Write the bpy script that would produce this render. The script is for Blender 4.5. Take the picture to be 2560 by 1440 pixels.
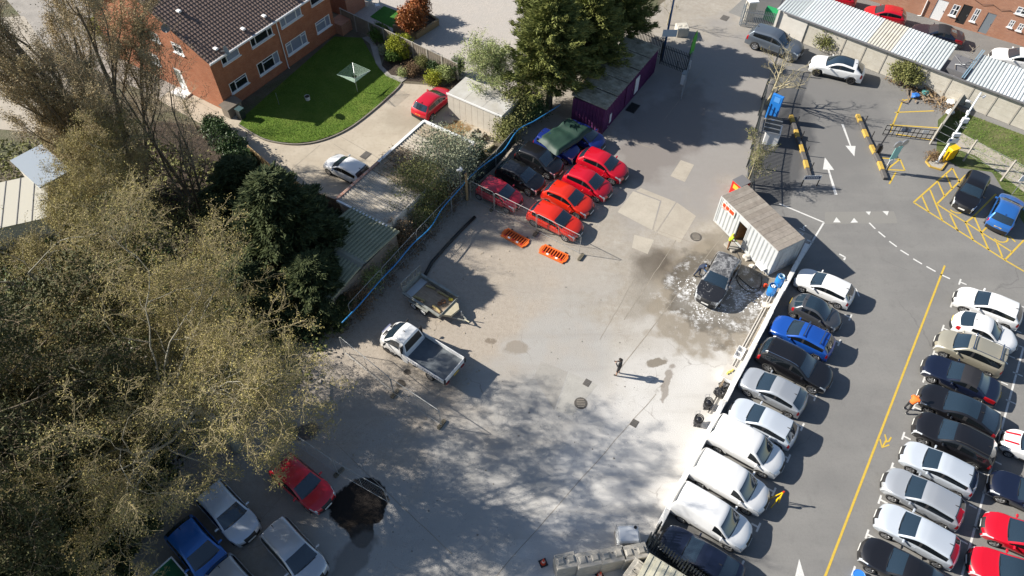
import bpy, bmesh, math, random
import numpy as np
from mathutils import Vector, Matrix

for _o in list(bpy.data.objects):
    bpy.data.objects.remove(_o)
SC = bpy.context.scene
COL = SC.collection
R = math.radians

# ------------------------------------------------------------------ camera
CAM_H, CAM_PITCH, CAM_ROLL, CAM_F = 40.0, 52.3, 0.5, 1790.0     # metres, degrees, degrees, pixels of a 2560 wide frame
cam_data = bpy.data.cameras.new('camera')
cam_data.sensor_fit = 'HORIZONTAL'
cam_data.sensor_width = 36.0
cam_data.lens = 36.0 * CAM_F / 2560.0
cam_data.clip_start = 0.5
cam_data.clip_end = 2000.0
cam = bpy.data.objects.new('camera', cam_data)
COL.objects.link(cam)
_fw = Vector((0, math.cos(R(CAM_PITCH)), -math.sin(R(CAM_PITCH))))
_u0 = Vector((0, math.sin(R(CAM_PITCH)), math.cos(R(CAM_PITCH))))
_r0 = Vector((1, 0, 0))
_cr, _sr = math.cos(R(CAM_ROLL)), math.sin(R(CAM_ROLL))
_rt = _cr * _r0 + _sr * _u0
_up = -_sr * _r0 + _cr * _u0
_m = Matrix((( _rt.x, _up.x, -_fw.x, 0), (_rt.y, _up.y, -_fw.y, 0), (_rt.z, _up.z, -_fw.z, CAM_H), (0, 0, 0, 1)))
cam.matrix_world = _m
SC.camera = cam

# ------------------------------------------------------------------ sky, sun, exposure
SUN_EL, SHADOW_AZ = 31.8, -10.5      # elevation; direction the shadows fall towards (degrees from +X)
world = bpy.data.worlds.new('World')
SC.world = world
world.use_nodes = True
_nt = world.node_tree
_nt.nodes.clear()
_sky = _nt.nodes.new('ShaderNodeTexSky')
_sky.sky_type = 'NISHITA'
_sky.sun_disc = False
_sky.sun_elevation = R(SUN_EL)
_sx, _sy = -math.cos(R(SHADOW_AZ)), -math.sin(R(SHADOW_AZ))      # horizontal direction towards the sun
_sky.sun_rotation = math.atan2(_sx, _sy)
_sky.air_density, _sky.dust_density, _sky.ozone_density = 1.0, 0.6, 1.0
_bg = _nt.nodes.new('ShaderNodeBackground')
_bg.inputs['Strength'].default_value = 0.064
_wo = _nt.nodes.new('ShaderNodeOutputWorld')
_nt.links.new(_sky.outputs[0], _bg.inputs[0])
_nt.links.new(_bg.outputs[0], _wo.inputs[0])
sun_data = bpy.data.lights.new('sun', 'SUN')
sun_data.energy = 5.0
sun_data.angle = R(0.53)
sun_data.color = (1.0, 0.93, 0.82)
sun = bpy.data.objects.new('sun', sun_data)
COL.objects.link(sun)
_sd = Vector((_sx * math.cos(R(SUN_EL)), _sy * math.cos(R(SUN_EL)), math.sin(R(SUN_EL))))
sun.rotation_euler = (_sd).to_track_quat('Z', 'Y').to_euler()
sun.location = _sd * 120
SC.view_settings.view_transform = 'Standard'
SC.view_settings.look = 'None'
SC.view_settings.gamma = 1.0
SC.view_settings.use_curve_mapping = False
SC.view_settings.exposure = 0.84
SC.render.engine = 'CYCLES'
SC.cycles.max_bounces = 6
SC.cycles.transparent_max_bounces = 8

# ------------------------------------------------------------------ helpers
def g(px, py, z=0.0):
    """the point at height z that stands at a place of the photograph (2560 x 1440)"""
    v = (px - 1280) / CAM_F * _rt - (py - 720) / CAM_F * _up + _fw
    t = (z - CAM_H) / v.z
    return Vector((v.x * t, v.y * t, z))

SITE = R(57.5)                                   # the boundary walls, bays and houses all follow this direction
U = Vector((math.cos(SITE), math.sin(SITE), 0))  # up along the wall
V = Vector((math.sin(SITE), -math.cos(SITE), 0)) # across it, to the right

def tag(o, label=None, cat=None, group=None, kind=None):
    if label: o['label'] = label
    if cat: o['category'] = cat
    if group: o['group'] = group
    if kind: o['kind'] = kind
    return o

def empty(name, loc=(0, 0, 0), rz=0.0):
    o = bpy.data.objects.new(name, None)
    o.empty_display_size = 0.3
    o.location = loc
    o.rotation_euler = (0, 0, rz)
    COL.objects.link(o)
    return o

def thing(name, label, cat, loc=(0, 0, 0), rz=0.0, group=None):
    return tag(empty(name, loc, rz), label, cat, group)

def link_mesh(name, me, mat=None, parent=None, loc=None, rot=None):
    o = bpy.data.objects.new(name, me)
    COL.objects.link(o)
    if parent is not None: o.parent = parent
    if loc is not None: o.location = loc
    if rot is not None: o.rotation_euler = rot
    if mat is not None:
        if len(me.materials) == 0: me.materials.append(mat)
        elif me.materials[0] is not mat:
            o.material_slots[0].link = 'OBJECT'
            o.material_slots[0].material = mat
    return o

class MB:
    """collects shapes, builds ONE mesh object"""
    def __init__(s):
        s.v, s.f = [], []
    def add(s, vs, fs):
        n = len(s.v)
        s.v += [tuple(p) for p in vs]
        s.f += [tuple(i + n for i in f) for f in fs]
        return s
    def box(s, c, d, rz=0.0, m=None):
        cx, cy, cz = c
        hx, hy, hz = d[0] / 2, d[1] / 2, d[2] / 2
        ca, sa = math.cos(rz), math.sin(rz)
        vs = []
        for k in (-1, 1):
            for (i, j) in ((-1, -1), (1, -1), (1, 1), (-1, 1)):
                x, y = i * hx, j * hy
                p = (cx + x * ca - y * sa, cy + x * sa + y * ca, cz + k * hz)
                vs.append(p if m is None else tuple(m @ Vector(p)))
        return s.add(vs, [(3, 2, 1, 0), (4, 5, 6, 7), (0, 1, 5, 4), (1, 2, 6, 5), (2, 3, 7, 6), (3, 0, 4, 7)])
    def bar(s, a, b, w, h=None, upv=None):
        """box section along a line"""
        a, b = Vector(a), Vector(b)
        h = w if h is None else h
        d = (b - a)
        if d.length < 1e-6: return s
        d = d.normalized()
        upv = Vector(upv) if upv is not None else (Vector((0, 0, 1)) if abs(d.z) < 0.95 else Vector((1, 0, 0)))
        x = d.cross(upv).normalized() * (w / 2)
        y = x.cross(d).normalized() * (h / 2)
        vs = [a - x - y, a + x - y, a + x + y, a - x + y, b - x - y, b + x - y, b + x + y, b - x + y]
        return s.add(vs, [(0, 1, 2, 3), (7, 6, 5, 4), (4, 5, 1, 0), (5, 6, 2, 1), (6, 7, 3, 2), (7, 4, 0, 3)])
    def tube(s, pts, r, n=6, cap=True):
        pts = [Vector(p) for p in pts]
        rr = r if isinstance(r, (list, tuple)) else [r] * len(pts)
        base = len(s.v)
        pv = None
        for i, p in enumerate(pts):
            d = (pts[min(i + 1, len(pts) - 1)] - pts[max(i - 1, 0)])
            d = d.normalized() if d.length > 1e-9 else Vector((0, 0, 1))
            a = pv if pv is not None else (Vector((0, 0, 1)) if abs(d.z) < 0.9 else Vector((1, 0, 0)))
            x = (a - d * a.dot(d)).normalized()
            pv = x
            y = d.cross(x)
            for k in range(n):
                t = 2 * math.pi * k / n
                s.v.append(tuple(p + (x * math.cos(t) + y * math.sin(t)) * rr[i]))
        for i in range(len(pts) - 1):
            for k in range(n):
                k2 = (k + 1) % n
                s.f.append((base + i * n + k, base + i * n + k2, base + (i + 1) * n + k2, base + (i + 1) * n + k))
        if cap:
            s.f.append(tuple(base + k for k in reversed(range(n))))
            s.f.append(tuple(base + (len(pts) - 1) * n + k for k in range(n)))
        return s
    def cyl(s, c, r, h, n=16, r2=None):
        c = Vector(c)
        return s.tube([c, c + Vector((0, 0, h))], [r, r if r2 is None else r2], n)
    def prism(s, poly, z0, z1):
        n = len(poly)
        vs = [(p[0], p[1], z0) for p in poly] + [(p[0], p[1], z1) for p in poly]
        return s.add(vs, [tuple(reversed(range(n))), tuple(range(n, 2 * n))] + [(i, (i + 1) % n, n + (i + 1) % n, n + i) for i in range(n)])
    def quad(s, a, b, c, d):
        return s.add([a, b, c, d], [(0, 1, 2, 3)])
    def poly(s, pts, z=None):
        return s.add([(p[0], p[1], p[2] if z is None else z) for p in pts], [tuple(range(len(pts)))])
    def mesh(s, name, smooth=False, bevel=0.0):
        me = bpy.data.meshes.new(name)
        me.from_pydata(s.v, [], s.f)
        me.update()
        bm = bmesh.new()
        bm.from_mesh(me)
        bmesh.ops.recalc_face_normals(bm, faces=bm.faces)
        if bevel > 0:
            bmesh.ops.remove_doubles(bm, verts=bm.verts, dist=1e-5)
            bmesh.ops.bevel(bm, geom=[e for e in bm.edges if e.calc_face_angle(0) > 0.5], offset=bevel, segments=1, affect='EDGES', clamp_overlap=True)
        if smooth:
            for f in bm.faces: f.smooth = True
        bm.to_mesh(me)
        bm.free()
        return me
    def build(s, name, mat, parent=None, smooth=False, loc=None, rot=None, bevel=0.0):
        return link_mesh(name, s.mesh(name, smooth, bevel), mat, parent, loc, rot)

def sheet(name, pts, z, mat, kind='structure', parent=None):
    """a flat piece of ground; counter-clockwise or not, the face points up"""
    pts = [Vector((p[0], p[1], 0)) for p in pts]
    area = sum(pts[i].x * pts[(i + 1) % len(pts)].y - pts[(i + 1) % len(pts)].x * pts[i].y for i in range(len(pts)))
    if area < 0: pts = pts[::-1]
    me = bpy.data.meshes.new(name)
    me.from_pydata([(p.x, p.y, z) for p in pts], [], [tuple(range(len(pts)))])
    me.update()
    o = link_mesh(name, me, mat, parent)
    if kind: o['kind'] = kind
    return o

def copy_tree(o, parent=None):
    c = o.copy()
    COL.objects.link(c)
    c.parent = parent
    for ch in list(o.children): copy_tree(ch, c)
    return c

# ------------------------------------------------------------------ materials
MATS = {}
def mat(name, color, rough=0.7, metal=0.0, coat=0.0, spec=0.5, noise=None, bump=None, emit=None, alpha=None, wave=None):
    """noise = (scale, colour2, contrast 0..1[, detail]); bump = (scale, strength)"""
    if name in MATS: return MATS[name]
    m = bpy.data.materials.new(name)
    m.use_nodes = True
    nt = m.node_tree
    b = nt.nodes['Principled BSDF']
    b.inputs['Base Color'].default_value = (*color, 1)
    b.inputs['Roughness'].default_value = rough
    b.inputs['Metallic'].default_value = metal
    b.inputs['Specular IOR Level'].default_value = spec
    if coat:
        b.inputs['Coat Weight'].default_value = coat
        b.inputs['Coat Roughness'].default_value = 0.04
    if alpha is not None:
        b.inputs['Alpha'].default_value = alpha
    co = None
    if noise or bump:
        co = nt.nodes.new('ShaderNodeTexCoord')
    if noise:
        sc, c2, k = noise[:3]
        n = nt.nodes.new('ShaderNodeTexNoise')
        n.inputs['Scale'].default_value = sc
        n.inputs['Detail'].default_value = noise[3] if len(noise) > 3 else 6
        n.inputs['Roughness'].default_value = 0.65
        nt.links.new(co.outputs['Object'], n.inputs['Vector'])
        r = nt.nodes.new('ShaderNodeValToRGB')
        r.color_ramp.elements[0].position = 0.5 - 0.32 * (1 - k)
        r.color_ramp.elements[1].position = 0.5 + 0.32 * (1 - k)
        r.color_ramp.elements[0].color = (*color, 1)
        r.color_ramp.elements[1].color = (*c2, 1)
        nt.links.new(n.outputs['Fac'], r.inputs['Fac'])
        nt.links.new(r.outputs['Color'], b.inputs['Base Color'])
    if bump:
        n2 = nt.nodes.new('ShaderNodeTexNoise')
        n2.inputs['Scale'].default_value = bump[0]
        n2.inputs['Detail'].default_value = 4
        nt.links.new(co.outputs['Object'], n2.inputs['Vector'])
        bp = nt.nodes.new('ShaderNodeBump')
        bp.inputs['Strength'].default_value = bump[1]
        bp.inputs['Distance'].default_value = 0.03
        nt.links.new(n2.outputs['Fac'], bp.inputs['Height'])
        nt.links.new(bp.outputs['Normal'], b.inputs['Normal'])
    MATS[name] = m
    return m

class NG:
    """small helper to wire procedural ground materials"""
    def __init__(s, name, rough=0.9):
        s.m = bpy.data.materials.new(name)
        s.m.use_nodes = True
        s.nt = s.m.node_tree
        s.b = s.nt.nodes['Principled BSDF']
        s.b.inputs['Roughness'].default_value = rough
        s.b.inputs['Specular IOR Level'].default_value = 0.3
        s.co = s.nt.nodes.new('ShaderNodeTexCoord')
    def vec(s, rot=0.0, scale=(1, 1, 1), loc=(0, 0, 0)):
        mp = s.nt.nodes.new('ShaderNodeMapping')
        mp.inputs['Rotation'].default_value = (0, 0, rot)
        mp.inputs['Scale'].default_value = scale
        mp.inputs['Location'].default_value = loc
        s.nt.links.new(s.co.outputs['Object'], mp.inputs['Vector'])
        return mp.outputs['Vector']
    def noise(s, scale, detail=6, rough=0.6, v=None, lo=0.35, hi=0.65, dist=0.0):
        n = s.nt.nodes.new('ShaderNodeTexNoise')
        n.inputs['Scale'].default_value = scale
        n.inputs['Detail'].default_value = detail
        n.inputs['Roughness'].default_value = rough
        n.inputs['Distortion'].default_value = dist
        s.nt.links.new(v if v is not None else s.co.outputs['Object'], n.inputs['Vector'])
        return s.ramp(n.outputs['Fac'], lo, hi)
    def voro_edge(s, scale, w, v=None, rand=1.0):
        n = s.nt.nodes.new('ShaderNodeTexVoronoi')
        n.feature = 'DISTANCE_TO_EDGE'
        n.inputs['Scale'].default_value = scale
        n.inputs['Randomness'].default_value = rand
        s.nt.links.new(v if v is not None else s.co.outputs['Object'], n.inputs['Vector'])
        return s.ramp(n.outputs['Distance'], w, 0.0)
    def warp(s, v, scale, amt):
        n = s.nt.nodes.new('ShaderNodeTexNoise')
        n.inputs['Scale'].default_value = scale
        n.inputs['Detail'].default_value = 5
        s.nt.links.new(v, n.inputs['Vector'])
        mx = s.nt.nodes.new('ShaderNodeMixRGB')
        mx.blend_type = 'LINEAR_LIGHT'
        mx.inputs[0].default_value = amt
        s.nt.links.new(v, mx.inputs[1])
        s.nt.links.new(n.outputs['Color'], mx.inputs[2])
        return mx.outputs[0]
    def ramp(s, fac, lo, hi, a=0.0, b=1.0):
        r = s.nt.nodes.new('ShaderNodeMapRange')
        r.inputs['From Min'].default_value = lo
        r.inputs['From Max'].default_value = hi
        r.inputs['To Min'].default_value = a
        r.inputs['To Max'].default_value = b
        s.nt.links.new(fac, r.inputs['Value'])
        return r.outputs['Result']
    def mul(s, a, b, op='MULTIPLY'):
        n = s.nt.nodes.new('ShaderNodeMath')
        n.operation = op
        for i, q in enumerate((a, b)):
            if isinstance(q, (int, float)): n.inputs[i].default_value = q
            else: s.nt.links.new(q, n.inputs[i])
        return n.outputs[0]
    def spot(s, x, y, rx, ry, rot=0.0, soft=0.35, wobble=0.5, scale=0.9):
        """an uneven patch (a stain or a repair) with its own shape at a place in the ground"""
        mp = s.nt.nodes.new('ShaderNodeMapping')
        mp.vector_type = 'TEXTURE'
        mp.inputs['Location'].default_value = (x, y, 0)
        mp.inputs['Rotation'].default_value = (0, 0, rot)
        mp.inputs['Scale'].default_value = (rx, ry, 1)
        s.nt.links.new(s.co.outputs['Object'], mp.inputs['Vector'])
        ln = s.nt.nodes.new('ShaderNodeVectorMath')
        ln.operation = 'LENGTH'
        s.nt.links.new(mp.outputs['Vector'], ln.inputs[0])
        n = s.nt.nodes.new('ShaderNodeTexNoise')
        n.inputs['Scale'].default_value = scale
        n.inputs['Detail'].default_value = 6
        s.nt.links.new(s.co.outputs['Object'], n.inputs['Vector'])
        w = s.ramp(n.outputs['Fac'], 0.2, 0.8, -wobble, wobble)
        d = s.mul(ln.outputs['Value'], w, 'ADD')
        r = s.ramp(d, 1.0 + soft / 2, 1.0 - soft / 2)
        return r
    def mix(s, fac, a, b, blend='MIX', k=1.0):
        m = s.nt.nodes.new('ShaderNodeMixRGB')
        m.blend_type = blend
        if isinstance(fac, (int, float)): m.inputs[0].default_value = fac
        else:
            if k != 1.0: fac = s.mul(fac, k)
            s.nt.links.new(fac, m.inputs[0])
        for i, c in ((1, a), (2, b)):
            if isinstance(c, tuple): m.inputs[i].default_value = (*c, 1)
            else: s.nt.links.new(c, m.inputs[i])
        return m.outputs[0]
    def out(s, col, bump=None, strength=0.3, dist=0.02, rough=None):
        s.nt.links.new(col, s.b.inputs['Base Color'])
        if bump is not None:
            bp = s.nt.nodes.new('ShaderNodeBump')
            bp.inputs['Strength'].default_value = strength
            bp.inputs['Distance'].default_value = dist
            s.nt.links.new(bump, bp.inputs['Height'])
            s.nt.links.new(bp.outputs['Normal'], s.b.inputs['Normal'])
        if rough is not None: s.nt.links.new(rough, s.b.inputs['Roughness'])
        return s.m
# ------------------------------------------------------------------ cars
def paint(name, c, metal=0.0, rough=0.32):
    return mat('paint_' + name, c, rough=rough, metal=metal, coat=1.0)
PAINT = {
    'red': paint('red', (0.50, 0.004, 0.018)), 'orange_red': paint('orange_red', (0.62, 0.022, 0.006)),
    'dull_red': paint('dull_red', (0.42, 0.008, 0.03), rough=0.5), 'white': paint('white', (0.78, 0.79, 0.8)),
    'silver': paint('silver', (0.52, 0.55, 0.59), 0.55), 'pale_silver': paint('pale_silver', (0.60, 0.66, 0.74), 0.35),
    'grey': paint('grey', (0.10, 0.105, 0.115), 0.5), 'dark_grey': paint('dark_grey', (0.055, 0.058, 0.066), 0.4),
    'slate': paint('slate', (0.15, 0.18, 0.22), 0.5),
    'black': paint('black', (0.008, 0.008, 0.010)), 'navy': paint('navy', (0.006, 0.010, 0.028)),
    'deep_blue': paint('deep_blue', (0.012, 0.03, 0.20), 0.2), 'blue': paint('blue', (0.012, 0.085, 0.42), 0.3),
    'light_blue': paint('light_blue', (0.03, 0.16, 0.52), 0.35), 'beige': paint('beige', (0.46, 0.43, 0.34), 0.5),
}
M_GLASS = mat('car_glass', (0.016, 0.030, 0.046), rough=0.03, spec=1.0, coat=1.0)  # blue of the mirrored sky is put into the base colour
M_TINT = mat('tinted_glass', (0.006, 0.008, 0.010), rough=0.04, spec=0.8)
M_TRIM = mat('black_plastic', (0.02, 0.02, 0.022), rough=0.55)
M_TYRE = mat('tyre_rubber', (0.018, 0.018, 0.019), rough=0.85)
M_RIM = mat('alloy', (0.55, 0.56, 0.58), rough=0.3, metal=0.85)
M_RIMD = mat('dark_alloy', (0.06, 0.06, 0.065), rough=0.35, metal=0.8)
M_HEAD = mat('headlight_lens', (0.62, 0.66, 0.70), rough=0.08, metal=0.35, coat=1.0)
M_TAIL = mat('tail_lens', (0.36, 0.008, 0.012), rough=0.12, coat=1.0)
M_PLATE_W = mat('plate_white', (0.75, 0.75, 0.72), rough=0.4)
M_PLATE_Y = mat('plate_yellow', (0.75, 0.5, 0.03), rough=0.4)
M_CHROME = mat('chrome', (0.75, 0.76, 0.78), rough=0.15, metal=1.0)
M_UNDER = mat('underbody', (0.01, 0.01, 0.011), rough=0.9)

CAR_DEF = dict(L=4.02, W=1.74, H=1.48, fo=0.80, wb=2.51, r=0.31, sill=0.20,
    hz=0.70, cx=1.02, cz=0.98, rx=1.80, rz=1.41, mx=2.40, rrx=3.38, rrz=1.40, rgx=3.82, rgz=1.02, tz=0.84,
    b0=0.90, b1=1.00, bx=2.12, swe=3.42, tum=0.36, clad=False, ft=0.17, rt=0.12, bowf=0.22, bowr=0.12, pano=False, van=False, roofdark=False, three=False)

def interp(x, pts):
    if x <= pts[0][0]: return pts[0][1]
    for (x0, y0), (x1, y1) in zip(pts, pts[1:]):
        if x <= x1: return y0 + (y1 - y0) * (x - x0) / max(x1 - x0, 1e-6)
    return pts[-1][1]

CAR_MODELS = {}
def car_model(key, **kw):
    """the shell of one model, cut into its panels; kept for every car of that model"""
    if key in CAR_MODELS: return CAR_MODELS[key]
    p = dict(CAR_DEF); p.update(kw)
    L, hw, r = p['L'], p['W'] / 2, p['r']
    fo, ro = p['fo'], p['fo'] + p['wb']
    top = [(0.0, 0.50 * p['hz'] / 0.7), (0.10, p['hz']), (0.35, p['hz'] + 0.45 * (p['cz'] - p['hz'])), (p['cx'], p['cz']), (p['rx'], p['rz']), (p['mx'], p['H']),
           (p['rrx'], p['rrz']), (p['rgx'], p['rgz']), (L - 0.07, p['tz']), (L, 0.55 * p['hz'] / 0.7)]
    def arch(x):
        for c in (fo, ro):
            if abs(x - c) < 0.75 * r: return 2.02 * r
        return p['sill']
    xs = {0.0: 1, 0.10: 1, p['cx']: 1, p['rx']: 1, p['mx']: 1, p['rrx']: 1, p['rgx']: 1, L - 0.07: 1, L: 1, p['bx']: 1, p['bx'] + 0.08: 1, p['swe']: 1}
    for c in (fo, ro):
        for k in (-1.16, -0.66, 0.0, 0.66, 1.16): xs[c + k * r] = 1
    if p['cx'] + 0.12 < p['rx']: xs[p['cx'] + 0.16] = 1
    xs = sorted(xs)
    cl = [xs[0]]
    keyx = {0.0, 0.10, p['cx'], p['rx'], p['rrx'], p['rgx'], L - 0.07, L, p['bx'], p['bx'] + 0.08, p['swe']}
    for x in xs[1:]:
        if x - cl[-1] < 0.055:
            if x in keyx and cl[-1] not in keyx: cl[-1] = x
            elif x not in keyx: continue
            else: cl.append(x)
        else: cl.append(x)
    xs = [0.03] + cl + [L - 0.03]
    kinds = ['lipf'] + ['n'] * len(cl) + ['lipr']
    NR = 9
    grid = []
    for x, kd in zip(xs, kinds):
        ta = max(0.0, (fo - x) / fo); tb = max(0.0, (x - ro) / max(L - ro, 0.1))
        w = hw * (1 - p['ft'] * ta ** 2.2 - p['rt'] * tb ** 2.2)
        zt = interp(x, top)
        belt = p['b0'] + (p['b1'] - p['b0']) * min(1, max(0, (x - p['cx']) / (p['rrx'] - p['cx'])))
        zb = min(belt, zt - 0.03)
        gh = zt - zb
        a = arch(x)
        r1 = max(0.42 * p['H'] / 1.48, a + 0.04); r2 = max(0.63 * p['H'] / 1.48, r1 + 0.07)
        z5 = zb + max(gh - 0.10, gh * 0.55); z6 = zb + max(gh - 0.04, gh * 0.8)
        tum = p['tum']
        yz = [(0.90 if a < 0.3 else 0.985, a), (0.975, r1), (1.0, r2), (0.985, zb - 0.025), (0.955, zb),
              (0.945 - tum * (z5 - zb) - 0.01, z5), (0.925 - tum * (z6 - zb) - 0.05 * min(1, gh / 0.2) , z6), (0.45, zt - 0.006), (0.0, zt)]
        if kd != 'n':
            yz = [(0.90, 0.2), (0.93, 0.21), (0.94, 0.215), (0.93, 0.22), (0.91, 0.22), (0.87, 0.22), (0.80, 0.22), (0.42, 0.22), (0, 0.22)]
            if p['sill'] > 0.24: yz = [(y, z + p['sill'] - 0.2) for y, z in yz]
        row = []
        for j, (yr, z) in enumerate(yz):
            if kd == 'n' and j < 3: z = min(z, zb - 0.03 * (3 - j) - 0.02)
            y = yr * w
            bw = max(0.0, 1 - x / (p['rx'] + 0.6)); br = max(0.0, 1 - (L - x) / (L - p['mx']))
            x2 = x + p['bowf'] * bw * (yr ** 2) * 1.0 - p['bowr'] * br * (yr ** 2)
            row.append((L / 2 - x2, y, z))
        grid.append(row)
    verts, idx = [], {}
    NS = len(xs)
    for i in range(NS):
        for j in range(NR):
            idx[(i, j, 1)] = len(verts); verts.append(grid[i][j])
            if j == NR - 1: idx[(i, j, -1)] = idx[(i, j, 1)]
            else:
                idx[(i, j, -1)] = len(verts); verts.append((grid[i][j][0], -grid[i][j][1], grid[i][j][2]))
    names = ['body', 'windscreen', 'rear_window', 'sw', 'trim', 'headlight', 'tail_light', 'grille', 'door_f', 'door_r', 'roof_panel', 'bonnet']
    faces, mi = [], []
    kx = lambda i: xs[i]
    for i in range(NS - 1):
        x0, x1 = xs[i], xs[i + 1]; xm = (x0 + x1) / 2
        for j in range(NR - 1):
            n = 'body'
            if kinds[i] == 'lipf' and j >= 6: n = 'grille'
            elif kinds[i] == 'lipf' and j < 1: n = 'trim'
            elif kinds[i + 1] == 'lipr': n = 'trim' if j >= 4 else 'body'
            elif xm < 0.10 and kinds[i] == 'n':
                n = 'headlight' if j in (3, 4, 5) else ('grille' if j == 7 else 'body')
            elif xm < fo - 1.16 * r and j in (3, 4): n = 'headlight'
            elif xm < p['cx'] and xm > 0.10 and j >= 4: n = 'bonnet'
            elif p['cx'] < xm < p['rx'] and j >= 6: n = 'windscreen'
            elif p['rrx'] < xm < p['rgx'] and j >= 6: n = 'rear_window' if not p['van'] else 'rear_window'
            elif j == 4 and p['cx'] + 0.1 < xm < p['swe']:
                if p['van'] and xm > p['bx']: n = 'body'
                elif p['bx'] < xm < p['bx'] + 0.08: n = 'trim'
                else: n = 'sw'
            elif p['rgx'] < xm < L - 0.07 and j in (2, 3, 4): n = 'tail_light'
            elif p['rrx'] < xm < p['rgx'] and j in (4,) and p.get('tall_tail'): n = 'tail_light'
            elif p['pano'] and p['rx'] < xm < p['rrx'] - 0.35 and j >= 6: n = 'roof_panel'
            elif p['roofdark'] and p['rx'] < xm < p['rrx'] and j >= 5: n = 'roof_panel'
            elif j in (1, 2, 3) and fo + 1.16 * r < xm < p['bx'] + 0.04: n = 'door_f'
            elif j in (1, 2, 3) and p['bx'] + 0.04 < xm < ro - 1.16 * r + 0.02 and not p['three']: n = 'door_r'
            elif j == 0: n = 'trim' if (p['clad'] or fo + r < xm < ro - r) else 'body'
            elif j == 1 and p['clad'] and (abs(xm - fo) < 1.2 * r or abs(xm - ro) < 1.2 * r): n = 'trim'
            for s in (1, -1):
                q = (idx[(i, j, s)], idx[(i + 1, j, s)], idx[(i + 1, j + 1, s)], idx[(i, j + 1, s)])
                faces.append(q if s == 1 else q[::-1])
                side = '' if n not in ('sw', 'headlight', 'tail_light', 'door_f', 'door_r') else ('+' if s == 1 else '-')
                if n == 'sw': side = ('f' if xm < p['bx'] + 0.04 else 'r') + side
                mi.append(n + ':' + side)
    keys = sorted(set(mi))
    me = bpy.data.meshes.new('tmp')
    me.from_pydata(verts, [], faces)
    for k in keys: me.materials.append(None)
    me.polygons.foreach_set('material_index', [keys.index(k) for k in mi])
    me.update()
    o = bpy.data.objects.new('tmp', me)
    COL.objects.link(o)
    md = o.modifiers.new('s', 'SUBSURF'); md.levels = 2; md.render_levels = 2
    dg = bpy.context.evaluated_depsgraph_get()
    em = o.evaluated_get(dg).to_mesh()
    nv = len(em.vertices)
    co = np.empty(nv * 3); em.vertices.foreach_get('co', co); co = co.reshape(-1, 3)
    npoly = len(em.polygons)
    lv = np.empty(npoly * 4, int); em.polygons.foreach_get('vertices', lv); lv = lv.reshape(-1, 4)
    pm = np.empty(npoly, int); em.polygons.foreach_get('material_index', pm)
    vn = np.empty(nv * 3); em.vertices.foreach_get('normal', vn); vn = vn.reshape(-1, 3)
    o.evaluated_get(dg).to_mesh_clear()
    bpy.data.objects.remove(o)
    parts = []
    groups = []
    for ki, k in enumerate(keys):
        sel = lv[pm == ki]
        if len(sel) == 0: continue
        lab = {}
        def find(a):
            while lab[a] != a:
                lab[a] = lab[lab[a]]; a = lab[a]
            return a
        for q in sel:
            for w_ in q: lab.setdefault(int(w_), int(w_))
            r_0 = find(int(q[0]))
            for w_ in q[1:]: lab[find(int(w_))] = r_0
        roots = np.array([find(int(q[0])) for q in sel])
        for r_0 in np.unique(roots): groups.append((k, sel[roots == r_0]))
    for k, sel in groups:
        u, inv = np.unique(sel, return_inverse=True)
        n, side = k.split(':')
        c = co[u].copy()
        if n in ('windscreen', 'rear_window', 'sw', 'headlight', 'tail_light', 'roof_panel'): c = c + vn[u] * 0.004
        m2 = bpy.data.meshes.new(n)
        m2.from_pydata(c.tolist(), [], inv.reshape(-1, 4).tolist())
        m2.polygons.foreach_set('use_smooth', [True] * len(m2.polygons))
        m2.update()
        # keep the unsplit shell's normals so the panels read as one body
        m2.normals_split_custom_set_from_vertices(vn[u].tolist())
        parts.append((n, side, m2))
    # underbody
    ub = MB()
    ub.box((0, 0, 0.36), (L - 0.5, hw * 1.28, 0.3))
    ub.box((L / 2 - (fo + ro) / 2, 0, 0.33), (p['wb'] - 2.3 * r, hw * 1.78, 0.24))
    parts.append(('underbody', '', ub.mesh('underbody')))
    hz = lambda x: L / 2 - x
    small = {}
    mb = MB(); mb.box((0, 0, 0), (0.10, 0.20, 0.13)); mb.box((0.0, -0.10, -0.05), (0.05, 0.12, 0.04))
    small['mirror'] = mb.mesh('mirror', smooth=False, bevel=0.03)
    small['plate'] = MB().box((0, 0, 0), (0.02, 0.50, 0.11)).mesh('number_plate')
    small['handle'] = MB().box((0, 0, 0), (0.17, 0.03, 0.03)).mesh('handle')
    small['fin'] = MB().add([(-.09, -.025, 0), (.09, -.012, 0), (.09, .012, 0), (-.09, .025, 0), (-.08, 0, .07)], [(3, 2, 1, 0), (0, 1, 4), (1, 2, 4), (2, 3, 4), (3, 0, 4)]).mesh('aerial')
    small['wiper'] = MB().bar((0, -0.55, 0), (0, 0.0, 0.02), 0.025).bar((0.03, 0.02, 0), (0.03, 0.55, 0.02), 0.025).mesh('wiper')
    # wheel: a lathe
    prof = [(r * 0.62, -0.08), (r * 0.70, -0.10), (r * 0.95, -0.10), (r, -0.075), (r, 0.075), (r * 0.95, 0.10), (r * 0.70, 0.10), (r * 0.62, 0.08)]
    n = 20; vs = []; fs = []
    for a in range(n):
        t = 2 * math.pi * a / n
        for (rr, y) in prof: vs.append((rr * math.cos(t), y, rr * math.sin(t)))
    m = len(prof)
    for a in range(n):
        for b in range(m - 1):
            fs.append((a * m + b, a * m + b + 1, ((a + 1) % n) * m + b + 1, ((a + 1) % n) * m + b))
    wm = MB().add(vs, fs).mesh('wheel', smooth=True)
    rm = MB()
    ri = r * 0.66
    ring_o = [(ri * math.cos(2 * math.pi * a / 20), ri * math.sin(2 * math.pi * a / 20)) for a in range(20)]
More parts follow.
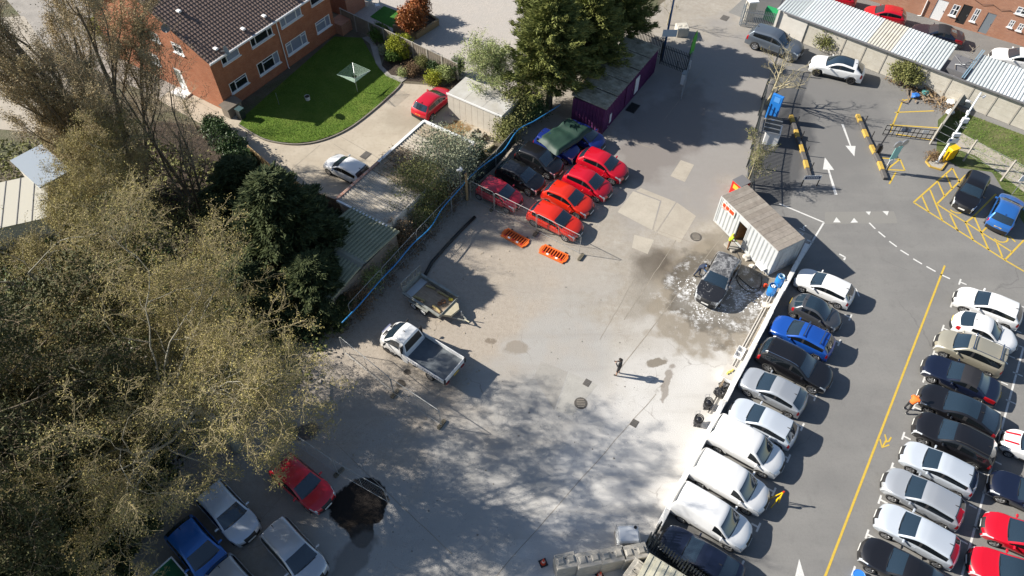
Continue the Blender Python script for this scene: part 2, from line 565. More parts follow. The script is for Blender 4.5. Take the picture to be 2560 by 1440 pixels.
    ring_i = [(ri * 0.84 * math.cos(2 * math.pi * a / 20), ri * 0.84 * math.sin(2 * math.pi * a / 20)) for a in range(20)]
    vs = [(x, 0.095, z) for x, z in ring_o] + [(x, 0.075, z) for x, z in ring_i]
    rm.add(vs, [(a, (a + 1) % 20, 20 + (a + 1) % 20, 20 + a) for a in range(20)])
    for a in range(5):
        t = 2 * math.pi * a / 5 + 0.3
        ca, sa = math.cos(t), math.sin(t)
        rm.bar((0.02 * ca, 0.075, 0.02 * sa), (ri * 0.88 * ca, 0.072, ri * 0.88 * sa), r * 0.24, 0.03, upv=(0, 1, 0))
    rm.add([(0.06 * math.cos(2 * math.pi * a / 8), 0.092, 0.06 * math.sin(2 * math.pi * a / 8)) for a in range(8)], [tuple(range(8))])
    rim = rm.mesh('rim')
    hub = MB().add([(ri * math.cos(2 * math.pi * a / 16), 0.03, ri * math.sin(2 * math.pi * a / 16)) for a in range(16)], [tuple(range(16))]).mesh('brake_disc')
    CAR_MODELS[key] = (p, parts, small, wm, rim, hub)
    return CAR_MODELS[key]

def finish(o, m):
    if len(o.data.materials) == 0: o.data.materials.append(m)
    o.material_slots[0].link = 'OBJECT'
    o.material_slots[0].material = m

def part(name, me, m, parent, loc=(0, 0, 0), rot=(0, 0, 0)):
    o = bpy.data.objects.new(name, me)
    COL.objects.link(o)
    o.parent = parent
    o.location = loc
    o.rotation_euler = rot
    finish(o, m)
    return o

def car(model, color, centre, heading, label, group=None, name='parked_car', cat='car', rails=False, bars=False, rim=None, roofm=None, bonnetm=None, fin=True, plates=True, z=0.0):
    p, parts, small, wm, rimm, hub = model
    L, hw, r = p['L'], p['W'] / 2, p['r']
    fo, ro = p['fo'], p['fo'] + p['wb']
    t = thing(name, label, cat, (centre.x, centre.y, z), heading, group)
    pm = PAINT[color]
    mm = {'body': pm, 'bonnet': bonnetm or pm, 'windscreen': M_GLASS, 'rear_window': M_GLASS, 'sw': M_GLASS, 'trim': M_TRIM, 'headlight': M_HEAD, 'tail_light': M_TAIL,
          'grille': M_TRIM, 'door_f': pm, 'door_r': pm, 'roof_panel': roofm or M_GLASS, 'underbody': M_UNDER}
    nm = {'sw': 'side_window', 'door_f': 'door', 'door_r': 'door', 'trim': 'lower_trim'}
    doors = {}
    for n, side, me in parts:
        if n == 'sw' : continue
        o = part(nm.get(n, n), me, mm[n], t)
        if n.startswith('door'): doors[n + side] = o
    for n, side, me in parts:
        if n != 'sw': continue
        d = doors.get('door_' + side[0] + side[1]) or t
        part('side_window', me, M_TINT, d)
    for k, d in doors.items():
        s = 1 if k.endswith('+') else -1
        xh = (p['bx'] - 0.13) if k.startswith('door_f') else min(p['bx'] + 0.85, ro - 0.1)
        part('handle', small['handle'], pm, d, (L / 2 - xh, s * hw * 0.985, p['b0'] - 0.09))
    for s in (1, -1):
        part('mirror', small['mirror'], pm, t, (L / 2 - p['cx'] - 0.42, s * (hw + 0.09), p['b0'] + 0.10), (0, 0, 0) if s > 0 else (0, 0, math.pi))
        for x in (fo, ro):
            w = part('wheel', wm, M_TYRE, t, (L / 2 - x, s * (hw - 0.12), r), (0, 0, 0) if s > 0 else (0, 0, math.pi))
            part('rim', rimm, rim or M_RIM, w)
            part('brake_disc', hub, M_UNDER, w)
    if plates:
        part('number_plate', small['plate'], M_PLATE_W, t, (L / 2 - 0.03, 0, p['hz'] * 0.62))
        part('number_plate', small['plate'], M_PLATE_Y, t, (-L / 2 + 0.055, 0, p['tz'] * 0.76), (0, 0, 0))
    part('wiper', small['wiper'], M_TRIM, t, (L / 2 - p['cx'] - 0.06, 0, p['cz'] + 0.03))
    if fin and not p['van']:
        part('aerial', small['fin'], M_TRIM, t, (L / 2 - p['rrx'] + 0.15, 0, p['rrz'] + 0.012), (0, 0, 0))
    if rails:
        for s in (1, -1):
            yy = s * hw * (0.90 - p['tum'] * (p['H'] - p['b0']))
            MB().tube([(L / 2 - p['rx'] - 0.12, yy, p['rz'] - 0.03), (L / 2 - p['rx'] - 0.3, yy, p['rz'] + 0.045), (L / 2 - p['mx'], yy, p['H'] + 0.02), (L / 2 - p['rrx'] + 0.05, yy, p['rrz'] + 0.04), (L / 2 - p['rrx'] - 0.08, yy, p['rrz'] - 0.06)], 0.025, 5).build('roof_rail', M_CHROME if rails == 'chrome' else M_TRIM, t)
    if bars:
        for x in (p['rx'] + 0.25, p['rrx'] - 0.40):
            MB().box((L / 2 - x, 0, p['H'] + 0.07), (0.07, hw * 1.55, 0.03)).box((L / 2 - x, hw * 0.62, p['H'] + 0.02), (0.09, 0.06, 0.12)).box((L / 2 - x, -hw * 0.62, p['H'] + 0.02), (0.09, 0.06, 0.12)).build('roof_bar', M_CHROME, t)
    return t

HATCH = car_model('hatch')
HATCH3 = car_model('hatch3', L=4.2, W=1.80, H=1.47, fo=0.86, wb=2.62, r=0.33, cx=1.12, cz=0.97, rx=1.95, mx=2.5, rrx=3.45, rrz=1.37, rgx=4.0, rgz=1.03, tz=0.88, bx=2.35, swe=3.5, three=True)
GOLF = car_model('golf', L=4.3, W=1.80, H=1.48, fo=0.86, wb=2.64, r=0.325, cx=1.15, cz=0.98, rx=1.95, mx=2.55, rrx=3.70, rrz=1.41, rgx=4.08, rgz=1.02, tz=0.86, bx=2.28, swe=3.72)
SMALL = car_model('small', L=3.5, W=1.64, H=1.47, fo=0.70, wb=2.34, r=0.285, cx=0.80, cz=0.98, rx=1.50, rz=1.42, mx=2.0, rrx=3.02, rrz=1.41, rgx=3.32, rgz=1.0, tz=0.85, bx=1.80, swe=3.0)
BUBBLE = car_model('bubble', L=3.57, W=1.63, H=1.49, fo=0.70, wb=2.30, r=0.285, hz=0.72, cx=0.92, cz=1.0, rx=1.58, rz=1.44, mx=2.0, rrx=2.82, rrz=1.40, rgx=3.28, rgz=1.0, tz=0.88, bx=2.12, swe=2.80, three=True, pano=True, ft=0.22, rt=0.2, bowf=0.3, bowr=0.26)
YARIS = car_model('yaris', L=3.85, W=1.70, H=1.52, fo=0.76, wb=2.46, r=0.30, cx=0.86, cz=1.02, rx=1.66, rz=1.46, mx=2.2, rrx=3.32, rrz=1.44, rgx=3.66, rgz=1.05, tz=0.88, bx=1.98, swe=3.34)
CROSS = car_model('cross', L=4.15, W=1.78, H=1.60, fo=0.84, wb=2.54, r=0.345, sill=0.25, hz=0.80, cx=1.02, cz=1.10, rx=1.72, rz=1.54, mx=2.3, rrx=3.45, rrz=1.50, rgx=3.92, rgz=1.12, tz=0.95, b0=1.02, b1=1.12, bx=2.15, swe=3.35, clad=True)
FIVEX = car_model('fivex', L=4.25, W=1.80, H=1.60, fo=0.84, wb=2.57, r=0.34, sill=0.25, hz=0.82, cx=1.08, cz=1.12, rx=1.78, rz=1.54, mx=2.4, rrx=3.55, rrz=1.51, rgx=4.02, rgz=1.12, tz=0.98, b0=1.02, b1=1.1, bx=2.25, swe=3.5, ft=0.2, bowf=0.28, bowr=0.2)
SUV = car_model('suv', L=4.70, W=1.92, H=1.68, fo=0.90, wb=2.85, r=0.37, sill=0.27, hz=0.88, cx=1.32, cz=1.12, rx=2.10, rz=1.60, mx=2.8, rrx=4.10, rrz=1.58, rgx=4.48, rgz=1.15, tz=1.0, b0=1.05, b1=1.12, bx=2.52, swe=4.05, tum=0.34, clad=True)
SUVB = car_model('suvb', L=5.0, W=1.97, H=1.74, fo=0.92, wb=2.99, r=0.39, sill=0.28, hz=0.90, cx=1.40, cz=1.15, rx=2.20, rz=1.66, mx=2.9, rrx=4.42, rrz=1.64, rgx=4.80, rgz=1.18, tz=1.02, b0=1.08, b1=1.14, bx=2.66, swe=4.40, tum=0.32, clad=False)
SUVP = car_model('suvp', L=4.70, W=1.90, H=1.62, fo=0.88, wb=2.87, r=0.38, sill=0.25, hz=0.84, cx=1.35, cz=1.07, rx=2.10, rz=1.55, mx=2.7, rrx=3.85, rrz=1.48, rgx=4.45, rgz=1.10, tz=0.98, b0=1.0, b1=1.1, bx=2.52, swe=3.8, tum=0.36, pano=True)
SALOON = car_model('saloon', L=4.70, W=1.82, H=1.40, fo=0.88, wb=2.80, r=0.335, hz=0.68, cx=1.40, cz=0.95, rx=2.20, rz=1.34, mx=2.75, rrx=3.45, rrz=1.33, rgx=4.15, rgz=1.0, tz=0.92, b0=0.89, b1=0.95, bx=2.60, swe=3.72, bowf=0.25)
CONV = car_model('convertible', L=4.60, W=1.79, H=1.38, fo=0.84, wb=2.76, r=0.33, hz=0.68, cx=1.38, cz=0.93, rx=2.10, rz=1.32, mx=2.6, rrx=3.15, rrz=1.32, rgx=3.75, rgz=0.98, tz=0.90, b0=0.88, b1=0.93, bx=2.60, swe=3.25, three=True, roofdark=True)
LIFT = car_model('liftback', L=4.70, W=1.85, H=1.39, fo=0.87, wb=2.81, r=0.345, hz=0.68, cx=1.38, cz=0.95, rx=2.18, rz=1.33, mx=2.70, rrx=3.50, rrz=1.31, rgx=4.38, rgz=0.98, tz=0.92, b0=0.89, b1=0.96, bx=2.58, swe=3.85, bowf=0.25, pano=True)
BEETLE = car_model('beetle', L=4.28, W=1.80, H=1.48, fo=0.82, wb=2.54, r=0.33, hz=0.70, cx=1.30, cz=0.98, rx=2.0, rz=1.43, mx=2.4, rrx=3.15, rrz=1.38, rgx=3.82, rgz=1.05, tz=0.88, bx=2.45, swe=3.15, three=True, ft=0.25, rt=0.25, bowf=0.32, bowr=0.28)
MPV = car_model('mpv', L=4.38, W=1.81, H=1.78, fo=0.86, wb=2.73, r=0.32, hz=0.80, cx=0.98, cz=1.12, rx=1.75, rz=1.70, mx=2.4, rrx=4.02, rrz=1.75, rgx=4.28, rgz=1.10, tz=0.95, b0=1.02, b1=1.08, bx=2.16, swe=4.0, tum=0.26)
MPV2 = car_model('mpv2', L=4.05, W=1.70, H=1.62, fo=0.78, wb=2.54, r=0.305, hz=0.80, cx=0.85, cz=1.06, rx=1.65, rz=1.55, mx=2.3, rrx=3.62, rrz=1.56, rgx=3.92, rgz=1.05, tz=0.92, b0=0.98, b1=1.04, bx=2.05, swe=3.6, tum=0.28)
VAN = car_model('van', L=4.42, W=1.80, H=1.82, fo=0.88, wb=2.68, r=0.325, hz=0.80, cx=0.98, cz=1.10, rx=1.68, rz=1.72, mx=2.4, rrx=4.22, rrz=1.78, rgx=4.36, rgz=1.10, tz=0.95, b0=1.02, b1=1.05, bx=1.98, swe=2.2, tum=0.22, van=True, rt=0.05, bowr=0.06)

def at(px, py, z=0.75):
    q = g(px, py, z)
    return Vector((q.x, q.y, 0))
# ------------------------------------------------------------------ the ground
W0 = g(1640, 1330)                               # a point at the foot of the white wall
def uv(u, v, z=0.0):
    q = W0 + U * u + V * v
    return Vector((q.x, q.y, z))

def ground_materials():
    M = {}
    # bare earth under everything
    n = NG('earth', 0.95)
    a = n.mix(n.noise(0.6), (0.10, 0.085, 0.06), (0.17, 0.15, 0.11))
    a = n.mix(n.noise(0.25, lo=0.5, hi=0.62), a, (0.07, 0.10, 0.035), k=0.7)
    a = n.mix(n.noise(9, lo=0.3, hi=0.75), a, (0.22, 0.19, 0.14), k=0.5)
    M['earth'] = n.out(a, n.noise(14), 0.6, 0.05)
    # the yard: worn pale concrete, gravelly and brown on the left side
    n = NG('yard_concrete', 0.9)
    c = n.mix(n.noise(0.35), (0.335, 0.308, 0.268), (0.40, 0.373, 0.332))
    c = n.mix(n.noise(2.4, lo=0.35, hi=0.75), c, (0.27, 0.235, 0.19), k=0.65)
    c = n.mix(n.noise(6.5, 5, 0.75, lo=0.5, hi=0.72), c, (0.25, 0.22, 0.185), k=0.45)
    c = n.mix(n.noise(9.0, 5, 0.75, lo=0.56, hi=0.72, v=n.vec(0, (1, 1, 1), (7, 3, 0))), c, (0.52, 0.48, 0.42), k=0.4)
    # pale, almost white cement in the lower right corner by the wall
    p = uv(2, -2.5); c = n.mix(n.spot(p.x, p.y, 11, 6.0, SITE, 0.9, 0.45, 0.35), c, (0.60, 0.595, 0.585), k=0.8)
    p = uv(12, -1.6); c = n.mix(n.spot(p.x, p.y, 6.5, 1.8, SITE, 0.9, 0.5, 0.5), c, (0.60, 0.59, 0.57), k=0.5)
    # smooth grey cement towards the bottom
    p = uv(-2, -13); c = n.mix(n.spot(p.x, p.y, 15, 6.5, SITE, 0.4, 0.4, 0.3), c, (0.37, 0.365, 0.355), k=0.8)
    # gravel and mud along the left fence
    gv = n.mix(n.noise(3.5, lo=0.3, hi=0.7), (0.30, 0.255, 0.205), (0.40, 0.345, 0.285))
    gv = n.mix(n.noise(22, 3, lo=0.42, hi=0.62), gv, (0.46, 0.42, 0.37), k=0.6)
    gv = n.mix(n.noise(11, 4, lo=0.55, hi=0.75), gv, (0.17, 0.14, 0.115), k=0.6)
    p = uv(6, -23.5); fac = n.spot(p.x, p.y, 17, 10.5, SITE, 0.45, 0.5, 0.3)
    c = n.mix(fac, c, gv, k=0.9)
    # worn tracks
    v = n.vec(-SITE, (0.10, 0.9, 1))
    c = n.mix(n.noise(1.0, 5, v=v, lo=0.5, hi=0.8), c, (0.27, 0.25, 0.225), k=0.45)
    # fine dirt, grit
    c = n.mix(n.noise(45, 3, lo=0.55, hi=0.8), c, (0.20, 0.18, 0.16), k=0.35)
    # cracks
    w = n.warp(n.co.outputs['Object'], 0.7, 0.5)
    cr = n.mul(n.voro_edge(0.22, 0.006, w), n.noise(0.3, lo=0.5, hi=0.62))
    c = n.mix(cr, c, (0.17, 0.15, 0.13), k=0.55)
    # brown puddled silt round the wash bay, oil and damp
    def st(px, py, rx, ry, col, k, soft=0.35, wob=0.5, rot=0.0, sc=0.9):
        nonlocal c
        q = g(px, py)
        c = n.mix(n.spot(q.x, q.y, rx, ry, rot, soft, wob, sc), c, col, k=k)
        return q
    st(1785, 742, 5.0, 4.6, (0.25, 0.215, 0.165), 0.8, 0.18, 0.4, SITE, 0.6)
    st(1795, 725, 3.9, 3.6, (0.135, 0.12, 0.098), 0.9, 0.25, 0.4, SITE, 0.9)
    st(1830, 620, 1.6, 2.2, (0.20, 0.175, 0.14), 0.7, 0.3, 0.4, SITE)
    st(1800, 750, 2.6, 2.3, (0.24, 0.225, 0.20), 0.8, 0.4, 0.5)
    st(1640, 660, 1.7, 1.2, (0.085, 0.07, 0.055), 0.85, 0.9, 0.45, 0.5)
    st(1610, 720, 2.4, 0.9, (0.22, 0.20, 0.17), 0.5, 0.9, 0.5, 1.2)
    st(900, 1258, 1.75, 1.35, (0.016, 0.012, 0.010), 0.99, 0.08, 0.30, 0.3, 0.8)
    st(905, 1320, 0.75, 1.1, (0.022, 0.016, 0.012), 0.95, 0.12, 0.3, 0.2, 0.9)
    st(880, 1400, 0.8, 2.0, (0.15, 0.14, 0.13), 0.7, 0.3, 0.4, -0.5)
    st(1640, 905, 0.7, 0.35, (0.17, 0.145, 0.11), 0.85, 0.2, 0.5, 0.4, 2.0)
    st(1668, 955, 0.25, 1.4, (0.20, 0.17, 0.14), 0.7, 0.3, 0.7, -0.35, 1.8)
    st(1825, 860, 0.42, 0.28, (0.20, 0.17, 0.13), 0.85, 0.2, 0.3, 0, 2.0)
    st(1790, 873, 0.25, 0.2, (0.22, 0.19, 0.15), 0.7, 0.4, 0.3, 0, 2.0)
    st(1228, 852, 0.35, 0.25, (0.15, 0.12, 0.09), 0.7, 0.3, 0.5, 0, 2.5)
    st(1290, 870, 0.8, 0.5, (0.24, 0.205, 0.165), 0.7, 0.3, 0.5, 0, 1.5)
    st(1000, 960, 0.35, 0.3, (0.03, 0.027, 0.024), 0.9, 0.25, 0.4, 0, 2.0)
    st(1018, 930, 0.25, 0.2, (0.03, 0.027, 0.024), 0.8, 0.3, 0.4, 0, 2.0)
    st(765, 1080, 0.9, 0.6, (0.05, 0.042, 0.035), 0.8, 0.4, 0.5, 0.3, 1.2)
    # darker tarmac-like concrete of the entrance lane
    p = g(1765, 270); c = n.mix(n.spot(p.x, p.y, 15, 7.5, SITE, 0.35, 0.3, 0.3), c, (0.26, 0.25, 0.245), k=0.8)
    p = g(1660, 330); c = n.mix(n.spot(p.x, p.y, 7, 3.2, SITE, 0.3, 0.4, 0.5), c, (0.19, 0.17, 0.16), k=0.7)
    q = g(1795, 745)
    wet = n.mul(n.spot(q.x, q.y, 4.4, 4.2, SITE, 0.4, 0.4, 0.7), 0.6)
    rough = n.mul(0.9, wet, 'SUBTRACT')
    # soap foam on the wash bay floor
    foam = n.mul(n.spot(q.x, q.y, 3.4, 3.0, 0.3, 0.8, 0.6, 0.9), n.noise(1.1, 12, 0.78, lo=0.5, hi=0.60))
    c = n.mix(foam, c, (0.78, 0.79, 0.80), k=0.85)
    M['yard'] = n.out(c, n.noise(16, 5), 0.35, 0.03, rough=rough)
    # lighter and darker repair slabs
    for nm, col in (('slab_pale', (0.46, 0.42, 0.355)), ('slab_mid', (0.425, 0.385, 0.325)), ('slab_grey', (0.40, 0.39, 0.365)), ('slab_dim', (0.37, 0.355, 0.33))):
        n = NG(nm, 0.9)
        c2 = n.mix(n.noise(0.8), col, tuple(x * 0.86 for x in col))
        c2 = n.mix(n.noise(6, lo=0.5, hi=0.8), c2, tuple(x * 0.72 for x in col), k=0.6)
        c2 = n.mix(n.noise(40, 3, lo=0.55, hi=0.8), c2, tuple(x * 0.5 for x in col), k=0.35)
        M[nm] = n.out(c2, n.noise(20), 0.25, 0.02)
    # car park asphalt
    n = NG('car_park_asphalt', 0.88)
    c = n.mix(n.noise(0.22), (0.185, 0.183, 0.18), (0.225, 0.222, 0.215))
    v = n.vec(-SITE, (0.12, 0.8, 1))
    c = n.mix(n.noise(1.0, 5, v=v, lo=0.45, hi=0.8), c, (0.255, 0.25, 0.24), k=0.6)
    c = n.mix(n.noise(1.6, lo=0.55, hi=0.8), c, (0.14, 0.138, 0.135), k=0.5)
    c = n.mix(n.noise(7.0, 5, 0.75, lo=0.5, hi=0.72), c, (0.15, 0.148, 0.145), k=0.4)
    c = n.mix(n.noise(60, 2, lo=0.5, hi=0.75), c, (0.10, 0.10, 0.10), k=0.45)
    c = n.mix(n.noise(75, 2, lo=0.6, hi=0.8), c, (0.36, 0.355, 0.34), k=0.4)
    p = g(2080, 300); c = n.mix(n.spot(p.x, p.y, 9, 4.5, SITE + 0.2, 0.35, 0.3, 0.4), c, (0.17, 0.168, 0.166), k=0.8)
    p = g(1960, 380); c = n.mix(n.spot(p.x, p.y, 8, 1.9, SITE + 0.12, 0.3, 0.2, 0.5), c, (0.085, 0.087, 0.092), k=0.9)  # shadow of fence and container, put into the asphalt colour
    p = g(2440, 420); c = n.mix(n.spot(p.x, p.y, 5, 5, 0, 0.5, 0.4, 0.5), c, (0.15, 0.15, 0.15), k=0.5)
    w = n.warp(n.co.outputs['Object'], 0.5, 0.5)
    cr = n.mul(n.voro_edge(0.09, 0.003, w), n.noise(0.2, lo=0.52, hi=0.62))
    c = n.mix(cr, c, (0.10, 0.10, 0.10), k=0.5)
    for px, py in ((2100, 735), (2075, 800), (2030, 930), (1960, 1080), (2420, 870), (2370, 1050), (2260, 1260)):
        p = g(px, py); c = n.mix(n.spot(p.x, p.y, 0.5, 0.35, 0, 0.9, 0.5, 2.0), c, (0.10, 0.10, 0.10), k=0.4)
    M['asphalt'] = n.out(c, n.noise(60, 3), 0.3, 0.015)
    n = NG('patch_asphalt', 0.9)
    c = n.mix(n.noise(30, 3), (0.20, 0.195, 0.185), (0.26, 0.255, 0.24))
    M['patch'] = n.out(c, n.noise(40), 0.3, 0.02)
    # grass
    for nm, c1, c2, c3 in (('lawn', (0.085, 0.16, 0.015), (0.13, 0.22, 0.025), (0.20, 0.24, 0.05)), ('turf', (0.04, 0.16, 0.02), (0.05, 0.20, 0.025), (0.06, 0.21, 0.03)), ('rough_grass', (0.08, 0.12, 0.03), (0.13, 0.17, 0.045), (0.24, 0.21, 0.12))):
        n = NG(nm, 0.95)
        c = n.mix(n.noise(0.7), c1, c2)
        c = n.mix(n.noise(0.35, 6, 0.7, lo=0.5, hi=0.7), c, c3, k=0.7)
        c = n.mix(n.noise(5, lo=0.5, hi=0.75), c, c3, k=0.6 if nm != 'rough_grass' else 0.9)
        M[nm] = n.out(c, n.noise(30, 3), 0.8, 0.05)
    # drive of the houses: sandy concrete
    n = NG('drive_concrete', 0.9)
    c = n.mix(n.noise(0.6), (0.40, 0.35, 0.28), (0.46, 0.41, 0.335))
    c = n.mix(n.noise(3.5, lo=0.5, hi=0.75), c, (0.30, 0.26, 0.205), k=0.55)
    c = n.mix(n.noise(40, 3, lo=0.55, hi=0.8), c, (0.2, 0.18, 0.15), k=0.3)
    p = g(1140, 320); c = n.mix(n.spot(p.x, p.y, 1.3, 0.9, 0, 0.4, 0.6, 1.3), c, (0.16, 0.085, 0.015), k=0.85)
    p = g(1010, 300); c = n.mix(n.spot(p.x, p.y, 2.0, 1.6, 0, 0.8, 0.5, 0.8), c, (0.27, 0.235, 0.18), k=0.5)
    M['drive'] = n.out(c, n.noise(25), 0.25, 0.02)
    n = NG('block_paving', 0.9)
    br = n.nt.nodes.new('ShaderNodeTexBrick')
    br.inputs['Scale'].default_value = 1.0; br.inputs['Brick Width'].default_value = 0.22; br.inputs['Row Height'].default_value = 0.11; br.inputs['Mortar Size'].default_value = 0.008
    br.inputs['Color1'].default_value = (0.50, 0.46, 0.42, 1); br.inputs['Color2'].default_value = (0.43, 0.40, 0.37, 1); br.inputs['Mortar'].default_value = (0.25, 0.23, 0.21, 1)
    n.nt.links.new(n.vec(-SITE), br.inputs['Vector'])
    c = n.mix(n.noise(0.5), br.outputs['Color'], (0.40, 0.38, 0.36), k=0.5)
    M['paving'] = n.out(c, n.noise(20), 0.2, 0.02)
    n = NG('soil', 0.98)
    c = n.mix(n.noise(4), (0.055, 0.042, 0.035), (0.11, 0.085, 0.065))
    M['soil'] = n.out(c, n.noise(25), 0.9, 0.06)
    n = NG('flags', 0.9)
    c = n.mix(n.noise(1.0), (0.27, 0.255, 0.235), (0.34, 0.32, 0.295))
    M['flags'] = n.out(c, n.noise(25), 0.25, 0.02)
    return M
GM = ground_materials()
P2 = lambda pts, z=0.0: [g(x, y, z) for x, y in pts]

sheet('ground', [(-260, -160), (260, -160), (260, 300), (-260, 300)], -0.03, GM['earth'])
yard = sheet('yard', [uv(-22, 0.1), uv(26.6, 0.1), uv(26.6, -4.3), uv(30, -6.5), uv(46, -9.7), uv(70, -11), uv(70, -21), uv(40, -24.3), uv(24, -24.9), uv(-1, -24.6), uv(-8, -36), uv(-22, -36)], 0.0, GM['yard'])
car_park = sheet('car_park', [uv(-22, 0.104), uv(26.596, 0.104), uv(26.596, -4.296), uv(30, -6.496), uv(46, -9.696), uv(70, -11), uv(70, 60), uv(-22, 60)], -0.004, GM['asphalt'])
def slab(pts, m, z=0.004, name='concrete_slab', parent=yard):
    return sheet(name, P2(pts), z, GM[m], None, parent)
slab([(1544, 530), (1583, 478), (1650, 503), (1630, 575)], 'slab_pale')
slab([(1586, 587), (1635, 600), (1619, 635), (1580, 619)], 'slab_pale')
slab([(1602, 470), (1690, 505), (1640, 580), (1634, 576), (1654, 502), (1590, 477)], 'slab_mid')
slab([(1692, 506), (1740, 540), (1700, 607), (1643, 582)], 'slab_mid')
slab([(1352, 903), (1420, 930), (1385, 1026), (1335, 942)], 'slab_dim')
slab([(1423, 931), (1494, 962), (1432, 1039), (1388, 1027)], 'slab_grey')
slab([(1702, 400), (1735, 412), (1712, 455), (1676, 440)], 'slab_mid')
# joints between the bays of concrete
def strip(pts, w, z, m, name, parent=None):
    """a ribbon of width w along a line of ground points"""
    pts = [Vector((p.x, p.y, 0)) for p in pts]
    mb = MB()
    L, Rr = [], []
    for i, p in enumerate(pts):
        d = (pts[min(i + 1, len(pts) - 1)] - pts[max(i - 1, 0)]).normalized()
        nrm = Vector((-d.y, d.x, 0)) * (w / 2)
        L.append(p + nrm); Rr.append(p - nrm)
    for i in range(len(pts) - 1):
        mb.add([(*Rr[i].xy, z), (*Rr[i + 1].xy, z), (*L[i + 1].xy, z), (*L[i].xy, z)], [(0, 1, 2, 3)])
    return mb.build(name, m, parent)
M_JOINT = mat('joint', (0.20, 0.18, 0.15), 0.95, noise=(1.5, (0.36, 0.32, 0.265), 0.3))
def wob(a, b, n=10, amp=0.05, seed=1):
    rnd = random.Random(seed)
    a, b = Vector(a), Vector(b)
    d = (b - a).normalized(); nr = Vector((-d.y, d.x, 0))
    return [a.lerp(b, i / n) + nr * rnd.uniform(-amp, amp) for i in range(n + 1)]
for k, (a, b, w) in enumerate([((1545, 930), (1860, 520), 0.05), ((1240, 1440), (1640, 985), 0.035), ((1525, 338), (1635, 372), 0.06), ((1640, 575), (1740, 610), 0.03), ((1590, 690), (1500, 850), 0.03), ((1690, 600), (1560, 800), 0.05),
                               ((840, 1110), (1130, 1385), 0.04), ((600, 1090), (770, 1235), 0.05), ((560, 1400), (760, 1180), 0.03), ((1660, 300), (1760, 170), 0.04), ((1545, 480), (1500, 560), 0.02)]):
    strip(wob(g(*a), g(*b), 14, 0.03, k), w, 0.006, M_JOINT, 'joint', yard)

# ------------------------------------------------------------------ painted markings of the car park
M_WHITE = mat('white_paint', (0.74, 0.74, 0.72), 0.7, noise=(9.0, (0.50, 0.50, 0.49), 0.35))
M_YEL = mat('yellow_paint', (0.66, 0.45, 0.04), 0.7, noise=(6.0, (0.46, 0.33, 0.07), 0.3))
MZ = 0.003
def line(a, b, w, m=M_WHITE, name='line_marking', z=MZ, parent=car_park):
    a, b = Vector(a), Vector(b)
    o = strip([a.lerp(b, i / 6) for i in range(7)], w, z, m, name, parent)
    return o
def linep(pa, pb, w, m=M_WHITE, **k): return line(g(*pa), g(*pb), w, m, **k)
def tmark(p, du, dv, w=0.11):
    """a bay mark: a bar across with a short stem"""
    p = Vector(p)
    c = du * 0.30
    n = Vector((-du.y, du.x, 0)) * (w / 2)
    s = dv.normalized(); sl = dv.length
    q = [p - c - s * w * 0.5, p + c - s * w * 0.5, p + c + s * w * 0.5, p + du * (w / 2) + s * w * 0.5, p + du * (w / 2) + dv, p - du * (w / 2) + dv, p - du * (w / 2) + s * w * 0.5, p - c + s * w * 0.5]
    sheet('bay_marking', q, MZ, M_WHITE, None, car_park)
for k in range(-1, 9):
    tmark(uv(0.91 + 2.465 * k, 4.72, 0), U, V * -0.42)
linep((2148, 741), (2140, 722), 0.09); linep((2140, 722), (2120, 719), 0.09)
for k in range(11):
    u_ = 3.92 + 2.41 * k
    tmark(uv(u_, 9.85 + 0.018 * u_), U, V * 0.45)
line(uv(29.0, 9.10), uv(-12, 8.50), 0.13, M_YEL, name='yellow_line')
# back line of the right-hand bays with its stems
line(uv(24.5, 15.15), uv(-10, 14.70), 0.12)
for k in range(12):
    u_ = 3.4 + 2.41 * k - 3
    line(uv(u_, 14.90), uv(u_, 15.5), 0.09)
    line(uv(u_ + 1.2, 14.82), uv(u_ + 1.2, 14.4), 0.09)
for a, b in [((2173, 557), (2188, 572)), ((2196, 579), (2213, 593)), ((2223, 603), (2242, 617)), ((2251, 625), (2272, 638)), ((2283, 647), (2305, 660)), ((2316, 666), (2339, 679)), ((2351, 686), (2375, 697))]:
    linep(a, b, 0.12)
for a, b in [((1948, 509), (2060, 556)), ((2060, 556), (2005, 645)), ((2018, 600), (2033, 606)), ((2098, 635), (2113, 643)), ((2113, 643), (2110, 650))]:
    linep(a, b, 0.13)
def tri(px3, name='give_way_marking', m=M_WHITE): sheet(name, P2(px3), MZ, m, None, car_park)
tri([(2091, 543), (2083, 556), (2102, 556)]); tri([(2135, 545), (2126, 557), (2145, 556)])
tri([(2164, 529), (2177, 529), (2173, 538)]); tri([(2206, 528), (2222, 528), (2218, 539)])
def arrow(tail, tip, hw_, hl, w):
    a, b = g(*tail), g(*tip)
    d = (b - a).normalized(); n = Vector((-d.y, d.x, 0)); c = b - d * hl
    sheet('arrow_marking', [a + n * w, a - n * w, c - n * w * 0.6, c - n * hw_, b, c + n * hw_, c + n * w * 0.6], MZ, M_WHITE, None, car_park)
arrow((2106, 310), (2136, 391), 0.42, 1.3, 0.10); arrow((2090, 487), (2062, 393), 0.45, 1.5, 0.12)
arrow((2003, 1500), (1998, 1397), 0.42, 1.6, 0.12)
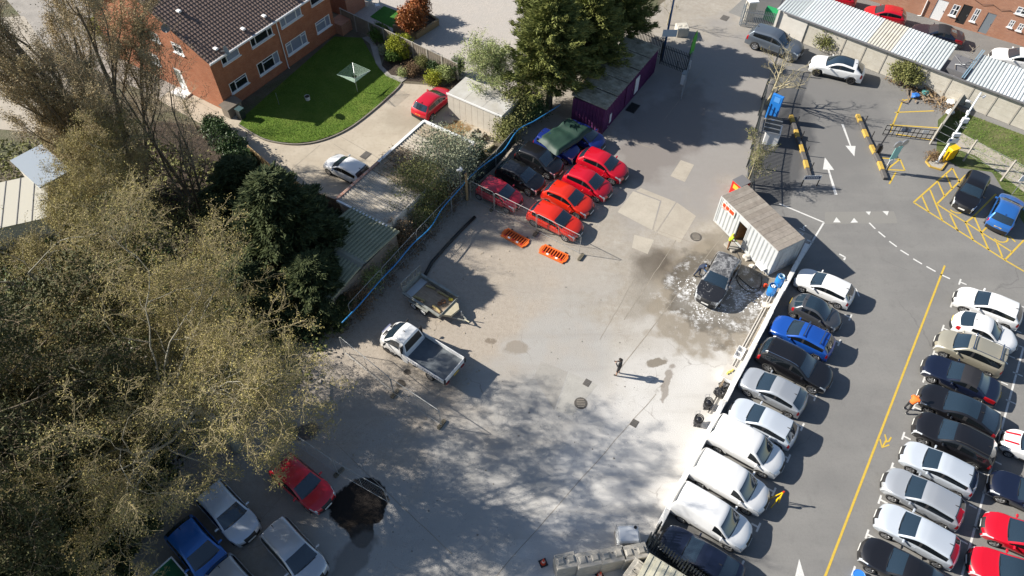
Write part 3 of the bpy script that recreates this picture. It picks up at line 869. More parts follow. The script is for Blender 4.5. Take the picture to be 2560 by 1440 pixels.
# yellow hatching of the accessible bays
for a, b in [((2284, 506), (2381, 420)), ((2284, 506), (2512, 650)), ((2381, 420), (2400, 458)), ((2342, 510), (2415, 437)), ((2342, 510), (2530, 630)), ((2512, 650), (2560, 600)), ((2305, 490), (2322, 530)), ((2325, 474), (2356, 551)), ((2345, 455), (2361, 490)), ((2365, 436), (2380, 472)),
             ((2375, 535), (2395, 578)), ((2413, 555), (2433, 600)), ((2435, 540), (2472, 625)), ((2435, 540), (2490, 485)), ((2415, 556), (2436, 540)), ((2455, 580), (2475, 560)), ((2492, 607), (2506, 643)), ((2512, 650), (2580, 690)),
             ((2225, 330), (2258, 248)), ((2225, 312), (2350, 320)), ((2237, 281), (2335, 277)), ((2255, 252), (2290, 245)), ((2205, 395), (2250, 398)), ((2250, 398), (2262, 426)), ((2262, 426), (2217, 424)), ((2217, 424), (2250, 398)), ((2240, 430), (2223, 460)), ((2240, 335), (2330, 350))]:
    linep(a, b, 0.13, M_YEL, name='yellow_marking')
def symbol(px, py):
    c = g(px, py)
    pts = [c + Vector((math.cos(t), math.sin(t), 0)) * 0.55 for t in [R(200 + 25 * i) for i in range(10)]]
    strip(pts, 0.12, MZ, M_YEL, 'wheelchair_symbol', car_park)
    strip([c + Vector((0.5, 0.75, 0)), c + Vector((0.2, 0.1, 0)), c + Vector((0.75, 0.0, 0)), c + Vector((0.95, -0.5, 0))], 0.12, MZ + 0.001, M_YEL, 'wheelchair_symbol', car_park)
symbol(2500, 592); symbol(2390, 520)
# the yellow scrawled arrow
strip([g(2212, 1086), g(2216, 1100), g(2205, 1119)], 0.10, MZ, M_YEL, 'painted_arrow', car_park)
strip([g(2200, 1098), g(2205, 1119), g(2223, 1112)], 0.10, MZ + 0.001, M_YEL, 'painted_arrow', car_park)
strip([g(2228, 1093), g(2222, 1103), g(2212, 1105)], 0.10, MZ + 0.001, M_YEL, 'painted_arrow', car_park)
# letters  A / C  in the shade of the container
def stroke(pts, w=0.09): strip([g(*p) for p in pts], w, MZ, M_WHITE, 'painted_letters', car_park)
stroke([(2000, 592), (2009, 584), (1998, 580)]); stroke([(2012, 577), (1999, 570)]); stroke([(2016, 564), (2010, 566), (2008, 570), (2012, 573)])
# relaid tarmac strip across the lane
sheet('tarmac_patch', P2([(2062, 530), (2235, 528), (2245, 558), (2062, 560)]), 0.0, GM['patch'], None, car_park)

# ------------------------------------------------------------------ manholes and gullies
M_IRON = mat('cast_iron', (0.06, 0.055, 0.05), 0.75, noise=(20, (0.13, 0.12, 0.11), 0.3))
def manhole(px, py, r, label):
    t = thing('manhole', label, 'manhole cover', g(px, py, 0.004))
    MB().tube([(0, 0, -0.02), (0, 0, 0.008)], r, 20).build('frame', mat('manhole_ring', (0.10, 0.09, 0.08), 0.9), t)
    mb = MB().tube([(0, 0, -0.01), (0, 0, 0.014)], r * 0.86, 20).build('cover', M_IRON, t)
    for k in range(-2, 3):
        MB().box((0, k * r * 0.3, 0.018), (r * 1.3 * math.sqrt(max(0.1, 1 - (k * 0.32) ** 2)), r * 0.12, 0.008)).build('rib', M_JOINT, t)
manhole(1740, 592, 0.44, 'round iron manhole cover on the pale slabs near the grey container')
manhole(1452, 1008, 0.42, 'round iron manhole cover in the shaded grey slab')
def gully(px, py, w, d, label, host_z=0.004):
    t = thing('drain_grate', label, 'drain grate', g(px, py, host_z), SITE)
    MB().box((0, 0, 0), (w, d, 0.02)).build('frame', M_IRON, t)
    for k in range(5):
        MB().box((0, (k - 2) * d * 0.17, 0.014), (w * 0.86, d * 0.07, 0.012)).build('bar', mat('grate_bar', (0.16, 0.15, 0.14), 0.6), t)
gully(1468, 957, 0.5, 0.42, 'square iron drain grate beside the grey repair slab')
gully(1586, 1058, 0.5, 0.42, 'square iron drain grate on the pale bluish concrete')
gully(914, 388, 0.85, 0.6, 'rusty drain grate in the sandy drive by the garages')
gully(1812, 45, 0.9, 0.7, 'square manhole plate in the entrance lane')
# ------------------------------------------------------------------ buildings
def onwall(px, py, p0, d):
    """where a place of the photograph meets the upright plane through p0 along d: distance along, height"""
    v = (px - 1280) / CAM_F * _rt - (py - 720) / CAM_F * _up + _fw
    n = Vector((d.y, -d.x, 0))
    t = (Vector((p0.x, p0.y, 0)) - Vector((0, 0, CAM_H))).dot(n) / v.dot(n)
    q = Vector((0, 0, CAM_H)) + v * t
    return (q - Vector((p0.x, p0.y, 0))).dot(Vector((d.x, d.y, 0))), q.z

def brick_mat(name, c1, c2, mortar, w=0.225, h=0.075):
    n = NG(name, 0.9)
    br = n.nt.nodes.new('ShaderNodeTexBrick')
    br.inputs['Scale'].default_value = 1.0
    br.inputs['Brick Width'].default_value = w; br.inputs['Row Height'].default_value = h; br.inputs['Mortar Size'].default_value = 0.006
    br.inputs['Color1'].default_value = (*c1, 1); br.inputs['Color2'].default_value = (*c2, 1); br.inputs['Mortar'].default_value = (*mortar, 1)
    sp = n.nt.nodes.new('ShaderNodeSeparateXYZ'); n.nt.links.new(n.co.outputs['Object'], sp.inputs[0])
    cb = n.nt.nodes.new('ShaderNodeCombineXYZ')
    n.nt.links.new(n.mul(sp.outputs['X'], sp.outputs['Y'], 'ADD'), cb.inputs[0]); n.nt.links.new(sp.outputs['Z'], cb.inputs[1])
    n.nt.links.new(cb.outputs[0], br.inputs['Vector'])
    c = n.mix(n.noise(1.2), br.outputs['Color'], tuple(x * 0.75 for x in c1), k=0.5)
    c = n.mix(n.noise(9, lo=0.5, hi=0.8), c, tuple(min(1, x * 1.25) for x in c2), k=0.5)
    n.out(c, br.outputs['Fac'], -0.4, 0.01)
    return n.m
M_BRICK = brick_mat('red_brick', (0.33, 0.115, 0.06), (0.43, 0.16, 0.08), (0.40, 0.28, 0.20))
M_BRICK2 = brick_mat('old_brick', (0.44, 0.21, 0.13), (0.34, 0.15, 0.095), (0.46, 0.38, 0.31))
M_PVC = mat('white_pvc', (0.78, 0.79, 0.80), 0.35)
M_PANE = mat('window_glass', (0.015, 0.018, 0.022), 0.05, spec=0.7)
M_NET = mat('net_curtain_glass', (0.30, 0.34, 0.42), 0.2, noise=(14, (0.18, 0.21, 0.28), 0.3))
M_TILE = mat('roof_tile', (0.15, 0.105, 0.088), 0.9, noise=(3.0, (0.24, 0.175, 0.15), 0.2), bump=(20, 0.3))
M_LEAD = mat('lead', (0.16, 0.16, 0.17), 0.6)
M_CONC = mat('concrete', (0.42, 0.40, 0.36), 0.9, noise=(2.2, (0.30, 0.28, 0.245), 0.2), bump=(20, 0.3))
M_CONCW = mat('panel_concrete', (0.55, 0.53, 0.475), 0.9, noise=(1.6, (0.42, 0.39, 0.33), 0.2), bump=(20, 0.2))
M_GALV = mat('galvanised', (0.45, 0.47, 0.49), 0.4, metal=0.6, noise=(8, (0.33, 0.35, 0.37), 0.3))

def wall_face(mb, x0, x1, z0, z1, openings, depth=0.12):
    """an upright face in the local XZ plane at y=0, facing -y, with holes and their reveals"""
    xs = sorted({x0, x1, *[o[0] for o in openings], *[o[1] for o in openings]})
    zs = sorted({z0, z1, *[o[2] for o in openings], *[o[3] for o in openings]})
    for a, b in zip(xs, xs[1:]):
        for c, d in zip(zs, zs[1:]):
            xm, zm = (a + b) / 2, (c + d) / 2
            if any(o[0] < xm < o[1] and o[2] < zm < o[3] for o in openings): continue
            mb.add([(a, 0, c), (b, 0, c), (b, 0, d), (a, 0, d)], [(0, 1, 2, 3)])
    for (a, b, c, d) in openings:
        mb.add([(a, 0, c), (b, 0, c), (b, 0, d), (a, 0, d), (a, depth, c), (b, depth, c), (b, depth, d), (a, depth, d)], [(0, 4, 5, 1), (1, 5, 6, 2), (2, 6, 7, 3), (3, 7, 4, 0)])

def window(parent, x0, x1, z0, z1, lights, pane=None, loc=(0, 0, 0), rot=0.0, depth=0.07, name='window', sill=True, transom=None, fm=None):
    """frame, panes and sill; local x along the wall, outside is -y"""
    w, h = x1 - x0, z1 - z0
    f = 0.07
    fr = MB()
    y = depth - 0.04
    fr.box((w / 2, y, f / 2), (w, 0.08, f)).box((w / 2, y, h - f / 2), (w, 0.08, f)).box((f / 2, y, h / 2), (f, 0.078, h - 2 * f)).box((w - f / 2, y, h / 2), (f, 0.078, h - 2 * f))
    cuts = [0.0]
    for k in lights: cuts.append(cuts[-1] + k)
    cuts = [c / cuts[-1] * w for c in cuts]
    for c in cuts[1:-1]: fr.box((c, y, h / 2), (f, 0.078, h - 2 * f))
    off = Matrix.Rotation(rot, 3, 'Z') @ Vector((x0, 0, z0))
    o = fr.build(name, fm or M_PVC, parent, loc=Vector(loc) + off, rot=(0, 0, rot))
    for i, (a, b) in enumerate(zip(cuts, cuts[1:])):
        segs = [(f, h - f)]
        if transom and transom[i]: segs = [(f, h * transom[i]), (h * transom[i] + 0.05, h - f)]
        if len(segs) > 1: MB().box(((a + b) / 2, y, h * transom[i] + 0.025), (b - a - f, 0.076, 0.05)).build('transom', fm or M_PVC, o)
        for (c, d) in segs:
            MB().box(((a + b) / 2, depth + 0.012, (c + d) / 2), (b - a - 0.01, 0.02, d - c + 0.04)).build('pane', (pane[i] if isinstance(pane, list) else pane) or M_PANE, o)
    if sill: MB().box((w / 2, -0.03, -0.035), (w + 0.14, 0.20, 0.07)).build('sill', M_PVC, o)
    return o

def corrugated(name, m, parent, w, run, z0, z1, period=0.15, amp=0.03, loc=(0, 0, 0), rot=0.0, trap=True, thick=True, sag=0.0, seed=0, kind=None):
    """ribbed sheet; ribs run along local y (from y=0,z0 to y=run,z1), waves along local x"""
    n = max(2, int(round(w / period)))
    prof = []
    for i in range(n):
        x = i * w / n; p = w / n
        if trap: prof += [(x, 0), (x + p * 0.38, 0), (x + p * 0.5, amp), (x + p * 0.88, amp)]
        else: prof += [(x + p * k / 4, amp * 0.5 * (1 + math.sin(2 * math.pi * k / 4))) for k in range(4)]
    prof.append((w, 0))
    vs, fs = [], []
    rows = 2 if not sag else 6
    rnd = random.Random(seed)
    for r_ in range(rows):
        t = r_ / (rows - 1)
        for (x, dz) in prof: vs.append((x, run * t, z0 + (z1 - z0) * t + dz - sag * 4 * t * (1 - t)))
    k = len(prof)
    for r_ in range(rows - 1):
        for i in range(k - 1): fs.append((r_ * k + i, r_ * k + i + 1, (r_ + 1) * k + i + 1, (r_ + 1) * k + i))
    o = MB().add(vs, fs).build(name, m, parent, loc=loc, rot=(0, 0, rot))
    if kind: o['kind'] = kind
    return o

# ---- the brick house with its lawn
C0 = g(568, 279)
house = thing('brick_house', 'two storey orange brick house with brown tiled roof beside the lawn', 'house', (C0.x, C0.y, 0), SITE)
HL, HD, HE = 14.2, 15.0, 5.05
fw_ = [(1.15, 3.08, 3.95, 4.72, 'b'), (4.42, 6.98, 3.80, 4.66, 'a'), (7.98, 10.60, 3.80, 4.66, 'n'), (11.88, 13.8, 3.95, 4.66, 'c'),
       (1.05, 3.02, 1.18, 2.18, 'd'), (4.32, 6.90, 1.03, 2.22, 'e'), (7.90, 10.50, 1.06, 2.26, 'm'), (11.84, 13.76, 1.20, 2.30, 'k')]
gw_ = [(3.1, 4.3, 4.42, 5.38), (5.9, 7.05, 4.60, 5.45), (7.4, 8.6, 1.75, 2.8)]
mb = MB(); wall_face(mb, 0, HL, 0, HE, [w[:4] for w in fw_])
w1 = mb.build('wall', M_BRICK, house)
# gable wall: local x runs back from the far end, so it is turned a quarter
gop = [(HD - b, HD - a, c, d) for (a, b, c, d) in gw_] + [(HD - 5.75, HD - 4.75, 0.12, 2.35)]
rg = HE + (HD / 2) * math.tan(R(27))
# trim the rectangle above the roof line: rebuild it as a clipped outline
gable = MB()
tmp = MB(); wall_face(tmp, 0, HD, 0, HE, [o for o in gop if o[3] <= HE] + [(o[0], o[1], o[2], HE) for o in gop if o[3] > HE])
gable.v, gable.f = tmp.v, tmp.f
xs_ = sorted({0.0, HD, HD / 2, *[o[0] for o in gop if o[3] > HE], *[o[1] for o in gop if o[3] > HE]})
rl = lambda x: HE + (HD / 2 - abs(x - HD / 2)) * math.tan(R(27))
for a, b in zip(xs_, xs_[1:]):
    o = [q for q in gop if q[3] > HE and q[0] < (a + b) / 2 < q[1]]
    zb_ = o[0][3] if o else HE
    gable.add([(a, 0, zb_), (b, 0, zb_), (b, 0, max(rl(b), zb_)), (a, 0, max(rl(a), zb_))], [(0, 1, 2, 3)])
gable.build('gable_wall', M_BRICK, house, loc=(0, HD, 0), rot=(0, 0, R(-90)))
MB().box((HL / 2, HD - 0.06, HE / 2), (HL, 0.12, HE)).build('back_wall', M_BRICK, house)
MB().box((HL - 0.06, HD / 2, HE / 2), (0.12, HD - 0.3, HE)).build('end_wall', M_BRICK, house)
MB().box((HL / 2, HD / 2, 2.5), (HL - 0.7, HD - 0.7, 4.6)).build('inner_shell', mat('dim_room', (0.05, 0.05, 0.05), 0.9), house)
for (a, b, c, d, k) in fw_:
    nb = [M_NET, M_NET, M_NET]
    spec = {'a': ((1, 2.6, 1), None, (None, None, 0.8)), 'e': ((1, 2.0, 1), [M_PANE, M_PANE, M_NET], (None, 0.72, None)), 'n': ((1, 2.0, 1), nb, None), 'm': ((1, 2.0, 1), nb, (0.75, None, 0.75)),
            'b': ((1, 2.4), [M_PANE, M_NET], None), 'd': ((1, 2.0), None, (None, 0.72)), 'c': ((2, 1), None, None), 'k': ((2, 1), [M_NET, M_NET], (0.72, None))}[k]
    window(house, a, b, c, d, spec[0], spec[1], transom=spec[2])
for (a, b, c, d) in gw_:
    window(house, HD - b, HD - a, c, d, (1, 1), None, loc=(0, HD, 0), rot=R(-90), transom=(0.7, 0.7))
# white side door with its porch step
dr = MB().box((0.5, 0.06, 1.12), (1.0, 0.06, 2.2)).build('door', M_PVC, house, loc=(0, 5.75, 0.12), rot=(0, 0, R(-90)))
MB().box((0.35, 0.025, 1.35), (0.5, 0.02, 1.3)).build('pane', mat('frosted_glass', (0.20, 0.22, 0.20), 0.2), dr)
MB().box((0.5, -0.45, -0.06), (1.7, 0.9, 0.12)).build('step', M_PVC, dr)
# roof
rs = math.tan(R(27))
def tiles(name, flip):
    mbt = MB()
    slope = (HD / 2 + 0.38) / math.cos(R(27))
    nc = int(slope / 0.31); step = slope / nc
    nx = int((HL + 0.4) / 0.30); p = (HL + 0.4) / nx
    prof = []
    for i in range(nx):
        x = -0.2 + i * p
        prof += [(x, 0), (x + p * 0.45, 0), (x + p * 0.58, 0.045), (x + p * 0.86, 0.045)]
    prof.append((HL + 0.2, 0))
    k = len(prof)
    vs, fs = [], []
    c37, s37 = math.cos(R(27)), math.sin(R(27))
    for c in range(nc):
        t0, t1 = c * step, (c + 1) * step + 0.04
        for (t, lift) in ((t0, 0.0), (t0, 0.05), (t1, 0.012)):
            for (x, h) in prof:
                hh = h + lift
                y = -0.38 + t * c37 - hh * s37; z = HE - 0.10 + t * s37 + hh * c37
                vs.append((x, y if not flip else HD - y, z))
        b = c * 3 * k
        for r_ in range(2):
            for i in range(k - 1): fs.append((b + r_ * k + i, b + r_ * k + i + 1, b + (r_ + 1) * k + i + 1, b + (r_ + 1) * k + i))
    return mbt.add(vs, fs)
roof = MB().add([(-0.16, -0.34, HE - 0.16), (HL + 0.16, -0.34, HE - 0.16), (HL + 0.16, HD / 2, rg - 0.03), (-0.16, HD / 2, rg - 0.03), (HL + 0.16, HD + 0.34, HE - 0.16), (-0.16, HD + 0.34, HE - 0.16)], [(0, 1, 2, 3), (3, 2, 4, 5)]).build('roof', M_TILE, house)
tl = tiles('t', False).build('roof_tiles', M_TILE, roof); tl['kind'] = 'stuff'
tl = tiles('t', True).build('roof_tiles', M_TILE, roof); tl['kind'] = 'stuff'
MB().tube([(-0.2, HD / 2, rg + 0.12), (HL + 0.2, HD / 2, rg + 0.12)], 0.14, 8).build('ridge', M_TILE, roof)
MB().box((HL / 2, -0.36, HE - 0.10), (HL + 0.36, 0.03, 0.22)).build('fascia', M_PVC, roof)
MB().tube([(-0.2, -0.44, HE - 0.04), (HL + 0.2, -0.44, HE - 0.04)], 0.06, 8).build('gutter', M_PVC, roof)
MB().tube([(7.52, -0.42, HE - 0.08), (7.52, -0.09, HE - 0.40), (7.52, -0.09, 0.1), (7.52, -0.2, 0.02)], 0.045, 8).build('downpipe', M_PVC, house)
for (x, t) in ((1.25, 0.75), (4.45, 0.9), (6.85, 0.85), (10.4, 0.9), (1.6, 5.0)):
    y = -0.38 + t * math.cos(R(27)); z = HE - 0.10 + t * math.sin(R(27))
    MB().box((x, y, z + 0.15), (0.30, 0.42, 0.16)).box((x, y + 0.12, z + 0.10), (0.26, 0.3, 0.12)).build('roof_vent', M_PVC, roof, bevel=0.03)
def dish(parent, loc, rot, r=0.36):
    n = 16
    vs = [(0, 0, 0.0)]; fs = []
    for a in range(1, 4):
        for k in range(n):
            t = 2 * math.pi * k / n; q = r * a / 3
            vs.append((q * math.cos(t), q * math.sin(t), 0.10 * (a / 3) ** 2))
    for k in range(n): fs.append((0, 1 + k, 1 + (k + 1) % n))
    for a in range(2):
        for k in range(n): fs.append((1 + a * n + k, 1 + a * n + (k + 1) % n, 1 + (a + 1) * n + (k + 1) % n, 1 + (a + 1) * n + k))
    o = MB().add(vs, fs).build('satellite_dish', mat('dish_grey', (0.22, 0.25, 0.26), 0.5), parent, smooth=True, loc=loc, rot=rot)
    MB().tube([(0, 0, 0), (0, -r * 0.9, 0.25)], 0.015, 5).tube([(0, 0, 0), (0, 0.12, -0.35)], 0.025, 5).build('arm', M_GALV, o)
dish(house, (1.5, -0.55, HE + 0.35), (R(70), 0, R(40)), 0.42)
dish(house, (-0.35, 3.6, 7.0), (R(70), 0, R(-40)), 0.34)
MB().tube([(-0.3, 3.2, 5.6), (-0.3, 3.2, 7.3)], 0.02, 5).build('aerial_mast', M_LEAD, house)
MB().tube([(-0.1, 3.2, 5.7), (-0.3, 3.2, 5.7)], 0.02, 5).build('bracket', M_LEAD, house)
for k in range(6):
    MB().tube([(-0.3 - 0.45 + 0.10 * 0, 3.2 - 0.35 + 0.14 * k, 7.25), (-0.3 + 0.3, 3.2 - 0.35 + 0.14 * k, 7.25)], 0.012, 4).build('aerial_rod', M_LEAD, house)
for w, lab in ((0.0, ''),):
    MB().box((HL + 0.75, -0.1, 0.55), (1.5, 1.5, 1.1)).build('bin_store', M_BRICK2, house)

# ---- lawn, path and beds
lawn_pts = [(612, 290), (836, 92), (905, 95), (950, 175), (1005, 205), (992, 222), (940, 268), (885, 310), (840, 335), (790, 352), (740, 358), (690, 354), (650, 343), (597, 312)]
lawn = sheet('lawn', P2(lawn_pts), 0.03, GM['lawn'])
sheet('drive', P2([(440, 200), (568, 279), (612, 292), (597, 312), (650, 343), (690, 356), (740, 361), (790, 355), (840, 338), (885, 313), (940, 271), (992, 225), (1003, 208), (1110, 215), (1160, 200), (1260, 330), (1220, 370), (1190, 390), (840, 500), (790, 510), (640, 400), (520, 320), (380, 240)]), -0.012, GM['drive'])
M_KERB = mat('kerb', (0.24, 0.22, 0.19), 0.9, noise=(4, (0.16, 0.15, 0.125), 0.3))
def kerb_run(pts, w, h, name, m, parent=None, seg=0.9):
    """kerb stones along a line, each a stone of its own"""
    pts = [Vector((p.x, p.y, 0)) for p in pts]
    for a, b in zip(pts, pts[1:]):
        n = max(1, int(round((b - a).length / seg)))
        for i in range(n):
            q0, q1 = a.lerp(b, i / n), a.lerp(b, (i + 1) / n)
            d = (q1 - q0).normalized() * 0.008
            MB().bar((q0 + d) + Vector((0, 0, h / 2 - 0.03)), (q1 - d) + Vector((0, 0, h / 2 - 0.03)), w, h + 0.06).build(name, m, parent)
lk = empty('lawn_edging', (0, 0, 0)); tag(lk, 'low dark kerb stones curving round the lawn edge', 'kerb')
def smooth_line(pts, n=3):
    out = []
    for i in range(len(pts) - 1):
        p0, p1, p2, p3 = pts[max(i - 1, 0)], pts[i], pts[i + 1], pts[min(i + 2, len(pts) - 1)]
        for k in range(n):
            t = k / n
            out.append(0.5 * ((2 * p1) + (p2 - p0) * t + (2 * p0 - 5 * p1 + 4 * p2 - p3) * t * t + (3 * p1 - p0 - 3 * p2 + p3) * t ** 3))
    return out + [pts[-1]]
kerb_run(smooth_line(P2([(597, 313), (650, 345), (690, 357), (740, 362), (790, 356), (840, 339), (885, 314), (940, 271), (992, 224), (1004, 208)])), 0.12, 0.10, 'kerb_stone', M_KERB, lk)
# joints of the drive
for k, (a, b) in enumerate([((850, 340), (955, 400)), ((835, 360), (920, 415)), ((800, 362), (720, 430)), ((430, 215), (575, 300))]):
    strip([g(*a), g(*b)], 0.05, -0.008, M_JOINT, 'joint', bpy.data.objects['drive'])
sheet('flower_bed', P2([(950, 178), (985, 70), (1110, 215), (1140, 195), (1160, 200), (1122, 232), (1060, 205), (1003, 200), (975, 195)]), 0.0, GM['soil'])
sheet('flower_bed', P2([(530, 318), (640, 400), (790, 510), (840, 500), (860, 720), (870, 830), (500, 700), (300, 400), (380, 300)]), -0.016, GM['soil'])
sheet('garden_path', P2([(905, 95), (925, 90), (945, 120), (955, 165), (978, 188), (1020, 195), (1003, 207), (965, 190), (940, 160), (925, 110)]), 0.034, GM['flags'])
# grass blades standing on the lawn
def blades(name, px_poly, n, h, cols, z, seed, label, parent=None):
    rnd = np.random.RandomState(seed)
    poly = np.array([[p.x, p.y] for p in P2(px_poly)])
    lo, hi = poly.min(0), poly.max(0)
    pts = rnd.uniform(lo, hi, (n * 3, 2))
    x, y = pts[:, 0], pts[:, 1]
    ins = np.zeros(len(pts), bool)
    j = len(poly) - 1
    for i in range(len(poly)):
        xi, yi = poly[i]; xj, yj = poly[j]
        c = ((yi > y) != (yj > y)) & (x < (xj - xi) * (y - yi) / (yj - yi + 1e-12) + xi)
        ins ^= c; j = i
    pts = pts[ins][:n]
    m = len(pts)
    a = rnd.uniform(0, 2 * np.pi, m); w = rnd.uniform(0.012, 0.025, m); hh = h * rnd.uniform(0.5, 1.3, m)
    b0 = np.c_[pts[:, 0] + np.cos(a) * w, pts[:, 1] + np.sin(a) * w, np.full(m, z)]
    b1 = np.c_[pts[:, 0] - np.cos(a) * w, pts[:, 1] - np.sin(a) * w, np.full(m, z)]
    tp = np.c_[pts + rnd.normal(0, h * 0.5, (m, 2)), z + hh]
    vs = np.stack([b0, b1, tp], 1).reshape(-1, 3)
    me = fast_mesh(name, vs, np.arange(3 * m).reshape(-1, 3))
    o = link_mesh(name, me, cols, parent)
    tag(o, label, 'grass', kind='stuff')
    return o
def fast_mesh(name, vs, fs, smooth=False):
    vs = np.asarray(vs, np.float32); fs = np.asarray(fs, np.int32)
    me = bpy.data.meshes.new(name)
    nv, nf, k = len(vs), len(fs), fs.shape[1]
    me.vertices.add(nv); me.vertices.foreach_set('co', vs.ravel())
    me.loops.add(nf * k); me.loops.foreach_set('vertex_index', fs.ravel())
    me.polygons.add(nf); me.polygons.foreach_set('loop_start', np.arange(0, nf * k, k, dtype=np.int32))
    if smooth: me.polygons.foreach_set('use_smooth', np.ones(nf, bool))
    me.update(calc_edges=True)
    return me
M_BLADE = mat('grass_blade', (0.11, 0.21, 0.022), 0.8, noise=(2.5, (0.18, 0.26, 0.045), 0.2))
blades('lawn_grass', lawn_pts, 36000, 0.05, M_BLADE, 0.03, 3, 'short mown grass of the house lawn')

sheet('street', P2([(-60, -90), (270, -90), (330, 90), (455, 205), (400, 245), (270, 190), (120, 120)]), -0.010, GM['flags'])
sheet('street', P2([(-300, 60), (60, 40), (200, 240), (90, 330), (-300, 300)]), -0.009, GM['slab_mid'])
# ---- closeboard fences
M_WOOD = mat('fence_wood', (0.30, 0.225, 0.15), 0.9, noise=(4, (0.21, 0.165, 0.12), 0.2))
M_WOODG = mat('grey_wood', (0.25, 0.215, 0.175), 0.9, noise=(3, (0.17, 0.145, 0.12), 0.2))
M_WOODN = mat('new_wood', (0.44, 0.31, 0.16), 0.9, noise=(4, (0.33, 0.23, 0.12), 0.2))
def board_fence(name, pts, h, m, pm, label, seg=1.9, posth=None):
    pts = [Vector((p.x, p.y, 0)) for p in pts]
    t = thing(name, label, 'fence', pts[0])
    o0 = pts[0]
    for a, b in zip(pts, pts[1:]):
        L_ = (b - a).length; n = max(1, int(round(L_ / seg)))
        d = (b - a).normalized(); nr = Vector((-d.y, d.x, 0))
        for i in range(n + (1 if b is pts[-1] else 0)):
            q = a.lerp(b, i / n) - o0
            MB().box((q.x, q.y, (posth or h + 0.05) / 2), (0.11, 0.11, posth or h + 0.05), math.atan2(d.y, d.x)).build('post', pm, t)
        for i in range(n):
            q0, q1 = a.lerp(b, i / n) - o0 + d * 0.06, a.lerp(b, (i + 1) / n) - o0 - d * 0.06
            mbp = MB()
            l = (q1 - q0).length; k = max(1, int(l / 0.12))
            for j in range(k):
                c = q0 + d * (l * (j + 0.5) / k) + nr * (0.010 if j % 2 else -0.006)
                mbp.box((c.x, c.y, h / 2 + 0.03), (l / k * 1.02, 0.02, h - 0.06), math.atan2(d.y, d.x))
            pn = mbp.build('board_panel', m, t); pn['kind'] = 'stuff'
            MB().bar(q0 + Vector((0, 0, h + 0.012)), q1 + Vector((0, 0, h + 0.012)), 0.06, 0.03).build('cap_rail', pm, t)
    return t
board_fence('timber_fence', P2([(858, 62), (1000, 130), (1145, 200)]), 1.75, M_WOODG, M_CONC, 'weathered boarded fence with concrete posts between lawn and paved patio')
board_fence('timber_fence', P2([(775, 507), (700, 460), (635, 405)]), 1.7, M_WOODN, M_WOODN, 'pale new timber fence behind the white car on the drive')
board_fence('timber_fence', P2([(880, 548), (775, 508)]), 1.6, M_WOOD, M_WOOD, 'mossy timber fence between corrugated garage and green shed')

# ---- neighbour's patio
sheet('patio', P2([(1150, 205), (870, 60), (830, 0), (800, -60), (1300, -60), (1330, 120), (1280, 240), (1230, 250)]), -0.01, GM['paving'])
sheet('artificial_turf', P2([(925, 42), (960, 15), (1020, 38), (985, 72)]), 0.012, GM['turf'])
pl = thing('raised_planter', 'raised brick planter round the red leaved shrub', 'planter', g(1060, 70))
_c = g(1060, 70)
for a, b in (((1040, 98), (1096, 62)), ((1096, 62), (1062, 40)), ((985, 75), (1040, 98))):
    q0, q1 = g(*a) - _c, g(*b) - _c
    MB().bar(q0 + Vector((0, 0, 0.3)), q1 + Vector((0, 0, 0.3)), 0.22, 0.6).build('wall', mat('planter_brick', (0.36, 0.27, 0.15), 0.9, noise=(9, (0.24, 0.17, 0.10), 0.2)), pl)
MB().poly([g(*p) - _c for p in [(985, 75), (1040, 98), (1096, 62), (1062, 40), (1015, 40)]], 0.5).build('soil', GM['soil'], pl)
# flat roofed store and garden furniture behind the fence
st_ = thing('garden_store', 'dark flat roofed brick store beside the patio', 'shed', g(872, 22), SITE)
MB().box((0, 0, 1.0), (2.6, 2.2, 2.0)).build('wall', M_BRICK2, st_); MB().box((0, 0, 2.05), (2.9, 2.5, 0.1)).build('roof', M_LEAD, st_)
tb = thing('garden_table', 'round green garden table on the patio', 'table', g(925, 12))
MB().tube([(0, 0, 0.70), (0, 0, 0.74)], 0.55, 18).build('table_top', mat('patio_glass', (0.30, 0.42, 0.34), 0.3), tb)
for k in range(3):
    MB().tube([(0, 0, 0.70), (0.4 * math.cos(k * 2.1), 0.4 * math.sin(k * 2.1), 0)], 0.02, 5).build('leg', M_PVC, tb)
def gchair(px, py, rz, lab):
    t = thing('garden_chair', lab, 'chair', g(px, py), rz, 'white chairs round the patio table')
    MB().box((0, 0, 0.43), (0.45, 0.45, 0.03)).build('seat', M_PVC, t)
    for k in range(4): MB().bar((-0.22, -0.2 + 0.13 * k, 0.45), (-0.30, -0.2 + 0.13 * k, 0.9), 0.03).build('back_slat', M_PVC, t)
    for a in (-0.2, 0.2):
        for b in (-0.2, 0.2): MB().bar((a, b, 0), (a, b, 0.42), 0.03).build('leg', M_PVC, t)
gchair(945, 22, R(200), 'white slatted garden chair at the turf side of the table'); gchair(908, 4, R(20), 'white slatted garden chair between the round table and garden store')
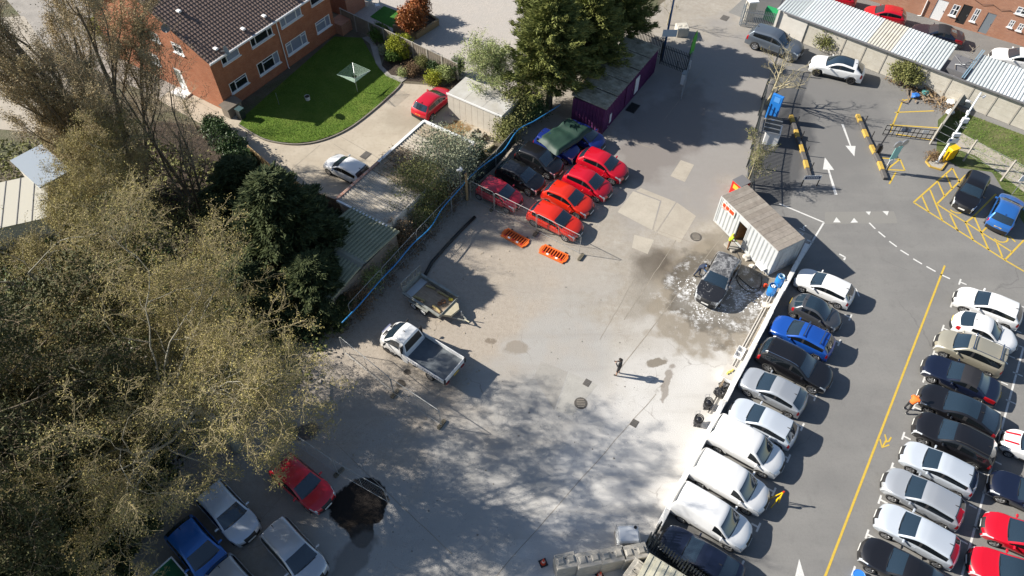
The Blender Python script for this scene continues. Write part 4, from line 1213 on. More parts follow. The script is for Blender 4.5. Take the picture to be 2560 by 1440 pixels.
# washing line and bits on the lawn
wl = thing('rotary_washing_line', 'square rotary washing line standing on the lawn', 'washing line', g(894, 230), R(12))
MB().tube([(0, 0, 0), (0, 0, 2.0)], 0.03, 7).build('pole', M_GALV, wl)
for k in range(4):
    a = k * math.pi / 2
    MB().tube([(0, 0, 1.5), (1.45 * math.cos(a), 1.45 * math.sin(a), 2.05)], 0.02, 5).build('arm', M_GALV, wl)
for j in range(11):
    q = 0.35 + 0.11 * j; z_ = 1.5 + 0.55 * q / 1.45
    MB().tube([(q * math.cos(k * math.pi / 2), q * math.sin(k * math.pi / 2), z_) for k in range(5)], 0.011, 3).build('line', mat('line_green', (0.45, 0.62, 0.52), 0.6), wl)
pt = thing('flower_pot', 'white round pot standing alone on the lawn', 'pot', g(770, 250))
MB().tube([(0, 0, 0.03), (0, 0, 0.42)], [0.20, 0.24], 16, cap=False).build('pot', M_PVC, pt)
MB().tube([(0, 0, 0.36), (0, 0, 0.38)], 0.22, 16).build('soil', GM['soil'], pt)
ps = thing('garden_post', 'thin green post standing on the shaded lawn', 'post', g(698, 262))
MB().tube([(0, 0, 0.03), (0, 0, 1.2)], 0.025, 6).build('shaft', M_GALV, ps); MB().tube([(0, 0, 1.2), (0, 0, 1.25)], 0.04, 6).build('cap', M_GALV, ps)
bn = thing('wheelie_bin', 'dark wheelie bin at the corner of the brick house', 'bin', g(606, 296), SITE)
MB().box((0, 0, 0.55), (0.5, 0.5, 0.9)).build('body', mat('bin_dark', (0.02, 0.03, 0.035), 0.5), bn); MB().box((0, -0.02, 1.04), (0.56, 0.6, 0.07)).build('lid', mat('bin_lid', (0.05, 0.09, 0.10), 0.4), bn)
for s in (-1, 1): MB().tube([(s * 0.2, 0.25, 0.1), (s * 0.26, 0.25, 0.1)], 0.1, 10).build('wheel', M_TYRE, bn)
sh = thing('log_store', 'low lean-to store with sloping grey lid by house corner', 'store', g(585, 282), SITE)
MB().box((0, 0, 0.45), (1.5, 0.8, 0.9)).build('body', M_WOODG, sh)
MB().add([(-0.85, -0.5, 0.92), (0.85, -0.5, 0.92), (0.85, 0.5, 1.12), (-0.85, 0.5, 1.12), (-0.85, -0.5, 0.97), (0.85, -0.5, 0.97), (0.85, 0.5, 1.17), (-0.85, 0.5, 1.17)], [(0, 1, 2, 3), (7, 6, 5, 4), (0, 4, 5, 1), (1, 5, 6, 2), (2, 6, 7, 3), (3, 7, 4, 0)]).build('lid', M_WOODG, sh)

# ---- garages
M_ASB = mat('old_sheeting', (0.52, 0.48, 0.42), 0.95, noise=(1.1, (0.36, 0.32, 0.26), 0.35), bump=(15, 0.3))
M_ASBM = mat('mossy_sheeting', (0.23, 0.175, 0.115), 0.95, noise=(3.0, (0.40, 0.35, 0.28), 0.3), bump=(15, 0.4))
M_WHITE_WALL = mat('pale_render', (0.62, 0.59, 0.54), 0.9, noise=(1.5, (0.52, 0.48, 0.42), 0.2))
M_RUST = mat('rusty_gutter', (0.36, 0.10, 0.05), 0.9, noise=(5, (0.55, 0.45, 0.38), 0.35))
gc = g(842, 500, 2.35)                # corner of the big roof nearest the green shed
ga = thing('corrugated_garage', 'long garage block with mossy corrugated roof and white edging', 'garage', (gc.x, gc.y, 0), SITE)
GL, GD = 10.6, 4.75                   # along U, and towards V (local -y)
for (x0, x1, y0, y1, n_) in ((0.1, GL - 0.1, -0.15, -0.05, 'wall'), (0.1, GL - 0.1, -GD + 0.05, -GD + 0.15, 'wall'), (0.1, 0.2, -GD + 0.16, -0.16, 'wall'), (GL - 0.2, GL - 0.1, -GD + 0.16, -0.16, 'wall')):
    MB().box(((x0 + x1) / 2, (y0 + y1) / 2, 1.12), (x1 - x0, y1 - y0, 2.24)).build(n_, M_WHITE_WALL, ga)
ridx = 0
for (xa, xb, mm_) in ((0.12, 1.9, M_ASB), (1.9, 3.9, M_ASB), (3.9, 5.6, M_ASBM), (5.6, 7.2, M_ASBM), (7.2, 9.1, M_ASB), (9.1, GL - 0.1, M_ASBM)):
    corrugated('roof_sheet', mm_, ga, (xb - xa) - 0.01, GD - 0.1, 2.18, 2.30, 0.26, 0.075, loc=(xa, -GD + 0.05, 0.0), trap=False)
MB().box((GL / 2 + 2.4, 0.05, 2.30), (GL - 4.8, 0.22, 0.26)).build('fascia', M_PVC, ga)
MB().box((2.4, 0.05, 2.30), (4.79, 0.22, 0.24)).build('fascia', M_RUST, ga)
MB().box((GL + 0.02, -GD / 2, 2.31), (0.24, GD + 0.2, 0.22)).build('fascia', M_PVC, ga)
MB().box((-0.0, -GD / 2, 2.27), (0.16, GD, 0.20)).build('fascia', M_PVC, ga)
for k in range(4):
    MB().box((1.4 + 2.6 * k, -0.03, 1.05), (2.2, 0.05, 2.0)).build('garage_door', mat('garage_door', (0.34, 0.36, 0.36), 0.6), ga)

g1 = g(1118, 232, 2.3)
gb = thing('flat_roof_garage', 'white flat roofed concrete garage overgrown at one end', 'garage', (g1.x, g1.y, 0), R(-32.5))
GL1, GW1 = 5.5, 2.7                   # along V, along U (local y)
M_FLAT = mat('felt_roof', (0.50, 0.50, 0.49), 0.85, noise=(1.0, (0.36, 0.34, 0.30), 0.25))
n_pan = 9
for k in range(n_pan):
    MB().box((GL1 * (k + 0.5) / n_pan, 0.04, 1.1), (GL1 / n_pan - 0.02, 0.08 + 0.004 * (k % 2), 2.2)).build('wall_panel', mat('garage_panel', (0.60, 0.57, 0.51), 0.9, noise=(2.0, (0.50, 0.46, 0.40), 0.2)), gb)
MB().box((GL1 / 2, GW1 - 0.05, 1.1), (GL1, 0.1, 2.2)).build('wall', M_WHITE_WALL, gb)
MB().box((GL1 - 0.05, GW1 / 2, 1.1), (0.1, GW1 - 0.24, 2.2)).build('wall', M_WHITE_WALL, gb)
MB().box((0.05, GW1 / 2, 1.05), (0.06, GW1 - 0.24, 2.1)).build('garage_door', mat('garage_door', (0.34, 0.36, 0.36), 0.6), gb)
for a, b in ((0, 1.7), (1.72, 3.5), (3.52, 5.5)):
    MB().box(((a + b) / 2, GW1 / 2, 2.24), (b - a, GW1, 0.06)).build('roof_sheet', M_FLAT, gb)
MB().box((GL1 / 2, -0.05, 2.26), (GL1 + 0.1, 0.06, 0.16)).build('fascia', M_PVC, gb)

# green corrugated shed
M_GREEN = mat('green_sheeting', (0.24, 0.25, 0.165), 0.85, noise=(1.0, (0.33, 0.335, 0.235), 0.3))
sp = g(800, 604, 2.55)
sd = thing('green_shed', 'shed with mossy green ribbed roof between conifer and garage', 'shed', (sp.x, sp.y, 0), R(-32.5))
SLn = 4.5
corrugated('roof_sheet', M_GREEN, sd, SLn, 3.7, 2.55, 2.30, 0.30, 0.09, loc=(-0.6, 0.22, 0))
o_ = corrugated('roof_sheet', M_GREEN, sd, SLn, 3.6, 2.10, 2.55, 0.30, 0.09, loc=(-0.6, -3.82, 0))
MB().add([(-0.65, -0.35, 2.56), (SLn - 0.55, -0.35, 2.56), (SLn - 0.55, 0, 2.68), (-0.65, 0, 2.68), (SLn - 0.55, 0.35, 2.58), (-0.65, 0.35, 2.58)], [(0, 1, 2, 3), (3, 2, 4, 5)]).build('ridge', mat('ridge_sheet', (0.30, 0.30, 0.25), 0.85, noise=(2, (0.22, 0.22, 0.17), 0.3)), sd)
for (x0, x1, y0, y1) in ((-0.5, SLn - 0.8, -3.6, -3.5), (-0.5, SLn - 0.8, 3.6, 3.7), (-0.5, -0.4, -3.48, 3.58), (SLn - 0.9, SLn - 0.8, -3.48, 3.58)):
    MB().box(((x0 + x1) / 2, (y0 + y1) / 2, 1.03), (x1 - x0, y1 - y0, 2.06)).build('wall', M_WOODG, sd)

# pale roof glimpsed through the trees on the far left, and a caravan-like unit
lr = thing('greenhouse', 'pale glazed roof glimpsed through bare branches', 'greenhouse', g(70, 560), R(20))
for k in range(5):
    MB().box((-2.0 + k * 1.0, 0, 2.3), (0.96, 5.0, 0.06)).build('pane', mat('milky_pane', (0.50, 0.48, 0.41), 0.3), lr)
    MB().bar((-2.5 + k * 1.0, -2.5, 2.34), (-2.5 + k * 1.0, 2.5, 2.34), 0.05).build('glazing_bar', M_LEAD, lr)
MB().box((0, 0, 1.1), (4.8, 4.8, 2.2)).build('wall', M_WHITE_WALL, lr)
lr = thing('outbuilding', 'pale blue grey roofed outbuilding behind the bare tall tree', 'outbuilding', g(140, 470), R(-40))
MB().box((0, 0, 1.15), (4.2, 2.2, 2.3)).build('wall', M_WHITE_WALL, lr); MB().box((0, 0, 2.36), (4.5, 2.5, 0.10)).build('roof', mat('blue_felt', (0.26, 0.31, 0.37), 0.6), lr)

# ---- containers
def container_walls(t, L_, W_, H_, m, side_open=None, mend=None, z0=0.12, per=0.28):
    """ribbed sides; local x length 0..L, y 0..W"""
    fr = 0.10
    def ribs(name, length, loc, rot, gaps=()):
        vs, fs = [], []
        xs = [fr]
        segs = [(fr, length - fr)] if not gaps else [(fr, gaps[0]), (gaps[1], length - fr)]
        for (a, b) in segs:
            n = max(1, int(round((b - a) / per))); p = (b - a) / n
            prof = []
            for i in range(n): prof += [(a + i * p, 0), (a + i * p + p * 0.3, 0), (a + i * p + p * 0.5, 0.045), (a + i * p + p * 0.8, 0.045)]
            prof.append((b, 0))
            mbw = MB()
            k = len(prof)
            mbw.add([(x, y, z0 + 0.12) for x, y in prof] + [(x, y, z0 + H_ - 0.1) for x, y in prof], [(i, i + 1, k + i + 1, k + i) for i in range(k - 1)])
            mbw.build(name, m, t, loc=loc, rot=(0, 0, rot))
    ribs('side_panel', L_, (0, 0.02, 0), 0, side_open or ())
    ribs('side_panel', L_, (L_, W_ - 0.02, 0), math.pi)
    ribs('end_panel', W_, (L_ - 0.02, 0, 0), math.pi / 2)
    ribs('end_panel', W_, (0.02, W_, 0), -math.pi / 2)
    for x in (fr / 2, L_ - fr / 2):
        for y in (fr / 2, W_ - fr / 2): MB().box((x, y, z0 + H_ / 2), (fr * 1.2, fr * 1.2, H_)).build('corner_post', m, t)
    for z in (z0 + 0.06, z0 + H_ - 0.05):
        for y in (0.045, W_ - 0.045): MB().box((L_ / 2, y, z), (L_ - 0.22, 0.09, 0.12)).build('rail', m, t)
        for x in (0.045, L_ - 0.045): MB().box((x, W_ / 2, z), (0.09, W_ - 0.22, 0.118)).build('rail', m, t)

M_CGREY = mat('container_grey', (0.50, 0.52, 0.53), 0.55, noise=(1.6, (0.40, 0.42, 0.43), 0.25))
gcn = thing('grey_container', 'pale grey shipping container used as the car wash office', 'container', (15.275, 37.494, 0.0), R(-60.73))
container_walls(gcn, 6.12, 2.44, 2.6, M_CGREY, side_open=(2.25, 3.15), per=0.38)
MB().box((3.06, 1.22, 0.16), (5.9, 2.2, 0.10)).build('floor', M_WOOD, gcn)
MB().box((2.24, 0.05, 1.2), (0.06, 0.12, 2.0)).build('door_frame', M_CGREY, gcn); MB().box((3.16, 0.05, 1.2), (0.06, 0.12, 2.0)).build('door_frame', M_CGREY, gcn)
MB().box((2.7, 0.04, 2.42), (0.9, 0.06, 0.5)).build('lintel', M_CGREY, gcn)
MB().box((2.7, -0.45, 0.10), (0.9, 0.7, 0.2)).build('step', M_CONC, gcn)
dr = MB().box((0.45, 0, 0), (0.88, 0.05, 1.95)).build('open_door', mat('rust_brown_door', (0.30, 0.16, 0.06), 0.8, noise=(3, (0.17, 0.09, 0.04), 0.2)), gcn, loc=(2.3, 0.12, 1.2), rot=(0, 0, R(75)))
MB().box((0.8, -0.04, 0), (0.05, 0.05, 0.12)).build('handle', M_GALV, dr)
M_PLANK = [mat('roof_plank_%s' % k, c, 0.95, noise=(2.5, tuple(x * 0.62 for x in c), 0.25), bump=(10, 0.3)) for k, c in (('brown', (0.285, 0.25, 0.215)), ('grey', (0.315, 0.28, 0.245)), ('pale', (0.335, 0.30, 0.26)))]
rnd = random.Random(4)
for k in range(15):
    x = 0.02 + 6.08 * (k + 0.5) / 15
    MB().box((x, 1.22, 2.735 + rnd.uniform(0, 0.012)), (6.08 / 15 - 0.012, 2.42, 0.035)).build('roof_plank', M_PLANK[rnd.choice((0, 0, 1, 1, 2))], gcn)
# red lettered sign board on the side
sgn = MB().box((1.02, -0.03, 2.25), (1.35, 0.03, 0.55)).build('sign', mat('sign_board', (0.72, 0.66, 0.60), 0.6), gcn)
M_REDS = mat('sign_red', (0.62, 0.05, 0.01), 0.5)
for a, b in ((0.42, 0.70), (0.76, 1.08), (1.14, 1.62)):
    MB().box(((a + b) / 2, -0.05, 2.28), (b - a, 0.012, 0.34)).build('red_block', M_REDS, sgn)
for k in range(5):
    MB().box((0.5 + 0.09 * k, -0.05, 2.02), (0.05, 0.012, 0.09)).build('letter', M_REDS, sgn)
for (x, y) in ((0.3, 0.2), (5.8, 0.2), (0.3, 2.2), (5.8, 2.2)): MB().box((x, y, 0.06), (0.4, 0.3, 0.13)).build('block', M_CONC, gcn)
MB().tube([(6.16, 0.55, 0.5), (6.16, 0.55, 2.3)], 0.02, 6).build('locking_bar', M_GALV, gcn); MB().tube([(6.16, 1.9, 0.5), (6.16, 1.9, 2.3)], 0.02, 6).build('locking_bar', M_GALV, gcn)

n = NG('container_purple', 0.6)
c_ = n.mix(n.noise(0.8), (0.075, 0.018, 0.075), (0.10, 0.028, 0.10))
c_ = n.mix(n.noise(1.5, 8, 0.7, lo=0.655, hi=0.67), c_, (0.55, 0.53, 0.55))
M_PURPLE = n.out(c_)
pu = g(1505, 337)
pcn = thing('purple_container', 'dark purple peeling container store with mossy corrugated roof', 'container', (pu.x, pu.y, 0), R(58.3))
PLn, PWd = 10.3, 3.0                  # local +y is to the left
container_walls(pcn, PLn, PWd, 2.55, M_PURPLE, z0=0.05, per=0.32)
M_PROOF = mat('mossy_asbestos', (0.50, 0.46, 0.37), 0.95, noise=(1.3, (0.14, 0.125, 0.085), 0.4, 8), bump=(12, 0.5))
for k in range(5):
    corrugated('roof_sheet', M_PROOF, pcn, (PLn + 0.2) / 5 - 0.01, PWd + 0.3, 2.66 + 0.01 * (k % 2), 2.80 + 0.01 * (k % 2), 0.38, 0.10, loc=(-0.1 + k * (PLn + 0.2) / 5, -0.15, 0), trap=False)
MB().box((6.3, -0.02, 1.15), (0.75, 0.05, 1.6)).build('white_door', M_PVC, pcn)
MB().box((4.55, -0.02, 1.25), (1.0, 0.06, 2.1)).build('door', M_PURPLE, pcn)
MB().box((1.3, -0.015, 0.9), (0.35, 0.03, 0.9)).build('bare_patch', mat('bare_panel', (0.62, 0.62, 0.66), 0.6), pcn)
mt_ = thing('door_mat', 'dark square mat on the ground outside the purple container', 'mat', g(1582, 270), R(58))
MB().box((0, 0, 0.02), (1.3, 0.85, 0.03)).build('pad', M_TRIM, mt_); MB().box((0, 0, 0.037), (1.15, 0.7, 0.006)).build('ribbed_top', M_UNDER, mt_)

# ---- white wall along the car park
n = NG('white_wall', 0.85)
c_ = n.mix(n.noise(0.9), (0.82, 0.81, 0.79), (0.74, 0.73, 0.70))
c_ = n.mix(n.noise(2.5, 7, lo=0.58, hi=0.72), c_, (0.36, 0.33, 0.29), k=0.7)
M_WWALL = n.out(c_, n.noise(12), 0.4, 0.03)
ww = thing('white_wall', 'low whitewashed boundary wall beside the row of parked cars', 'wall', W0, SITE)
rnd = random.Random(9)
NB = 24
for k in range(NB):
    x0, x1 = 0.15 + 24.6 * k / NB, 0.15 + 24.6 * (k + 1) / NB
    h = 0.85 + rnd.uniform(-0.06, 0.06)
    y = rnd.uniform(-0.03, 0.03)
    MB().add([(x0, -0.16 + y, 0), (x1 - 0.006, -0.16 + y, 0), (x1 - 0.006, 0.16 + y, 0), (x0, 0.16 + y, 0), (x0, -0.15 + y, h), (x1 - 0.006, -0.15 + y, h + rnd.uniform(-.04, .04)), (x1 - 0.006, 0.15 + y, h + rnd.uniform(-.04, .04)), (x0, 0.15 + y, h)],
             [(3, 2, 1, 0), (4, 5, 6, 7), (0, 1, 5, 4), (1, 2, 6, 5), (2, 3, 7, 6), (3, 0, 4, 7)]).build('wall_block', M_WWALL, ww, bevel=0.02)
# two pipes running along its foot
pp = thing('pipe_run', 'pair of pale pipes lying along the foot of the white wall', 'pipe', uv(12, -0.45), SITE)
for dy in (0.0, 0.16): MB().tube([(-3.5, dy, 0.05), (7.5, dy - 0.02, 0.05)], 0.05, 6).build('pipe', mat('pipe_grey', (0.45, 0.43, 0.40), 0.6), pp)

# ---- palisade fences
M_PAL_D = mat('palisade_dark', (0.06, 0.07, 0.075), 0.5, metal=0.3)
M_PAL_G = mat('palisade_galv', (0.34, 0.38, 0.42), 0.45, metal=0.4)
def palisade(name, pts, h, m, label, seg=2.6, pitch=0.155, cat='fence', bars=True):
    pts = [Vector((p.x, p.y, 0)) for p in pts]
    t = thing(name, label, cat, pts[0]); o0 = pts[0]
    for a, b in zip(pts, pts[1:]):
        n = max(1, int(round((b - a).length / seg))); d = (b - a).normalized(); nr = Vector((-d.y, d.x, 0)); rz = math.atan2(d.y, d.x)
        for i in range(n + 1):
            q = a.lerp(b, i / n) - o0 + nr * 0.09
            MB().box((q.x, q.y, h / 2), (0.07, 0.09, h), rz).build('post', m, t)
        for i in range(n):
            q0, q1 = a.lerp(b, i / n) - o0, a.lerp(b, (i + 1) / n) - o0
            for z in (0.35, h - 0.4): MB().bar(q0 + nr * 0.04 + Vector((0, 0, z)), q1 + nr * 0.04 + Vector((0, 0, z)), 0.04, 0.05).build('rail', m, t)
            k = int((q1 - q0).length / pitch); mp_ = MB()
            for j in range(k):
                c = q0.lerp(q1, (j + 0.5) / k)
                w = 0.035
                p0, p1 = c - d * w, c + d * w
                mp_.add([(p0.x, p0.y, 0.06), (p1.x, p1.y, 0.06), (p1.x, p1.y, h - 0.1), (c.x, c.y, h), (p0.x, p0.y, h - 0.1), (p0.x - nr.x * .012, p0.y - nr.y * .012, 0.06), (p1.x - nr.x * .012, p1.y - nr.y * .012, 0.06), (p1.x - nr.x * .012, p1.y - nr.y * .012, h - 0.1), (c.x - nr.x * .012, c.y - nr.y * .012, h), (p0.x - nr.x * .012, p0.y - nr.y * .012, h - 0.1)],
                        [(0, 1, 2, 3, 4), (9, 8, 7, 6, 5), (0, 5, 6, 1), (1, 6, 7, 2), (2, 7, 8, 3), (3, 8, 9, 4), (4, 9, 5, 0)])
            o = mp_.build('pale_panel', m, t); o['kind'] = 'stuff'
    return t
palisade('palisade_fence', [uv(27.3, -5.4), uv(31, -6.8), uv(40, -8.95), uv(45, -9.7)], 2.1, M_PAL_D, 'dark palisade fence between entrance lane and car park')
palisade('palisade_fence', [uv(-0.1, -0.05), uv(-1.9, -0.05)], 1.9, M_PAL_D, 'short dark palisade fence at the end of the white wall')
palisade('palisade_fence', P2([(1612, 1366), (1790, 1500)]), 2.0, M_PAL_D, 'dark palisade fence with double top rail by the concrete blocks')
palisade('palisade_fence', P2([(1570, 110), (1655, 148)]), 2.1, M_PAL_D, 'black palisade fence behind the purple container')
gt = palisade('palisade_gate', P2([(1648, 160), (1715, 186)]), 2.2, M_PAL_D, 'dark palisade gate standing open beside the purple container', cat='gate')
palisade('palisade_gate', P2([(1718, 180), (1700, 248)]), 2.2, M_PAL_G, 'grey palisade gate leaf swung open along the lane', cat='gate')
palisade('palisade_fence', P2([(1850, 66), (1930, 80)]), 2.0, M_PAL_G, 'galvanised palisade fence at the corner of the white rendered shed')
palisade('palisade_fence', P2([(1850, 62), (1888, -10)]), 2.2, M_PAL_G, 'galvanised palisade fence running up the lane')

# ---- long ribbed shed and the concrete panel wall
s0, s1 = g(1955, 88), g(2640, 357)
sdir = (s1 - s0).normalized(); srz = math.atan2(sdir.y, sdir.x)
pw = thing('panel_wall', 'long wall of pale concrete panels under the ribbed shed roof', 'wall', (s0.x, s0.y, 0), srz)
Lw = (s1 - s0).length
npn = int(Lw / 1.83)
for k in range(npn + 1):
    MB().box((k * Lw / npn, 0, 1.15), (0.11, 0.14, 2.3)).build('post', M_CONC, pw)
for k in range(npn):
    for j in range(4):
        MB().box(((k + 0.5) * Lw / npn, 0.0, 0.02 + 0.56 * (j + 0.5)), (Lw / npn - 0.12, 0.06 + 0.006 * (j % 2), 0.55)).build('panel', M_CONCW, pw)
ls = thing('ribbed_shed', 'long open shed with white ribbed metal roof behind panel wall', 'shed', (s0.x, s0.y, 0), srz)
M_RS1 = mat('ribbed_white', (0.62, 0.66, 0.67), 0.6, noise=(0.9, (0.54, 0.58, 0.60), 0.2)); M_RS2 = mat('ribbed_cream', (0.60, 0.575, 0.51), 0.7, noise=(1.2, (0.50, 0.47, 0.40), 0.3))
M_RS3 = mat('ribbed_grey', (0.52, 0.56, 0.57), 0.6, noise=(0.8, (0.44, 0.48, 0.49), 0.3))
gapx = [onwall(2355, 190, s0 + Vector((0, 0, 0)), sdir)[0], onwall(2397, 203, s0, sdir)[0]]
xx = -1.2; k = 0
while xx < Lw:
    x2 = xx + 2.2
    if gapx[0] - 0.3 < (xx + x2) / 2 < gapx[1] + 0.2: xx = x2; k += 1; continue
    corrugated('roof_sheet', (M_RS3, M_RS1, M_RS1, M_RS1, M_RS2, M_RS1, M_RS3, M_RS2)[k % 8], ls, 2.19, 4.5, 2.42 + 0.008 * (k % 2), 2.62 + 0.008 * (k % 2), 0.27, 0.05, loc=(xx, -0.25, 0))
    xx = x2; k += 1
for x in np.arange(0, Lw, 4.4): MB().box((float(x), 4.1, 1.28), (0.12, 0.12, 2.56)).build('post', M_GALV, ls)
MB().box((Lw / 2 - 0.4, -0.30, 2.40), (Lw, 0.10, 0.12)).build('gutter', M_LEAD, ls)
MB().box((-0.9, 2.2, 1.2), (0.2, 5.0, 2.4)).build('end_wall', mat('white_render', (0.68, 0.66, 0.62), 0.8, noise=(1.5, (0.55, 0.53, 0.49), 0.25)), ls)
MB().box((0.55, -0.10, 1.2), (2.9, 0.05, 2.3)).build('side_wall', MATS['white_render'], ls)
# blue ladder-like frame in the gap
gapm = (gapx[0] + gapx[1]) / 2
for dx in (-0.1, 0.45): MB().bar((gapx[1] + 0.1 + dx * 0.3, -0.2, 2.56), (gapx[1] + 0.25 + dx * 0.3, 4.6, 2.8), 0.08).build('edge_bar', mat('steel_blue', (0.22, 0.34, 0.44), 0.5), ls)
jk = thing('scrap_heap', 'tangle of scrap rods and boards in the gap of the ribbed roof', 'scrap', s0 + sdir * gapm + Vector((-sdir.y, sdir.x, 0)) * 2.6, srz)
rnd = random.Random(3)
MB().box((0, -0.6, 1.2), (1.5, 2.6, 2.4)).build('crate', M_LEAD, jk)
for k in range(16):
    a = Vector((rnd.uniform(-.8, .8), rnd.uniform(-1.2, 1.8), 2.45)); b = a + Vector((rnd.uniform(-1, 1), rnd.uniform(-1, 1), rnd.uniform(-.05, .5)))
    MB().tube([a, b], rnd.uniform(0.015, 0.04), 5).build('rod', (M_LEAD, M_GALV, M_WOODG)[k % 3], jk)

# the back yard behind the shed
sheet('back_yard', [s0 + sdir * -6 + Vector((-sdir.y, sdir.x, 0)) * 0.3, s1 + Vector((-sdir.y, sdir.x, 0)) * 0.3, s1 + Vector((-sdir.y, sdir.x, 0)) * 22, s0 + sdir * -6 + Vector((-sdir.y, sdir.x, 0)) * 22], 0.002, GM['asphalt'])
B0 = g(2320, 45)
bd = thing('brick_building', 'old red brick building with white and black doors at the back', 'building', (B0.x - V.x * 9, B0.y - V.y * 9, 0), R(-32.5))
bb0 = B0 - V * 9
def bop(tl, bl, br, tr):
    q = [onwall(2160 + x / 4.8, y / 4.8, bb0, V) for x, y in (tl, bl, br, tr)]
    return (max(0, (q[0][0] + q[1][0]) / 2), (q[2][0] + q[3][0]) / 2, max(0.0, (q[1][1] + q[2][1]) / 2), (q[0][1] + q[3][1]) / 2)
ops = [bop((880, 0), (780, 225), (905, 265), (1030, 10)), bop((1065, 45), (1035, 175), (1095, 205), (1165, 70)), bop((1205, 50), (1085, 260), (1190, 310), (1310, 80)), bop((1345, 95), (1275, 245), (1330, 270), (1405, 120)), bop((1480, 145), (1370, 380), (1460, 415), (1600, 180)),
       bop((1770, 232), (1715, 315), (1770, 335), (1825, 258)), bop((1880, 275), (1820, 355), (1880, 380), (1935, 300)), bop((1860, 75), (1810, 150), (1920, 190), (1975, 110))]
ops = [(a, b, max(c, 0.02), d) for a, b, c, d in ops]
ok = []
for o in ops:
    if all(o[0] > q[1] or o[1] < q[0] or o[2] > q[3] or o[3] < q[2] for q in ok): ok.append(o)
mbb = MB(); wall_face(mbb, 0, 30, 0, 6.5, ok); mbb.build('wall', M_BRICK2, bd)
MB().box((15, 4.2, 3.2), (29.6, 8.0, 6.4)).build('inner_shell', mat('dim_room', (0.05, 0.05, 0.05), 0.9), bd)
MB().box((15, 4.0, 6.56), (30.4, 8.6, 0.12)).build('roof', M_LEAD, bd)
for i, o in enumerate(ok):
    if o[3] - o[2] > 1.75:
        mm_ = (M_PVC, M_PVC, M_TRIM, M_PVC, mat('grey_door', (0.20, 0.23, 0.26), 0.5))[i % 5]
        d_ = MB().box(((o[0] + o[1]) / 2, 0.07, (o[2] + o[3]) / 2), (o[1] - o[0] - 0.02, 0.06, o[3] - o[2] - 0.02)).build('door', mm_, bd)
        MB().box((o[1] - 0.12, 0.03, (o[2] + o[3]) / 2), (0.05, 0.04, 0.14)).build('handle', M_GALV, d_)
    else:
        window(bd, o[0], o[1], o[2], o[3], (1, 1), [M_NET, M_PANE], transom=(0.5, 0.5))
for px_ in ((2320, 0, 2303, 38),):
    a, b = onwall(px_[0], px_[1], bb0, V), onwall(px_[2], px_[3], bb0, V)
    MB().tube([(a[0], -0.08, a[1]), (b[0], -0.08, b[1]), (b[0] - 0.8, -0.08, b[1] - 0.25)], 0.05, 6).build('pipe', M_PVC, bd)
rnd = random.Random(12)
for k in range(9):
    x = 12.0 + k * 1.6
    MB().tube([(x, -0.05, 2.9 + 0.15 * rnd.random()), (x + 0.8, -0.08, 2.72), (x + 1.6, -0.05, 2.9 + 0.1 * rnd.random())], 0.018, 4).build('cable', M_TRIM, bd)
# ------------------------------------------------------------------ trees and plants
def leaf_mat(name, c1, c2, c3=None, scale=0.7, rough=0.75, trans=0.0):
    n = NG(name, rough)
    c = n.mix(n.noise(scale, 3, lo=0.35, hi=0.65), c1, c2)
    c = n.mix(n.noise(7.0, 2, lo=0.45, hi=0.7), c, c3 or tuple(x * 1.35 for x in c2), k=0.6)
    n.b.inputs['Specular IOR Level'].default_value = 0.25
    return n.out(c)
M_BARK = mat('bark_lichen', (0.36, 0.35, 0.29), 0.95, noise=(3, (0.20, 0.18, 0.13), 0.2), bump=(12, 0.5))
M_BARKD = mat('bark_brown', (0.115, 0.092, 0.065), 0.95, noise=(3, (0.17, 0.145, 0.10), 0.2), bump=(12, 0.5))
M_TWIG = mat('twig_olive', (0.38, 0.32, 0.185), 0.9, noise=(2, (0.27, 0.225, 0.12), 0.2))
M_TWIGP = mat('twig_pale', (0.46, 0.41, 0.28), 0.9, noise=(2, (0.34, 0.30, 0.20), 0.2))
M_TWIGB = mat('twig_brown', (0.28, 0.215, 0.145), 0.9, noise=(2, (0.36, 0.285, 0.18), 0.2))
L_IVYCROWN = leaf_mat('ivy_crown', (0.045, 0.055, 0.022), (0.075, 0.08, 0.03), (0.12, 0.11, 0.045), 0.8)  # dark leaves of the ivy clad tree
L_OAK = leaf_mat('oak_buds', (0.26, 0.215, 0.08), (0.34, 0.29, 0.105), (0.40, 0.37, 0.13), 0.5)
L_POP = leaf_mat('poplar_buds', (0.31, 0.24, 0.145), (0.40, 0.32, 0.18), (0.45, 0.40, 0.20), 0.5)
L_DARK = leaf_mat('dark_conifer', (0.04, 0.058, 0.024), (0.065, 0.086, 0.032), (0.11, 0.125, 0.045), 0.8)
L_LEY = leaf_mat('leylandii', (0.12, 0.15, 0.045), (0.19, 0.21, 0.06), (0.31, 0.31, 0.09), 0.7)  # third tone puts sunlit tips into the leaf colour
L_WILLOW = leaf_mat('willow_leaf', (0.26, 0.32, 0.11), (0.33, 0.38, 0.16), (0.42, 0.46, 0.22), 0.8)
L_GREYG = leaf_mat('buddleia_leaf', (0.21, 0.24, 0.15), (0.29, 0.31, 0.21), (0.38, 0.40, 0.28), 0.9)
L_OLIVE = leaf_mat('bramble_leaf', (0.13, 0.145, 0.045), (0.19, 0.195, 0.07), (0.27, 0.26, 0.10), 0.9)
L_BROWN = leaf_mat('dead_leaf', (0.15, 0.095, 0.05), (0.21, 0.14, 0.08), (0.27, 0.20, 0.12), 0.9)
L_IVY = leaf_mat('ivy_leaf', (0.03, 0.06, 0.02), (0.05, 0.095, 0.03), (0.10, 0.15, 0.06), 1.0, 0.5)
L_BOX = leaf_mat('box_leaf', (0.06, 0.12, 0.02), (0.09, 0.16, 0.03), (0.14, 0.21, 0.05), 1.2)
